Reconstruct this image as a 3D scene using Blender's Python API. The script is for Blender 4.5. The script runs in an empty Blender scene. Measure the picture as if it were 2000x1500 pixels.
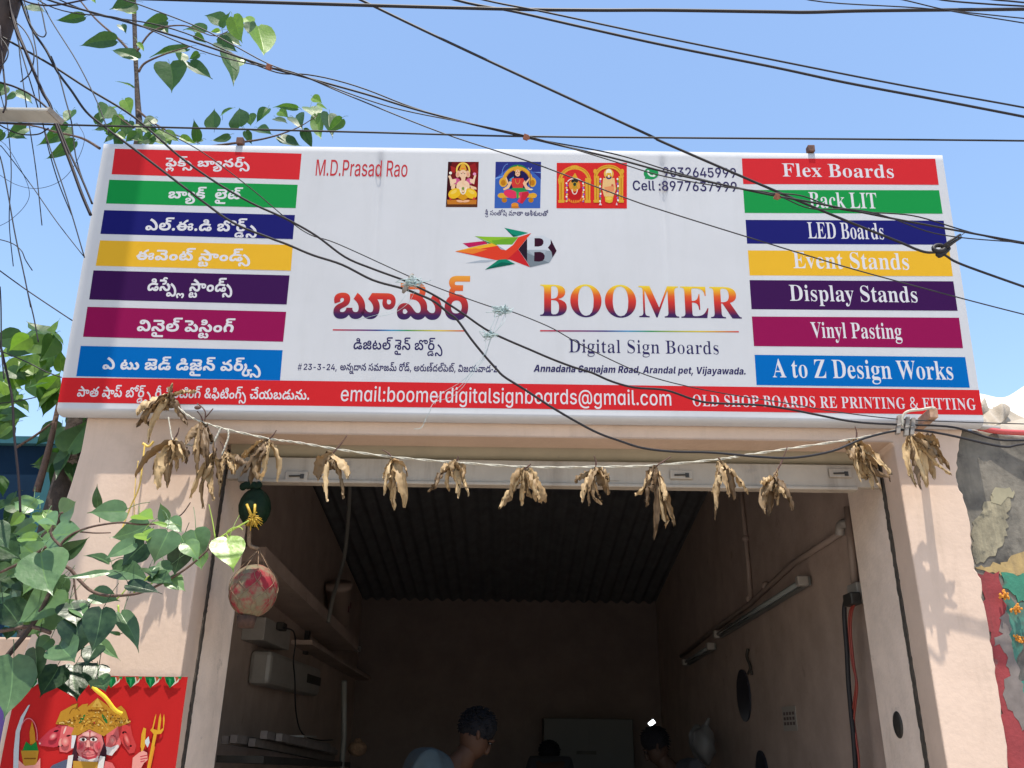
import bpy, bmesh, math, random
from mathutils import Vector, Matrix
from mathutils.geometry import delaunay_2d_cdt
from math import sin, cos, pi, radians, sqrt, atan2
SC = bpy.context.scene
COL = SC.collection
# ------------------------------------------------------------------ camera, sky, sun, exposure
CAM = Vector((0.0, -3.9, 1.6)); PITCH = radians(22.5); ROLL = radians(0.78); FPX = 1675.0
FWD = Vector((0, cos(PITCH), sin(PITCH))); UP0 = Vector((0, -sin(PITCH), cos(PITCH)))
RGT = Vector((1, 0, 0)) * cos(ROLL) + UP0 * sin(ROLL)
UPV = UP0 * cos(ROLL) - Vector((1, 0, 0)) * sin(ROLL)
cd = bpy.data.cameras.new('camera'); cam = bpy.data.objects.new('camera', cd); COL.objects.link(cam)
cd.sensor_width = 36.0; cd.lens = 36.0 * FPX / 2000.0; cd.clip_start = 0.05; cd.clip_end = 3000
M = Matrix((RGT, UPV, -FWD)).transposed().to_4x4(); M.translation = CAM; cam.matrix_world = M
SC.camera = cam
SUN_ELEV = radians(75); SUN_AZ = radians(180); SUN_SIDE = radians(2.5)          # sun stands behind the camera, high up
w = bpy.data.worlds.new('World'); SC.world = w; w.use_nodes = True
nt = w.node_tree; bg = nt.nodes['Background']
sky = nt.nodes.new('ShaderNodeTexSky'); sky.sky_type = 'NISHITA'; sky.sun_disc = False
sky.sun_elevation = SUN_ELEV; sky.sun_rotation = SUN_AZ - SUN_SIDE; sky.air_density = 1.3; sky.dust_density = 0.6; sky.ozone_density = 2.2; sky.altitude = 0
nt.links.new(sky.outputs[0], bg.inputs[0]); bg.inputs[1].default_value = 0.128
sd = bpy.data.lights.new('sun', 'SUN'); sd.energy = 3.8; sd.angle = radians(0.5); sd.color = (1.0, 0.92, 0.80)
so = bpy.data.objects.new('sun', sd); COL.objects.link(so)
sdir = Vector((cos(SUN_ELEV)*sin(SUN_SIDE), -cos(SUN_ELEV)*cos(SUN_SIDE), sin(SUN_ELEV)))     # towards the sun
so.rotation_euler = sdir.to_track_quat('Z', 'Y').to_euler(); so.location = (0, -20, 30)
vs = SC.view_settings; vs.view_transform = 'Standard'; vs.look = 'None'; vs.gamma = 1; vs.exposure = 1.0
SC.cycles.max_bounces = 8; SC.cycles.diffuse_bounces = 5; SC.cycles.use_denoising = True

# ------------------------------------------------------------------ geometry helpers
def ray(px, py): return FWD + RGT * ((px - 1000) / FPX) + UPV * ((750 - py) / FPX)
def onplane(px, py, p0, n):
    d = ray(px, py); n = Vector(n); return CAM + d * ((Vector(p0) - CAM).dot(n) / d.dot(n))
def PY(px, py, Y): return onplane(px, py, (0, Y, 0), (0, 1, 0))
def PX(px, py, X): return onplane(px, py, (X, 0, 0), (1, 0, 0))
def mpp(p): return (Vector(p) - CAM).dot(FWD) / FPX       # metres per photograph pixel at a point

def lin(c):
    r = []
    for v in c[:3]:
        v /= 255.0; r.append(v / 12.92 if v <= 0.04045 else ((v + 0.055) / 1.055) ** 2.4)
    return (*r, 1.0)

class MB:
    def __init__(s): s.v = []; s.f = []; s.m = []; s.t = []; s.tone = 0.5
    def add(s, vs, fs, mi=0):
        o = len(s.v); s.v += [tuple(x) for x in vs]; s.t += [s.tone] * len(vs)
        s.f += [tuple(i + o for i in f) for f in fs]; s.m += [mi] * len(fs)
    def box(s, lo, hi, mi=0):
        x0, y0, z0 = lo; x1, y1, z1 = hi
        s.add([(x0,y0,z0),(x1,y0,z0),(x1,y1,z0),(x0,y1,z0),(x0,y0,z1),(x1,y0,z1),(x1,y1,z1),(x0,y1,z1)],
              [(0,3,2,1),(4,5,6,7),(0,1,5,4),(1,2,6,5),(2,3,7,6),(3,0,4,7)], mi)
    def obox(s, c, ax, ay, az, mi=0):
        c, ax, ay, az = map(Vector, (c, ax, ay, az))
        vs = [c + ax*i + ay*j + az*k for k in (-1,1) for j, i in ((-1,-1),(-1,1),(1,1),(1,-1))]
        s.add(vs, [(0,3,2,1),(4,5,6,7),(0,1,5,4),(1,2,6,5),(2,3,7,6),(3,0,4,7)], mi)
    def tube(s, pts, r, n=8, mi=0, cap=True):
        pts = [Vector(p) for p in pts]; N = len(pts)
        rr = r if isinstance(r, (list, tuple)) else [r] * N
        vs = []; fs = []; ref = None
        for i, p in enumerate(pts):
            t = (pts[min(i+1, N-1)] - pts[max(i-1, 0)])
            t = t.normalized() if t.length > 1e-9 else Vector((0, 0, 1))
            if ref is None: ref = Vector((0,0,1)) if abs(t.z) < .9 else Vector((1,0,0))
            a = ref - t * ref.dot(t)
            if a.length < 1e-6: a = t.orthogonal()
            a.normalize(); b = t.cross(a); ref = a
            for k in range(n):
                th = 2*pi*k/n; vs.append(p + (a*cos(th) + b*sin(th)) * rr[i])
        for i in range(N-1):
            for k in range(n):
                k2 = (k+1) % n; fs.append((i*n+k, i*n+k2, (i+1)*n+k2, (i+1)*n+k))
        if cap: fs.append(tuple(range(n-1, -1, -1))); fs.append(tuple((N-1)*n + k for k in range(n)))
        s.add(vs, fs, mi)
    def ell(s, c, rx, ry, rz, mi=0, nu=16, nv=10, fn=None):
        vs = []; fs = []
        for j in range(nv+1):
            ph = pi*j/nv
            for i in range(nu):
                th = 2*pi*i/nu; d = Vector((sin(ph)*cos(th), sin(ph)*sin(th), cos(ph)))
                k = fn(d) if fn else 1
                vs.append((c[0]+rx*d.x*k, c[1]+ry*d.y*k, c[2]+rz*d.z*k))
        for j in range(nv):
            for i in range(nu): fs.append((j*nu+i, (j+1)*nu+i, (j+1)*nu+(i+1)%nu, j*nu+(i+1)%nu))
        s.add(vs, fs, mi)
    def prism(s, pts, dirv, mi=0):
        """closed outline (3d points) swept along dirv"""
        n = len(pts); d = Vector(dirv); a = [Vector(p) for p in pts]
        s.add(a + [p + d for p in a], [tuple(range(n)), tuple(range(2*n-1, n-1, -1))] + [(i, n+i, n+(i+1)%n, (i+1)%n) for i in range(n)], mi)
    def sheet(s, rows, mi=0):
        n = len(rows[0]); vs = [p for r in rows for p in r]
        s.add(vs, [(i*n+k, i*n+k+1, (i+1)*n+k+1, (i+1)*n+k) for i in range(len(rows)-1) for k in range(n-1)], mi)
    def build(s, name, mats, parent=None, smooth=False, local=False, bevel=0, fix=True):
        me = bpy.data.meshes.new(name)
        off = Vector((0,0,0))
        if parent is not None and not local: off = world_loc(parent)
        me.from_pydata([tuple(Vector(v) - off) for v in s.v], [], s.f)
        mats = mats if isinstance(mats, (list, tuple)) else [mats]
        for m in mats: me.materials.append(m)
        me.polygons.foreach_set('material_index', s.m)
        at = me.attributes.new('tone', 'FLOAT', 'POINT'); at.data.foreach_set('value', s.t)
        if fix or bevel:
            b = bmesh.new(); b.from_mesh(me)
            if fix: bmesh.ops.recalc_face_normals(b, faces=b.faces)
            if bevel:
                es = [e for e in b.edges if len(e.link_faces) == 2 and e.calc_face_angle(0) > 0.6]
                bmesh.ops.bevel(b, geom=es, offset=bevel, segments=2, affect='EDGES', profile=0.5)
            b.to_mesh(me); b.free()
        if smooth: me.polygons.foreach_set('use_smooth', [True] * len(me.polygons))
        me.update()
        o = bpy.data.objects.new(name, me); COL.objects.link(o)
        if parent is not None: o.parent = parent
        return o
def world_loc(o):
    p = Vector((0,0,0))
    while o is not None: p += o.location; o = o.parent
    return p
def thing(name, label, cat, loc=(0,0,0), group=None):
    o = bpy.data.objects.new(name, None); COL.objects.link(o); o.location = loc; o.empty_display_size = .1
    return tag(o, label, cat, group)
def tag(o, label, cat, group=None):
    o['label'] = label; o['category'] = cat
    if group: o['group'] = group
    return o
def structure(o): o['kind'] = 'structure'; return o
def smooth_path(pts, k=8):
    pts = [Vector(p) for p in pts]; out = []
    for i in range(len(pts)-1):
        p0 = pts[max(i-1,0)]; p1 = pts[i]; p2 = pts[i+1]; p3 = pts[min(i+2, len(pts)-1)]
        for j in range(k):
            t = j/k
            out.append(0.5*((2*p1) + (p2-p0)*t + (2*p0-5*p1+4*p2-p3)*t*t + (3*p1-p0-3*p2+p3)*t*t*t))
    out.append(pts[-1]); return out

# ------------------------------------------------------------------ materials
MATS = {}
def mat(name, col, rough=0.6, spec=0.5, noise=0.0, nscale=8.0, bump=0.0, bscale=60.0, col2=None, metallic=0.0, translucent=0.0, dirt=None, emit=None, streak=None):
    if name in MATS: return MATS[name]
    m = bpy.data.materials.new(name); m.use_nodes = True; n = m.node_tree; L = n.links
    b = n.nodes['Principled BSDF']; b.inputs['Roughness'].default_value = rough; b.inputs['Metallic'].default_value = metallic
    b.inputs['Specular IOR Level'].default_value = spec
    c = tuple(col) if len(col) == 4 else (*col, 1)
    b.inputs['Base Color'].default_value = c
    tc = n.nodes.new('ShaderNodeTexCoord'); out = None
    if noise or col2:
        nz = n.nodes.new('ShaderNodeTexNoise'); nz.inputs['Scale'].default_value = nscale; nz.inputs['Detail'].default_value = 8; nz.inputs['Roughness'].default_value = .65
        L.new(tc.outputs['Object'], nz.inputs['Vector'])
        rp = n.nodes.new('ShaderNodeValToRGB'); rp.color_ramp.elements[0].position = .35; rp.color_ramp.elements[1].position = .68
        c2 = (*col2[:3], 1) if col2 else tuple(min(1, x*(1+noise)) for x in c[:3]) + (1,)
        c1 = c if col2 else tuple(x*(1-noise) for x in c[:3]) + (1,)
        rp.color_ramp.elements[0].color = c1; rp.color_ramp.elements[1].color = c2
        L.new(nz.outputs['Fac'], rp.inputs[0]); out = rp.outputs[0]
    if dirt:   # (colour, scale, threshold, amount)
        n2 = n.nodes.new('ShaderNodeTexNoise'); n2.inputs['Scale'].default_value = dirt[1]; n2.inputs['Detail'].default_value = 10; n2.inputs['Roughness'].default_value = .7
        L.new(tc.outputs['Object'], n2.inputs['Vector'])
        r2 = n.nodes.new('ShaderNodeValToRGB'); r2.color_ramp.elements[0].position = dirt[2]; r2.color_ramp.elements[1].position = min(1, dirt[2]+.12)
        r2.color_ramp.elements[0].color = (0,0,0,1); r2.color_ramp.elements[1].color = (dirt[3],)*3 + (1,)
        L.new(n2.outputs['Fac'], r2.inputs[0])
        mx = n.nodes.new('ShaderNodeMixRGB'); mx.inputs[2].default_value = (*dirt[0][:3], 1); L.new(r2.outputs[0], mx.inputs[0])
        if out: L.new(out, mx.inputs[1])
        else: mx.inputs[1].default_value = c
        out = mx.outputs[0]
    if streak:   # (colour, amount, threshold): grime run down the surface
        mp = n.nodes.new('ShaderNodeMapping'); mp.inputs['Scale'].default_value = (4.5, 4.5, .6); L.new(tc.outputs['Object'], mp.inputs[0])
        n4 = n.nodes.new('ShaderNodeTexNoise'); n4.inputs['Scale'].default_value = 1.6; n4.inputs['Detail'].default_value = 9; n4.inputs['Roughness'].default_value = .7; L.new(mp.outputs[0], n4.inputs['Vector'])
        r4 = n.nodes.new('ShaderNodeValToRGB'); r4.color_ramp.elements[0].position = streak[2]; r4.color_ramp.elements[1].position = min(1, streak[2]+.2)
        r4.color_ramp.elements[0].color = (0,0,0,1); r4.color_ramp.elements[1].color = (streak[1],)*3 + (1,); L.new(n4.outputs['Fac'], r4.inputs[0])
        m4 = n.nodes.new('ShaderNodeMixRGB'); m4.inputs[2].default_value = (*streak[0][:3], 1); L.new(r4.outputs[0], m4.inputs[0])
        if out: L.new(out, m4.inputs[1])
        else: m4.inputs[1].default_value = c
        out = m4.outputs[0]
    if out: L.new(out, b.inputs['Base Color'])
    if bump:
        n3 = n.nodes.new('ShaderNodeTexNoise'); n3.inputs['Scale'].default_value = bscale; n3.inputs['Detail'].default_value = 8
        L.new(tc.outputs['Object'], n3.inputs['Vector'])
        bp = n.nodes.new('ShaderNodeBump'); bp.inputs['Strength'].default_value = bump; bp.inputs['Distance'].default_value = .01
        L.new(n3.outputs['Fac'], bp.inputs['Height']); L.new(bp.outputs[0], b.inputs['Normal'])
    if emit: b.inputs['Emission Color'].default_value = (*emit[0][:3], 1); b.inputs['Emission Strength'].default_value = emit[1]
    if translucent:
        tr = n.nodes.new('ShaderNodeBsdfTranslucent'); ms = n.nodes.new('ShaderNodeMixShader'); ms.inputs[0].default_value = translucent
        if out: L.new(out, tr.inputs[0])
        else: tr.inputs[0].default_value = c
        L.new(b.outputs[0], ms.inputs[1]); L.new(tr.outputs[0], ms.inputs[2]); L.new(ms.outputs[0], n.nodes['Material Output'].inputs[0])
    MATS[name] = m; return m
def leafmat(name, top, mid, hi, rough, trans, tcol, vein=True):
    """leaf: tone attribute picks the colour of each leaf, noise mottles it"""
    m = bpy.data.materials.new(name); m.use_nodes = True; n = m.node_tree; L = n.links
    b = n.nodes['Principled BSDF']; b.inputs['Roughness'].default_value = rough; b.inputs['Specular IOR Level'].default_value = .35
    at = n.nodes.new('ShaderNodeAttribute'); at.attribute_name = 'tone'
    nz = n.nodes.new('ShaderNodeTexNoise'); nz.inputs['Scale'].default_value = 45; nz.inputs['Detail'].default_value = 6
    tc = n.nodes.new('ShaderNodeTexCoord'); L.new(tc.outputs['Object'], nz.inputs['Vector'])
    ma = n.nodes.new('ShaderNodeMath'); ma.operation = 'MULTIPLY_ADD'; ma.inputs[1].default_value = .35; L.new(nz.outputs['Fac'], ma.inputs[0])
    mb = n.nodes.new('ShaderNodeMath'); mb.operation = 'SUBTRACT'; mb.inputs[1].default_value = .17; L.new(at.outputs['Fac'], mb.inputs[0]); L.new(mb.outputs[0], ma.inputs[2])
    rp = n.nodes.new('ShaderNodeValToRGB'); e = rp.color_ramp.elements; e[0].position = 0; e[0].color = (*top, 1); e[1].position = 1; e[1].color = (*hi, 1)
    k = e.new(.55); k.color = (*mid, 1)
    L.new(ma.outputs[0], rp.inputs[0]); L.new(rp.outputs[0], b.inputs['Base Color'])
    tr = n.nodes.new('ShaderNodeBsdfTranslucent'); mx = n.nodes.new('ShaderNodeMixRGB'); mx.blend_type = 'MULTIPLY'; mx.inputs[0].default_value = 1; mx.inputs[2].default_value = (*tcol, 1)
    L.new(rp.outputs[0], mx.inputs[1]); L.new(mx.outputs[0], tr.inputs[0])
    ms = n.nodes.new('ShaderNodeMixShader'); ms.inputs[0].default_value = trans
    L.new(b.outputs[0], ms.inputs[1]); L.new(tr.outputs[0], ms.inputs[2]); L.new(ms.outputs[0], n.nodes['Material Output'].inputs[0])
    bp = n.nodes.new('ShaderNodeBump'); bp.inputs['Strength'].default_value = .35; bp.inputs['Distance'].default_value = .004; L.new(nz.outputs['Fac'], bp.inputs['Height']); L.new(bp.outputs[0], b.inputs['Normal'])
    return m
def rampmat(name, axis, stops, rough=.45):
    """printed colour blend running across the print (generated coordinate)"""
    m = bpy.data.materials.new(name); m.use_nodes = True; n = m.node_tree; L = n.links
    b = n.nodes['Principled BSDF']; b.inputs['Roughness'].default_value = .7; b.inputs['Specular IOR Level'].default_value = .12
    tc = n.nodes.new('ShaderNodeTexCoord'); sp = n.nodes.new('ShaderNodeSeparateXYZ'); L.new(tc.outputs['Generated'], sp.inputs[0])
    rp = n.nodes.new('ShaderNodeValToRGB'); e = rp.color_ramp.elements
    e[0].position, e[0].color = stops[0][0], tuple(v*.66 for v in lin(stops[0][1])[:3]) + (1,); e[1].position, e[1].color = stops[-1][0], tuple(v*.66 for v in lin(stops[-1][1])[:3]) + (1,)
    for p, c in stops[1:-1]:
        q = e.new(p); q.color = tuple(v*.66 for v in lin(c)[:3]) + (1,)
    L.new(sp.outputs[axis], rp.inputs[0]); L.new(rp.outputs[0], b.inputs['Base Color']); return m
INKS = {}
def ink(c):
    """printed vinyl ink of a given sRGB colour"""
    c = tuple(c)
    if c not in INKS: INKS[c] = mat('ink_%02x%02x%02x' % c, tuple(v*.66 for v in lin(c)[:3]), rough=.8, spec=.04)
    return INKS[c]
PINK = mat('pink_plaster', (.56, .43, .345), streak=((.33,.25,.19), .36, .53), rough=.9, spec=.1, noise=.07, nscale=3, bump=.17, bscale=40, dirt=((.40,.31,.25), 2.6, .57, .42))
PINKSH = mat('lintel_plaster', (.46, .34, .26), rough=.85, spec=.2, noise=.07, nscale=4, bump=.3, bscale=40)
REVEAL = mat('reveal_plaster', (.74, .61, .52), streak=((.22,.17,.13), .30, .55), rough=.85, spec=.1, noise=.10, nscale=5, bump=.3, bscale=50, dirt=((.14,.11,.10), 7, .62, .75))
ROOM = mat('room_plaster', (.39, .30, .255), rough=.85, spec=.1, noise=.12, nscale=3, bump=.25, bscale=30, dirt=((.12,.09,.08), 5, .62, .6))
ROOMB = mat('room_back_plaster', (.16, .125, .113), rough=.85, spec=.2, noise=.12, nscale=3)  # darker copy of the room plaster, shade of the deep room put into its colour
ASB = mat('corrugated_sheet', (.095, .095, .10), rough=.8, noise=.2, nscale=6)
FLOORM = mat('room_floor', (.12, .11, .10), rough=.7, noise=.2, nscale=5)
FLEX = mat('flex_vinyl', (.45, .462, .488), bump=.05, bscale=5, rough=.75, spec=.12, noise=.03, nscale=2.5, streak=((.28,.28,.27), .10, .50), dirt=((.6,.6,.58), 3.0, .68, .25))
STEEL = mat('shutter_paint', (.34, .295, .24), streak=((.13,.10,.075), .5, .5), rough=.5, spec=.4, noise=.08, nscale=6, dirt=((.16,.15,.15), 7, .60, .6))
STEEL2 = mat('shutter_slat_paint', (.24, .205, .14), rough=.5, spec=.4, noise=.08, nscale=5, dirt=((.15,.12,.09), 9, .64, .5))
DARKM = mat('dark_steel', (.028, .024, .02), rough=.6, noise=.4, nscale=12)
RUST = mat('rusty_iron', (.10, .045, .03), rough=.8, noise=.5, nscale=40)
CABLE = mat('cable_rubber', (.014, .013, .016), rough=.55, spec=.3)
CABLEG = mat('cable_grey', (.025, .024, .027), rough=.5, spec=.3)
CABLEBR = mat('cable_brown', (.016, .010, .013), rough=.6, spec=.25)
WHITEP = mat('white_plastic', (.30, .275, .25), noise=.1, rough=.4)
GREYPVC = mat('pvc_conduit', (.25, .19, .16), rough=.5, noise=.08, nscale=6)
STRING = mat('twine', (.44, .42, .35), rough=.8, noise=.25, nscale=60)
WOOD = mat('peg_wood', (.40, .25, .17), rough=.75, noise=.3, nscale=25)
GREYW = mat('weathered_peg', (.22, .20, .18), rough=.8, noise=.3, nscale=30)
BARK = mat('bark', (.10, .062, .048), rough=.85, noise=.35, nscale=30, bump=.6, bscale=90)
BARKD = mat('dark_bark', (.045, .032, .026), rough=.9, noise=.4, nscale=18, bump=.8, bscale=50)
LEAFT = leafmat('peepal_leaf', (.018, .052, .018), (.05, .115, .028), (.17, .28, .045), .42, .35, (1.5, 1.9, .5))
LEAFF = leafmat('peepal_leaf_front', (.010, .030, .012), (.105, .195, .085), (.15, .26, .025), .34, .14, (1.5, 1.9, .5))
DRY = leafmat('dried_leaf', (.085, .05, .026), (.28, .185, .09), (.50, .365, .20), .6, .12, (1.2, 1, .7))
GLYPHS = [
[[333,-4,-30,0,-46,8,-46,19,-29,17,-20,11,-18,8,-22,0,-16,-8,1,-6,0,-8,18,-7,13,0,14,0,28,12,7,15,57,-29,-12,-8,-28,-15,-42,-9,-33,0,-38,0,-48,14,-20,22,1,12,0,15,28,22,50,13,35,0,24,0,40,-7,40,-14,23,-13,18,-10,24,-10,22,-3,26,0,20,10,0,23,-22,20,-38,17,-23,7,53,37,36,-9,58,-27,34,-33,1,-21,0,-19,-28,-29,-58,-17],[181,-41,7,42,79,0,5,-42],[288,153,-16,-19,-13,-5,-16,-7,-46,-7,-33,0,-43,0,1,36,41,0,14,0,16,2,10,4,2,4,0,6,-4,4,-8,4,-16,1,-15,0,-163,0,1,38,157,0,44,0,48,-7,21,-7,12,-6,16,-17]],
[[-257,-36,30,0,38,-13,15,-13,-11,0,16,13,36,13,31,0,28,0,38,-12,22,-20,0,-24,-18,-21,-30,-17,-15,-7,-49,24,18,7,24,15,1,9,0,7,-14,8,-26,0,-16,-11,-1,-10,-67,0,-2,10,-16,11,-26,0,-14,-8,1,-7,0,-8,22,-15,21,-8,-49,-24,-16,7,-30,17,-18,21,0,24,22,20,38,12]],
[[140,-4,-72,8,-48,19,-13,18,89,12,10,-7,22,-8,34,-3,52,0,30,2,12,5,0,7,-6,4,-16,3,-13,0,-47,1,-46,2,-66,7,-17,9,-12,5,-12,14,1,9,0,14,36,21,72,13,57,0,38,0,64,-6,50,-18,15,-17,-89,-11,-8,5,-18,8,-30,3,-50,0,-24,-3,-8,-5,1,-3,0,-4,16,-5,27,-1,65,-1,38,-1,50,-7,32,-12,12,-16,1,-10,0,-19,-44,-22,-76,-10],[67,158,0,10,18,16,19,6,1,-6,-20,7,-22,19,0,20,16,14,22,9,30,5,42,3,31,0,173,0,1,-35,-185,0,-12,0,-12,-1,-10,-3,-6,-4,0,-5,4,-4,10,-3,14,-1,13,0,87,0,1,-35,-85,0,-12,0,-12,-1,-3,-1,-8,-3,1,-4,0,-3,4,-3,6,-3,12,-1,11,0,21,0,1,-35,-29,0,-30,0,-48,8,-28,19]],
[[149,-105,-22,0,-38,6,-40,14,-23,12,-20,11,-20,7,-16,0,-8,-5,0,-11,12,-14,13,-9,-81,-15,-14,13,-14,21,1,13,0,18,52,24,45,0,22,0,38,-7,32,-12,34,-18,20,-8,18,-4,9,0,14,0,18,8,10,16,1,14,0,25,-32,43,-56,37,-72,30,-37,11,53,37,44,-14,84,-36,68,-46,40,-55,1,-32,0,-23,-28,-33,-56,-18]],
[[355,-4,-26,0,-40,6,-32,14,-15,12,23,-1,-16,-11,-36,-14,-46,-6,-29,0,-40,0,-48,12,-24,20,0,23,18,17,44,15,39,7,20,4,22,8,1,6,0,3,-6,5,-10,3,-9,0,-16,0,-12,-7,0,-8,4,-6,3,-1,-83,-12,-6,6,-8,14,1,7,0,11,26,17,56,11,84,0,50,-11,22,-19,0,-21,-16,-17,-42,-15,-41,-8,-22,-4,-16,-7,0,-8,14,-5,19,0,20,0,26,8,12,12,3,6,87,0,2,-10,14,-11,22,-4,15,0,22,0,18,11,1,10,0,13,-24,22,-40,18,-23,7,51,27,38,-10,62,-23,34,-30,0,-41,-30,-29,-58,-16],[615,53,-28,0,-38,8,-22,13,-8,15,1,7,0,11,16,18,9,6,73,-3,-14,-6,-16,-13,0,-15,16,-9,28,0,16,7,0,14,-24,7,-21,0,-319,0,1,38,267,0,36,0,48,-2,36,-6,30,-11,18,-19,1,-13,0,-21,-52,-26]],
[[105,-122,-44,0,-58,8,-32,12,-12,15,1,9,0,14,38,20,47,8,20,4,22,6,0,9,-12,4,-26,0,-12,-5,0,-6,4,-5,1,-2,-75,-10,-6,5,-8,12,1,6,0,14,56,20,57,0,36,0,48,-11,24,-17,1,-9,0,-14,-34,-17,-35,-8,-22,-4,-22,-6,-6,-4,0,-6,22,-6,64,0,56,9,32,18,1,14,0,11,-18,19,-48,23,-43,16,-32,12,-44,23,-22,24,0,28,30,25,60,15,47,0,28,0,50,-6,38,-14,20,-20,0,-28,-22,-21,-11,-8,-69,22,8,4,6,10,0,13,-12,8,-22,4,-13,0,-26,0,-20,-11,0,-13,12,-12,28,-13,25,-9,44,-16,56,-25,32,-23,14,-23,1,-13,0,-21,-34,-30,-58,-19,-74,-9]],
[[329,-4,-28,0,-48,7,-50,18,-27,16,-12,7,-16,7,-10,3,-14,0,-10,-7,1,-5,0,-6,12,-16,15,-10,-95,-14,-12,10,-14,25,0,28,28,22,48,13,35,0,26,0,42,-8,40,-15,23,-12,18,-9,22,-9,20,-4,13,0,16,0,18,10,1,12,0,10,-18,20,-38,17,-58,11,-41,0,-31,0,111,34,54,-5,78,-25,42,-37,1,-23,0,-18,-28,-30,-58,-17],[175,117,-30,0,-46,10,-32,23,-7,18,91,12,6,-15,16,-14,13,0,10,0,16,6,15,9,27,17,22,13,38,16,46,7,33,0,5,-38,-18,-1,-28,-5,-24,-9,-13,-8,-17,-12,-12,-7,-32,-13,-42,-9]],
[[20,93,38,36,78,22,116,0,76,-20,40,-36,0,-45,-38,-34,-78,-20,-118,0,-78,20,-36,34],[117,75,0,-17,38,-21,39,0,28,0,34,9,18,17,0,22,-18,18,-34,10,-52,0,-36,-10,-16,-17],[77,158,0,10,18,16,21,6,1,-6,-20,7,-22,19,0,20,14,14,24,9,28,5,42,3,31,0,175,0,1,-35,-185,0,-12,0,-14,-1,-10,-3,-4,-4,0,-5,4,-4,8,-3,14,-1,15,0,87,0,1,-35,-85,0,-14,0,-12,-1,-3,-1,-6,-3,1,-4,0,-3,4,-3,6,-3,12,-1,9,0,21,0,1,-35,-27,0,-30,0,-50,8,-28,19]],
[[166,-4,-98,23,-50,39,1,24,0,21,34,31,62,17,82,0,48,-14,20,-21,1,-10,0,-15,-24,-20,-50,-10,-33,0,-24,0,-38,7,-28,9,-9,5,17,30,8,-5,18,-9,26,-6,30,0,22,7,1,7,0,5,-14,8,-11,0,-18,0,-26,-17,1,-13,1,-11,0,-6,12,-14,28,-13,52,-8,41,0,54,0,68,17,1,20,0,14,-36,21,-31,7,25,21,33,6,36,-8,48,-19,24,-25,1,-18,0,-21,-46,-35,-96,-21],[456,153,-18,-19,-13,-5,-16,-7,-44,-7,-35,0,-51,0,1,36,49,0,16,0,16,2,8,4,4,4,0,6,-4,4,-8,4,-16,1,-17,0,-239,0,1,38,235,0,42,0,50,-7,19,-7,14,-6,16,-17],[135,-15,38,0,40,-13,16,-19,1,-9,0,-11,-16,-17,-9,-7,-69,4,14,6,16,12,1,8,0,6,-14,10,-15,0,-12,0,-16,-7,0,-14,24,-6,23,0,285,0,1,-38,-219,0,-38,0,-50,2,-36,6,-30,11,-22,18,1,13,0,20,52,25]],
[[371,-4,-26,0,-40,6,-32,14,-15,12,23,-1,-16,-11,-38,-14,-44,-6,-29,0,-36,0,-48,12,-30,20,-14,27,1,15,0,19,20,29,38,22,56,11,70,0,46,-13,22,-20,1,-12,0,-15,-26,-20,-48,-10,-35,0,-22,0,-38,7,-28,9,-9,4,23,31,8,-5,20,-9,24,-6,30,0,22,7,1,7,0,5,-12,8,-26,0,-26,-8,-16,-20,1,-18,1,-4,0,-11,12,-15,24,-7,19,0,22,0,24,8,10,12,3,5,89,0,4,-9,12,-11,22,-4,15,0,22,0,18,11,1,11,0,13,-24,22,-40,19,-25,7,55,31,17,0,32,-11,54,-26,30,-32,0,-41,-30,-29,-58,-16],[209,189,-5,-43,-77,0,-5,43],[251,158,0,10,18,16,21,6,1,-6,-20,7,-22,19,0,20,14,14,24,9,28,5,42,3,33,0,173,0,1,-35,-185,0,-12,0,-14,-1,-10,-3,-4,-4,0,-5,4,-4,10,-3,12,-1,15,0,87,0,1,-35,-85,0,-12,0,-14,-1,-3,-1,-6,-3,1,-4,0,-3,4,-3,6,-3,12,-1,11,0,11,0,9,-35,-27,0,-30,0,-50,8,-28,19]],
[[333,-4,-30,0,-46,8,-46,19,-29,17,-20,11,-18,8,-22,0,-16,-8,1,-6,0,-8,18,-7,13,0,14,0,28,12,7,15,57,-29,-12,-8,-28,-15,-42,-9,-33,0,-38,0,-48,14,-20,22,1,12,0,15,28,22,50,13,35,0,24,0,40,-7,40,-14,23,-13,18,-10,24,-10,20,-3,13,0,16,0,20,11,1,12,0,18,-26,34,-42,30,-58,26,-64,20,-33,7,45,41,42,-8,80,-26,70,-32,54,-40,30,-44,1,-24,0,-20,-28,-29,-58,-17]],
[[237,-4,-72,0,-96,23,-50,39,1,24,0,21,34,31,62,17,82,0,48,-14,20,-21,1,-10,0,-15,-24,-20,-50,-10,-33,0,-24,0,-38,7,-28,9,-9,5,17,30,8,-5,18,-9,26,-6,30,0,22,7,1,7,0,5,-14,8,-11,0,-18,0,-26,-17,1,-13,1,-11,0,-6,12,-14,28,-13,52,-8,41,0,56,0,66,18,1,21,0,15,-34,24,-31,10,55,26,27,0,24,-9,36,-21,22,-28,1,-17,0,-23,-46,-36,-96,-21],[237,158,0,10,18,16,21,6,1,-6,-22,7,-20,19,0,20,14,14,24,9,28,5,42,3,31,0,175,0,1,-35,-185,0,-12,0,-14,-1,-10,-3,-4,-4,0,-5,4,-4,8,-3,14,-1,15,0,87,0,1,-35,-85,0,-14,0,-12,-1,-3,-1,-6,-3,1,-4,0,-3,2,-3,8,-3,12,-1,9,0,17,0,5,-35,-27,0,-30,0,-48,8,-30,19]],
[[34,37,32,12,46,0,32,-12,0,-28,-32,-13,-46,0,-32,13]],
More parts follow.
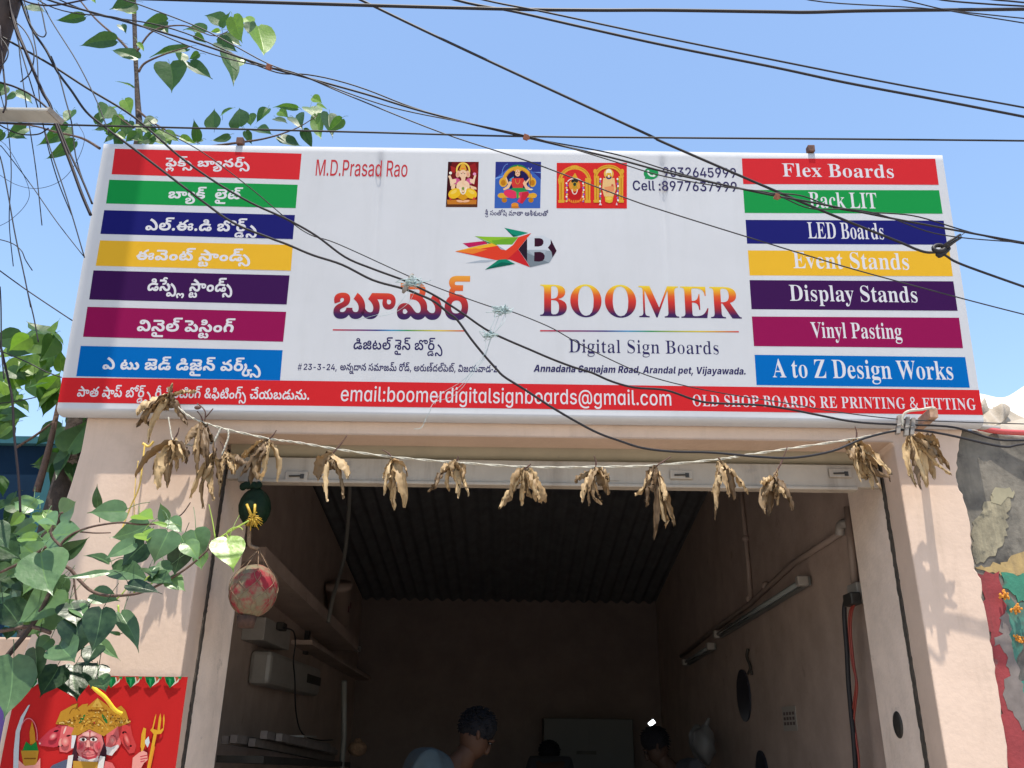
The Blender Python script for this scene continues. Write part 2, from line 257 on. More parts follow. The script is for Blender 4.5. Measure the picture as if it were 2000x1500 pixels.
[[527,1,-32,0,-44,11,-20,18,0,20,16,15,26,10,13,4,73,-7,-26,-6,-34,-11,1,-9,0,-6,18,-7,28,0,16,8,0,14,-24,8,-19,0,-495,0,1,32,449,0,34,0,44,-3,32,-5,13,-5,16,-5,22,-17,1,-13,0,-20,-52,-26],[533,148,34,0,38,-10,18,-17,0,-19,-20,-15,-28,-11,-15,-3,-57,13,24,6,24,11,0,11,-12,4,-7,0,-12,0,-20,-8,-9,-6,-65,12,18,13,56,19],[46,93,38,36,78,22,116,0,76,-20,40,-36,0,-45,-38,-34,-78,-20,-118,0,-76,20,-38,34],[141,75,0,-18,40,-20,39,0,28,0,36,8,18,17,0,24,-18,18,-36,9,-52,0,-36,-9,-18,-17],[203,117,-30,0,-46,10,-32,23,-7,18,91,12,6,-15,16,-14,13,0,10,0,16,6,15,9,27,17,22,13,38,16,46,7,33,0,5,-38,-18,-1,-28,-5,-24,-9,-13,-8,-17,-12,-12,-7,-32,-13,-42,-9]],
[[328,-4,-50,7,-34,12,-13,7,11,0,-14,-9,-30,-12,-38,-5,-25,0,-52,0,-60,35,1,30,0,29,56,40,108,21,75,0,36,0,62,-4,58,-8,33,-7,-39,-36,-30,7,-50,7,-46,3,-27,0,-48,0,-60,-13,-28,-22,0,-29,18,-12,36,0,20,12,3,13,83,0,2,-12,24,-13,35,-2,8,-1,20,-1,13,0,16,0,18,6,1,7,0,4,-12,6,-22,0,-14,-6,0,-12,10,-9,13,-4,-63,-9,-10,7,-10,18,1,7,0,19,46,23,45,0,28,0,44,-12,24,-20,1,-12,0,-9,-12,-17,-26,-15,-46,-9],[245,126,-26,0,-46,4,-19,3,21,28,12,-3,32,-3,17,0,18,0,28,3,16,11,1,8,1,3,0,12,-28,14,-21,0,-10,0,-16,-3,1,-5,0,-3,8,-4,12,-1,9,0,20,0,32,11,13,10,23,-25,-12,-6,-26,-10,-34,-6,-25,0,-30,0,-40,8,-18,15,1,10,0,15,48,21,53,0,40,0,52,-14,28,-25,1,-16,0,-25,-64,-27]],
[[355,-4,-26,0,-40,6,-32,14,-15,12,23,-1,-16,-11,-36,-14,-46,-6,-29,0,-40,0,-48,12,-24,20,0,23,18,17,44,15,39,7,20,4,22,8,1,6,0,3,-6,5,-10,3,-9,0,-16,0,-12,-7,0,-8,4,-6,3,-1,-83,-12,-6,6,-8,14,1,7,0,11,26,17,56,11,84,0,50,-11,22,-19,0,-21,-16,-17,-42,-15,-41,-8,-22,-4,-16,-7,0,-8,14,-5,19,0,20,0,26,8,12,12,3,6,87,0,2,-10,14,-11,22,-4,15,0,22,0,18,11,1,11,0,13,-24,23,-40,19,-23,6,59,31,13,0,30,-11,54,-26,30,-32,0,-41,-30,-29,-58,-16],[607,118,-28,0,-38,8,-22,13,-8,14,1,7,0,12,16,18,9,6,73,-3,-14,-6,-16,-13,0,-15,16,-9,28,0,16,7,0,14,-24,7,-21,0,-77,0,-18,0,-22,-9,-1,-10,-81,0,-4,9,-22,10,-17,0,-3,0,-12,0,-16,-7,1,-7,0,-4,8,-6,16,-3,11,0,15,0,7,-36,-15,0,-36,0,-56,13,-30,23,1,16,0,14,24,22,48,13,35,0,5,0,26,0,38,-8,24,-13,7,-8,-9,0,8,8,24,13,40,8,33,0,25,0,44,0,56,-6,21,-7,16,-6,18,-18,1,-14,0,-21,-52,-26]],
[[-105,-121,-40,0,-46,9,-15,7,11,0,-16,-9,-38,-7,-50,0,-38,11,-18,20,1,13,0,19,40,27,78,15,51,0,42,0,60,-5,35,-5,-23,-29,-20,4,-36,4,-34,2,-19,0,-36,0,-42,-8,-18,-15,1,-9,0,-7,12,-8,24,0,12,8,3,7,63,0,2,-6,10,-7,18,-3,15,0,6,-1,14,-1,9,0,12,0,12,4,0,7,-10,3,-14,0,-10,-4,0,-9,10,-7,9,-3,-47,-6,-8,5,-8,14,1,4,0,13,34,18,64,0,38,-18,1,-13,0,-8,-16,-16,-36,-10]],
[[285,-124,-22,0,-40,5,-40,14,-23,13,-20,10,-18,7,-16,0,-10,-5,0,-11,12,-13,13,-9,-81,-15,-12,12,-16,22,1,12,0,19,52,23,45,0,24,0,36,-7,34,-12,32,-17,22,-9,16,-3,11,0,12,0,20,7,10,17,1,13,0,25,-32,44,-58,37,-70,29,-37,12,51,36,46,-13,84,-37,66,-45,40,-56,1,-31,0,-23,-28,-33,-56,-18]],
[[333,-4,-30,0,-46,8,-46,19,-29,17,-20,11,-18,8,-22,0,-16,-8,1,-6,0,-8,18,-7,13,0,14,0,28,12,7,15,57,-29,-12,-8,-28,-15,-42,-9,-33,0,-38,0,-48,14,-20,22,1,12,0,15,28,22,50,13,35,0,24,0,40,-7,40,-14,23,-13,18,-10,24,-10,20,-3,11,0,18,0,20,10,1,12,0,13,-28,25,-56,17,-39,1,-41,0,1,36,63,0,19,-6,60,-6,82,-22,40,-33,1,-23,0,-19,-28,-29,-58,-17],[426,153,-18,-19,-30,-12,-44,-7,-35,0,-85,0,1,36,83,0,14,0,18,2,8,4,2,4,0,6,-2,4,-10,4,-14,1,-17,0,-239,0,1,38,235,0,42,0,50,-7,19,-7,12,-6,18,-17]],
[[18,82,36,30,68,17,96,0,66,-17,36,-30,0,-39,-36,-30,-68,-17,-96,0,-68,18,-34,30],[111,63,0,-13,28,-18,33,0,20,0,24,9,14,14,1,8,0,12,-30,18,-29,0,-18,0,-26,-8,-14,-13]],
[[329,-4,-28,0,-48,7,-50,18,-27,16,-12,7,-16,7,-10,3,-14,0,-10,-7,1,-5,0,-6,12,-16,15,-10,-95,-14,-12,10,-14,25,0,28,28,22,48,13,35,0,26,0,42,-8,40,-15,23,-12,18,-9,22,-9,20,-4,13,0,16,0,18,10,1,12,0,19,-24,33,-19,15,-5,12,-34,19,-92,30,-45,9,43,40,46,-9,86,-27,76,-36,27,-21,7,-13,18,-17,18,-35,0,-35,-28,-30,-58,-17],[593,53,-28,0,-36,8,-22,13,-10,15,1,7,0,11,16,18,11,6,71,-3,-14,-6,-16,-13,0,-15,16,-9,30,0,16,7,0,14,-24,7,-21,0,-509,0,1,38,455,0,36,0,48,-2,36,-6,30,-11,20,-19,1,-13,0,-21,-54,-26]],
[[-113,-121,-28,0,-36,8,-15,10,15,0,-14,-7,-26,-8,-28,-3,-21,0,-36,0,-44,15,-18,23,1,12,0,18,30,24,50,13,33,0,40,0,40,-18,1,-13,0,-16,-42,-15,-37,0,-22,0,-36,8,-11,6,19,21,8,-5,22,-8,26,0,14,4,0,8,-8,5,-9,0,-16,0,-24,-14,1,-16,1,-3,0,-7,8,-9,16,-4,15,0,22,0,14,9,3,5,65,0,4,-9,18,-5,13,0,14,0,12,8,1,5,0,11,-32,16,-23,7,43,29,26,-6,42,-18,22,-23,1,-14,0,-20,-46,-24]],
[[328,-4,-50,7,-34,12,-13,7,11,0,-14,-9,-30,-12,-38,-5,-25,0,-52,0,-60,35,1,30,0,29,56,40,108,21,75,0,36,0,62,-4,58,-8,33,-7,-39,-36,-30,7,-50,7,-46,3,-27,0,-48,0,-60,-13,-28,-22,0,-29,18,-12,36,0,20,12,3,13,83,0,2,-12,24,-13,35,-2,8,-1,20,-1,13,0,16,0,18,6,1,7,0,4,-12,6,-22,0,-14,-6,0,-12,10,-9,13,-4,-63,-9,-10,7,-10,18,1,7,0,19,46,23,45,0,28,0,44,-12,24,-20,1,-12,0,-9,-12,-17,-26,-15,-46,-9],[147,158,0,10,18,16,21,6,1,-6,-20,7,-22,19,0,20,14,14,24,9,28,5,42,3,31,0,175,0,1,-35,-185,0,-12,0,-14,-1,-10,-3,-4,-4,0,-5,4,-4,8,-3,14,-1,15,0,87,0,1,-35,-85,0,-14,0,-12,-1,-3,-1,-6,-3,1,-4,0,-3,4,-3,6,-3,12,-1,9,0,21,0,1,-35,-27,0,-30,0,-50,8,-28,19]],
[[329,-4,-28,0,-48,7,-50,18,-27,16,-12,7,-16,7,-10,3,-14,0,-10,-7,1,-5,0,-6,12,-16,15,-10,-95,-14,-12,10,-14,25,0,28,28,22,48,13,35,0,26,0,42,-8,40,-15,23,-12,18,-9,22,-9,20,-4,13,0,16,0,18,10,1,10,0,13,-22,20,-38,17,-23,7,53,37,36,-9,58,-27,34,-33,1,-21,0,-19,-28,-29,-58,-17],[288,153,-16,-19,-13,-5,-16,-7,-46,-7,-33,0,-43,0,1,36,41,0,14,0,16,2,10,4,2,4,0,6,-4,4,-8,4,-16,1,-15,0,-163,0,1,38,157,0,44,0,48,-7,21,-7,12,-6,16,-17],[215,259,40,0,48,-17,13,-15,-67,-9,-2,4,-10,4,-12,3,-7,0,-14,0,-14,-6,0,-11,12,-8,11,-4,-63,-12,-12,5,-20,17,1,12,0,9,20,17,46,11]],
[[151,-105,-24,0,-38,5,-40,15,-25,15,-16,10,-20,8,-9,0,-8,0,-14,-5,0,-12,16,-5,11,0,16,0,22,10,7,12,49,-26,-10,-7,-26,-12,-40,-8,-29,0,-34,0,-40,13,-18,19,1,10,0,20,54,23,45,0,22,0,36,-7,34,-13,21,-10,12,-7,20,-8,16,-4,11,0,14,0,18,8,10,16,1,14,0,25,-32,43,-56,37,-72,30,-37,11,53,37,44,-14,84,-36,68,-46,40,-55,1,-32,0,-23,-28,-33,-56,-18]],
[[97,-35,30,0,38,-13,15,-13,-11,0,14,13,38,13,31,0,28,0,38,-12,22,-20,0,-24,-18,-21,-30,-17,-15,-7,-49,24,18,7,24,15,1,9,0,7,-14,8,-26,0,-16,-11,-1,-10,-67,0,-2,10,-16,11,-26,0,-14,-8,1,-7,0,-8,22,-15,21,-8,-49,-24,-16,7,-30,18,-18,20,0,25,22,19,38,12]],
[[333,-4,-28,0,-48,8,-46,19,-29,17,-20,11,-18,8,-22,0,-16,-8,1,-6,0,-8,18,-7,13,0,14,0,28,12,7,15,57,-29,-12,-8,-28,-15,-42,-9,-33,0,-38,0,-48,14,-20,22,1,12,0,15,28,22,50,13,35,0,24,0,40,-7,40,-14,23,-13,18,-10,26,-10,20,-3,26,0,18,6,10,15,1,11,0,19,-20,35,-40,30,-56,21,-35,4,-8,1,-22,1,-7,0,-16,0,-16,-6,0,-10,12,-5,24,0,14,5,1,5,0,8,-18,11,-9,4,79,5,8,-5,12,-15,1,-9,0,-20,-50,-21,-45,0,-28,0,-44,9,-26,19,1,15,0,13,26,20,54,12,43,0,64,0,100,-24,68,-41,36,-51,1,-27,0,-22,-28,-35,-58,-19]],
[[329,-4,-28,0,-48,7,-50,18,-27,16,-12,7,-16,7,-10,3,-14,0,-10,-7,1,-5,0,-6,12,-16,15,-10,-95,-14,-12,10,-14,25,0,28,28,22,48,13,35,0,26,0,42,-8,40,-15,23,-12,18,-9,22,-9,20,-4,13,0,16,0,18,10,1,12,0,13,-28,25,-56,17,-39,1,-41,0,1,36,63,0,19,-6,60,-6,82,-22,40,-33,1,-23,0,-18,-28,-30,-58,-17],[424,153,-16,-19,-32,-12,-44,-7,-33,0,-85,0,1,36,83,0,14,0,16,2,8,4,4,4,0,6,-4,4,-8,4,-16,1,-15,0,-241,0,1,38,235,0,44,0,48,-7,19,-7,14,-6,16,-17],[137,-15,38,0,40,-13,16,-19,1,-9,0,-11,-16,-17,-9,-7,-69,4,14,6,16,12,1,8,0,6,-14,10,-15,0,-12,0,-16,-7,0,-14,24,-6,23,0,285,0,1,-38,-219,0,-38,0,-50,2,-36,6,-30,11,-22,18,1,13,0,20,52,25]],
[[333,-4,-30,0,-46,8,-46,19,-29,17,-20,11,-18,8,-22,0,-16,-8,1,-6,0,-8,18,-7,13,0,14,0,28,12,7,15,57,-29,-12,-8,-28,-15,-42,-9,-33,0,-38,0,-48,14,-20,22,1,12,0,15,28,22,50,13,35,0,24,0,40,-7,40,-14,23,-13,18,-10,24,-10,22,-3,26,0,20,10,0,23,-22,20,-38,17,-23,7,53,37,36,-9,58,-27,34,-33,1,-21,0,-19,-28,-29,-58,-17],[288,153,-16,-19,-13,-5,-16,-7,-46,-7,-33,0,-43,0,1,36,41,0,14,0,16,2,10,4,2,4,0,6,-4,4,-8,4,-16,1,-15,0,-163,0,1,38,157,0,44,0,48,-7,21,-7,12,-6,16,-17]],
[[329,-4,-28,0,-48,7,-50,18,-27,16,-12,7,-16,7,-10,3,-14,0,-10,-7,1,-5,0,-6,12,-16,15,-10,-95,-14,-12,10,-14,25,0,28,28,22,48,13,35,0,26,0,42,-8,40,-15,23,-12,18,-9,22,-9,20,-4,13,0,16,0,18,10,1,10,0,13,-22,20,-38,17,-23,7,53,37,36,-9,58,-27,34,-33,1,-21,0,-19,-28,-29,-58,-17],[161,126,-26,0,-46,4,-19,3,21,28,12,-3,30,-3,17,0,20,0,28,3,16,11,1,8,1,3,0,12,-28,14,-21,0,-12,0,-14,-3,1,-5,0,-3,8,-4,12,-1,9,0,20,0,32,11,11,10,25,-25,-12,-6,-28,-10,-32,-6,-25,0,-30,0,-40,8,-18,15,1,10,0,15,48,21,53,0,38,0,54,-14,28,-25,1,-16,0,-25,-64,-27]],
[[195,151,52,0,78,-18,40,-34,1,-24,0,-18,-12,-28,-22,-23,-9,-9,-89,18,10,6,16,17,12,21,0,23,-14,20,-34,11,-27,0,-22,0,-34,-10,-18,-19,1,-12,0,-17,22,-29,17,-11,-89,-18,-18,16,-26,37,0,43,38,36,78,22],[81,158,0,10,18,16,21,6,-1,-6,-20,7,-20,19,0,20,14,14,24,9,28,5,42,3,31,0,175,0,1,-35,-185,0,-12,0,-14,-1,-10,-3,-4,-4,0,-5,4,-4,8,-3,14,-1,13,0,87,0,1,-35,-85,0,-12,0,-12,-1,-3,-1,-8,-3,1,-4,0,-3,4,-3,8,-3,10,-1,11,0,21,0,1,-35,-29,0,-30,0,-48,8,-28,19]],
[[371,-4,-26,0,-40,6,-32,14,-15,12,23,-1,-16,-11,-38,-14,-44,-6,-29,0,-36,0,-48,12,-30,20,-14,27,1,15,0,19,20,29,38,22,56,11,70,0,46,-13,22,-20,1,-12,0,-15,-26,-20,-48,-10,-35,0,-22,0,-38,7,-28,9,-9,4,23,31,8,-5,20,-9,24,-6,30,0,22,7,1,7,0,5,-12,8,-26,0,-26,-8,-16,-20,1,-18,1,-4,0,-11,12,-15,24,-7,19,0,22,0,24,8,10,12,3,5,89,0,4,-9,12,-11,22,-4,15,0,22,0,18,11,1,11,0,12,-22,19,-38,17,-23,7,53,37,36,-9,58,-27,34,-33,0,-41,-30,-29,-58,-16],[209,189,-5,-43,-77,0,-5,43]],
[[61,-4,-46,0,-64,21,-29,16,53,29,14,-7,24,-12,30,-6,38,0,20,10,0,23,-24,20,-38,17,-23,7,55,37,36,-9,58,-27,34,-33,1,-21,0,-29,-68,-36]],
[[361,-4,-30,0,-42,7,-32,13,-15,11,23,0,-16,-11,-36,-14,-44,-6,-29,0,-42,0,-50,12,-22,20,0,24,18,17,44,14,39,7,20,4,22,8,1,6,0,3,-6,5,-10,3,-9,0,-16,0,-12,-7,0,-8,4,-6,3,-1,-83,-12,-6,6,-8,14,1,7,0,11,26,17,56,11,84,0,50,-11,22,-19,0,-21,-16,-17,-42,-15,-41,-8,-22,-4,-16,-7,0,-8,14,-5,19,0,20,0,26,8,12,12,3,6,87,0,4,-14,26,-11,38,0,18,8,1,7,0,4,-4,8,-1,2,83,12,8,-6,12,-17,1,-11,0,-13,-24,-22,-52,-13],[447,112,0,-19,-56,-23,-57,0,-34,0,-54,9,-36,16,-11,9,21,30,20,-14,54,-17,35,0,14,0,14,1,6,4,0,7,-14,3,-11,0,-27,0,-5,25,12,2,20,1,17,0,22,0,36,-4,26,-8,16,-13],[454,153,-16,-19,-13,-5,-18,-7,-44,-7,-35,0,-35,0,1,36,33,0,16,0,16,2,8,4,4,4,0,6,-4,4,-8,4,-16,1,-17,0,-217,0,1,38,213,0,42,0,50,-7,19,-7,14,-6,16,-17]],
[[135,-15,36,0,42,-13,16,-19,1,-9,0,-11,-18,-17,-7,-7,-69,4,12,6,18,12,1,8,0,6,-14,10,-15,0,-14,0,-16,-7,0,-14,24,-6,23,0,309,0,1,-38,-243,0,-36,0,-52,2,-36,6,-30,11,-20,18,1,13,0,20,52,25],[361,-4,-30,0,-42,7,-32,13,-15,11,23,0,-16,-11,-36,-14,-44,-6,-29,0,-42,0,-50,12,-22,20,0,24,18,17,44,14,39,7,20,4,22,8,1,6,0,3,-6,5,-10,3,-9,0,-16,0,-12,-7,0,-8,4,-6,3,-1,-83,-12,-6,6,-8,14,1,7,0,11,26,17,56,11,84,0,50,-11,22,-19,0,-21,-16,-17,-42,-15,-41,-8,-22,-4,-16,-7,0,-8,14,-5,19,0,20,0,26,8,12,12,3,6,87,0,4,-14,26,-11,38,0,18,8,1,7,0,4,-4,8,-1,2,83,12,8,-6,12,-17,1,-11,0,-13,-24,-22,-52,-13],[447,112,0,-19,-56,-23,-57,0,-34,0,-54,9,-36,16,-11,9,21,30,20,-14,54,-17,35,0,14,0,14,1,6,4,0,7,-14,3,-11,0,-27,0,-5,25,12,2,20,1,17,0,22,0,36,-4,26,-8,16,-13],[454,153,-16,-19,-13,-5,-18,-7,-44,-7,-35,0,-35,0,1,36,33,0,16,0,16,2,8,4,4,4,0,6,-4,4,-8,4,-16,1,-17,0,-217,0,1,38,213,0,42,0,50,-7,19,-7,14,-6,16,-17]],
[[329,-4,-28,0,-48,7,-50,18,-27,16,-12,7,-16,7,-10,3,-14,0,-10,-7,1,-5,0,-6,12,-16,15,-10,-95,-14,-12,10,-14,25,0,28,28,22,48,13,35,0,26,0,42,-8,40,-15,23,-12,18,-9,22,-9,20,-4,13,0,16,0,18,10,1,12,0,9,-16,20,-36,18,-54,10,-37,1,39,34,45,0,46,-7,72,-24,40,-35,1,-24,0,-18,-28,-30,-58,-17],[125,158,0,10,18,16,21,6,1,-6,-22,7,-20,19,0,20,14,14,24,9,28,5,42,3,31,0,175,0,1,-35,-185,0,-12,0,-14,-1,-10,-3,-4,-4,0,-5,4,-4,8,-3,14,-1,13,0,89,0,1,-35,-87,0,-12,0,-12,-1,-3,-1,-6,-3,1,-4,0,-3,2,-3,8,-3,10,-1,11,0,21,0,15,-35,-43,0,-30,0,-48,8,-28,19]],
[[333,-4,-30,0,-46,8,-46,19,-29,17,-20,11,-18,8,-22,0,-16,-8,1,-6,0,-8,18,-7,13,0,14,0,28,12,7,15,57,-29,-12,-8,-28,-15,-42,-9,-33,0,-38,0,-48,14,-20,22,1,12,0,15,28,22,50,13,35,0,24,0,40,-7,40,-14,23,-13,18,-10,24,-10,20,-3,11,0,18,0,20,10,1,12,0,10,-18,20,-38,17,-60,11,-41,0,-31,0,109,34,56,-5,80,-25,42,-37,1,-23,0,-19,-28,-29,-58,-17],[175,117,-30,0,-46,10,-32,23,-7,18,91,12,6,-15,14,-14,15,0,8,0,18,6,15,9,27,17,22,13,38,16,44,7,33,0,7,-38,-18,-1,-28,-5,-24,-9,-13,-8,-17,-12,-12,-7,-32,-13,-42,-9]],
[[115,-105,-52,0,-66,19,-30,29,1,17,0,15,16,25,26,23,26,22,16,21,1,11,0,15,-24,19,-21,8,63,33,26,-10,34,-22,14,-25,0,-29,-16,-26,-26,-24,-26,-23,-18,-22,1,-11,0,-15,34,-14,27,0,20,0,26,7,14,14,1,9,0,13,-26,20,-15,6,19,36,171,0,1,-36,-101,0,5,4,20,-9,20,-26,1,-13,0,-30,-80,-31]],
[[315,-4,-28,0,-44,9,-44,20,-27,17,-18,10,-20,8,-24,0,-20,-8,0,-18,22,-8,30,0,28,12,7,13,47,-25,-12,-8,-24,-14,-38,-8,-29,0,-36,0,-44,14,-20,21,1,12,0,15,28,20,46,12,29,0,24,0,38,-7,36,-15,23,-12,18,-11,24,-11,22,-4,17,0,18,0,24,14,1,15,0,19,-24,34,-21,16,-9,11,-32,19,-84,29,-45,10,35,33,40,-8,78,-26,70,-33,27,-19,9,-14,20,-16,20,-37,1,-17,0,-19,-28,-29,-56,-16],[567,57,-26,0,-36,8,-20,13,-8,14,1,6,0,12,14,15,9,7,63,-2,-12,-6,-16,-13,0,-17,20,-9,32,0,18,9,1,7,0,9,-30,8,-23,0,-493,0,1,32,447,0,36,0,46,-2,32,-5,28,-11,18,-18,1,-12,0,-20,-50,-25]],
[[253,-4,-80,0,-104,20,-48,34,1,23,0,17,32,26,56,15,35,0,32,0,42,-11,22,-19,1,-12,0,-21,-52,-21,-45,0,-20,0,-36,6,-28,9,-9,4,17,24,12,-6,32,-11,42,0,22,8,1,8,0,6,-16,8,-28,0,-24,-7,-16,-14,1,-10,1,-1,0,-10,20,-16,40,-10,64,-5,43,0,46,0,68,5,44,11,20,16,1,11,1,3,0,12,-30,15,-23,0,-14,0,-22,-7,0,-16,20,-7,30,0,22,6,14,11,5,8,29,-23,-12,-9,-24,-12,-34,-8,-27,0,-22,0,-40,8,-26,17,1,14,0,18,52,20,43,0,10,0,18,0,14,-1,7,-1,-57,-1,-8,1,-22,2,-20,1,-11,0,25,26,36,-2,66,-11,50,-19,28,-27,0,-37,-28,-28,-60,-20,-92,-10],[277,120,-28,0,-40,9,-30,21,-7,18,77,10,6,-15,16,-13,15,0,10,0,18,7,17,10,25,15,20,13,38,15,42,8,31,0,5,-33,-20,0,-30,-6,-22,-11,-13,-8,-19,-12,-12,-8,-30,-12,-38,-8]],
[[315,-4,-28,0,-44,9,-44,20,-27,17,-18,10,-20,8,-24,0,-20,-8,0,-18,22,-8,30,0,28,12,7,13,47,-25,-12,-8,-24,-14,-38,-8,-29,0,-36,0,-44,14,-20,21,1,12,0,15,28,20,46,12,29,0,24,0,38,-7,36,-15,23,-12,18,-11,24,-11,22,-4,17,0,18,0,24,14,1,15,0,19,-24,34,-21,16,-9,11,-32,19,-84,29,-45,10,35,33,40,-8,78,-26,70,-33,27,-19,9,-14,20,-16,20,-37,1,-17,0,-19,-28,-29,-56,-16],[407,-41,-32,0,-38,11,-18,17,1,10,0,4,2,8,5,4,73,0,-2,-3,-4,-4,0,-6,6,-6,12,-3,16,0,16,3,13,4,35,-25,-18,-7,-38,-7],[567,57,-26,0,-36,8,-20,13,-8,14,1,6,0,12,14,15,9,7,63,-2,-12,-6,-16,-13,0,-17,20,-9,32,0,18,9,1,7,0,9,-30,8,-23,0,-493,0,1,32,447,0,36,0,46,-2,32,-5,28,-11,18,-18,1,-12,0,-20,-50,-25]],
[[315,-4,-28,0,-44,9,-44,20,-27,17,-18,10,-20,8,-24,0,-20,-8,0,-18,22,-8,30,0,28,12,7,13,47,-25,-12,-8,-24,-14,-38,-8,-29,0,-36,0,-44,14,-20,21,1,12,0,15,28,20,46,12,29,0,24,0,38,-7,36,-15,23,-12,18,-11,24,-11,22,-4,17,0,18,0,24,14,1,13,0,15,-24,22,-42,18,-23,7,43,31,36,-9,56,-27,34,-33,1,-21,0,-19,-28,-29,-56,-16],[61,159,0,10,18,16,21,6,1,-6,-20,7,-22,18,0,20,16,14,13,4,10,4,24,5,38,2,31,0,175,0,1,-31,-181,0,-16,0,-18,-1,-12,-2,-6,-5,0,-7,6,-5,12,-3,16,-1,17,0,85,0,1,-30,-83,0,-16,0,-16,-2,-3,-2,-10,-3,1,-5,0,-4,6,-4,8,-3,12,-1,11,0,25,0,1,-31,-27,0,-30,0,-44,8,-28,18]],
[[337,-4,-22,0,-36,6,-30,14,-13,11,13,-1,-16,-11,-34,-13,-40,-6,-27,0,-36,0,-48,12,-22,20,0,23,18,17,44,14,33,6,22,5,26,9,1,7,0,3,-6,6,-14,4,-11,0,-20,0,-16,-8,1,-6,0,-4,4,-6,3,-1,-69,-10,-6,5,-6,14,1,6,0,11,24,16,50,11,80,0,46,-11,20,-18,0,-21,-16,-16,-40,-14,-37,-8,-24,-5,-22,-8,0,-12,18,-7,46,0,26,9,14,14,3,7,71,0,4,-12,16,-13,26,-5,13,0,28,0,22,16,1,11,0,16,-28,25,-42,20,-23,6,43,26,13,0,34,-11,52,-26,30,-33,0,-39,-28,-29,-56,-16],[585,121,-28,0,-34,8,-22,13,-8,14,1,6,0,12,14,15,11,6,63,-1,-14,-6,-14,-13,0,-17,18,-10,34,0,18,10,1,7,0,9,-30,8,-23,0,-73,0,-22,0,-24,-11,-1,-11,-67,0,-4,10,-24,12,-23,0,-3,0,-14,0,-20,-9,1,-7,0,-5,8,-7,18,-4,13,0,15,0,11,-31,-19,0,-34,0,-50,12,-28,22,1,15,0,13,26,21,44,12,33,0,5,0,24,0,36,-8,26,-12,5,-8,-5,0,8,8,22,12,40,8,31,0,25,0,40,0,54,-5,21,-8,16,-5,16,-17,1,-14,0,-19,-48,-25],[603,259,38,0,46,-16,11,-14,-55,-7,-4,3,-10,6,-14,2,-9,0,-16,0,-18,-7,0,-11,14,-10,13,-4,-57,-11,-12,6,-18,17,0,20,22,16,42,10]],
[[20,93,38,36,74,21,108,0,74,-20,38,-35,1,-24,0,-22,-38,-34,-74,-19,-108,0,-74,19,-38,34],[99,75,0,-20,44,-25,45,0,30,0,38,11,20,20,0,25,-18,20,-40,12,-60,0,-40,-12,-18,-20],[73,159,0,10,18,16,19,6,1,-6,-20,7,-22,18,0,20,16,14,13,4,10,4,26,5,36,2,31,0,175,0,1,-31,-181,0,-16,0,-16,-1,-12,-2,-6,-5,0,-7,4,-5,12,-3,16,-1,19,0,83,0,1,-30,-83,0,-16,0,-14,-2,-5,-2,-8,-3,1,-5,0,-4,4,-4,8,-3,14,-1,11,0,23,0,1,-31,-27,0,-28,0,-46,8,-26,18]],
[[-101,-120,-36,0,-42,9,-13,8,5,0,-16,-10,-36,-7,-44,0,-34,10,-20,20,1,13,0,18,38,27,72,15,49,0,42,0,60,-5,31,-6,-21,-26,-22,5,-34,5,-32,2,-19,0,-34,0,-44,-9,-20,-16,1,-9,0,-9,14,-9,28,0,16,9,3,8,55,0,2,-5,6,-8,16,-5,13,0,6,-1,16,0,11,0,12,0,14,4,0,8,-10,3,-16,0,-10,-4,0,-9,8,-7,7,-2,-41,-5,-8,5,-6,12,1,4,0,13,32,16,60,0,36,-17,1,-12,0,-9,-16,-15,-36,-9]],
[[271,-123,-22,0,-38,6,-36,14,-21,12,-20,11,-22,8,-18,0,-12,-7,0,-12,12,-14,13,-9,-67,-13,-12,11,-16,21,1,13,0,18,50,22,39,0,22,0,36,-7,30,-13,34,-17,20,-9,18,-4,13,0,14,0,22,8,12,20,1,15,0,24,-32,45,-56,37,-74,31,-39,12,43,30,42,-12,84,-36,66,-46,42,-55,1,-32,0,-22,-28,-32,-54,-18]],
[[175,209,48,0,64,-19,32,-33,1,-19,0,-4,-4,-11,-1,-4,-63,15,0,1,0,3,1,1,0,8,-12,18,-32,12,-29,0,-24,0,-20,-10,1,-7,0,-7,10,-8,11,-3,-67,-10,-12,7,-12,16,1,8,0,12,24,21,50,13],[20,93,38,36,74,21,108,0,74,-20,38,-35,1,-24,0,-22,-38,-34,-74,-19,-108,0,-74,19,-38,34],[99,75,0,-20,44,-25,45,0,30,0,38,11,20,20,0,25,-18,20,-40,12,-60,0,-40,-12,-18,-20],[205,259,38,0,46,-16,11,-14,-55,-8,-4,4,-10,5,-14,3,-9,0,-16,0,-16,-7,0,-12,12,-9,15,-4,-57,-11,-14,6,-18,16,0,21,22,16,42,10]],
[[315,-4,-28,0,-44,9,-44,20,-27,17,-18,10,-20,8,-24,0,-20,-8,0,-18,22,-8,30,0,28,12,7,13,47,-25,-12,-8,-24,-14,-38,-8,-29,0,-36,0,-44,14,-20,21,1,12,0,15,28,20,46,12,29,0,24,0,38,-7,36,-15,23,-12,18,-11,24,-11,22,-4,17,0,18,0,24,14,1,13,0,15,-24,22,-42,18,-23,7,43,31,36,-9,56,-27,34,-33,1,-21,0,-19,-28,-29,-56,-16],[147,127,-24,0,-40,4,-19,3,19,25,12,-3,28,-3,17,0,20,0,28,4,18,11,1,10,1,2,0,13,-32,16,-21,0,-14,0,-18,-5,0,-10,10,-4,14,-2,7,0,24,0,30,12,13,10,23,-22,-10,-6,-26,-10,-34,-7,-50,0,-38,7,-20,15,1,10,0,16,46,19,47,0,36,0,50,-14,26,-24,1,-16,0,-25,-60,-26]],
[[-280,-88,-84,14,-66,27,-23,17,47,21,34,-23,86,-24,116,0,90,24,33,23,49,-21,-26,-18,-64,-26,-84,-14]],
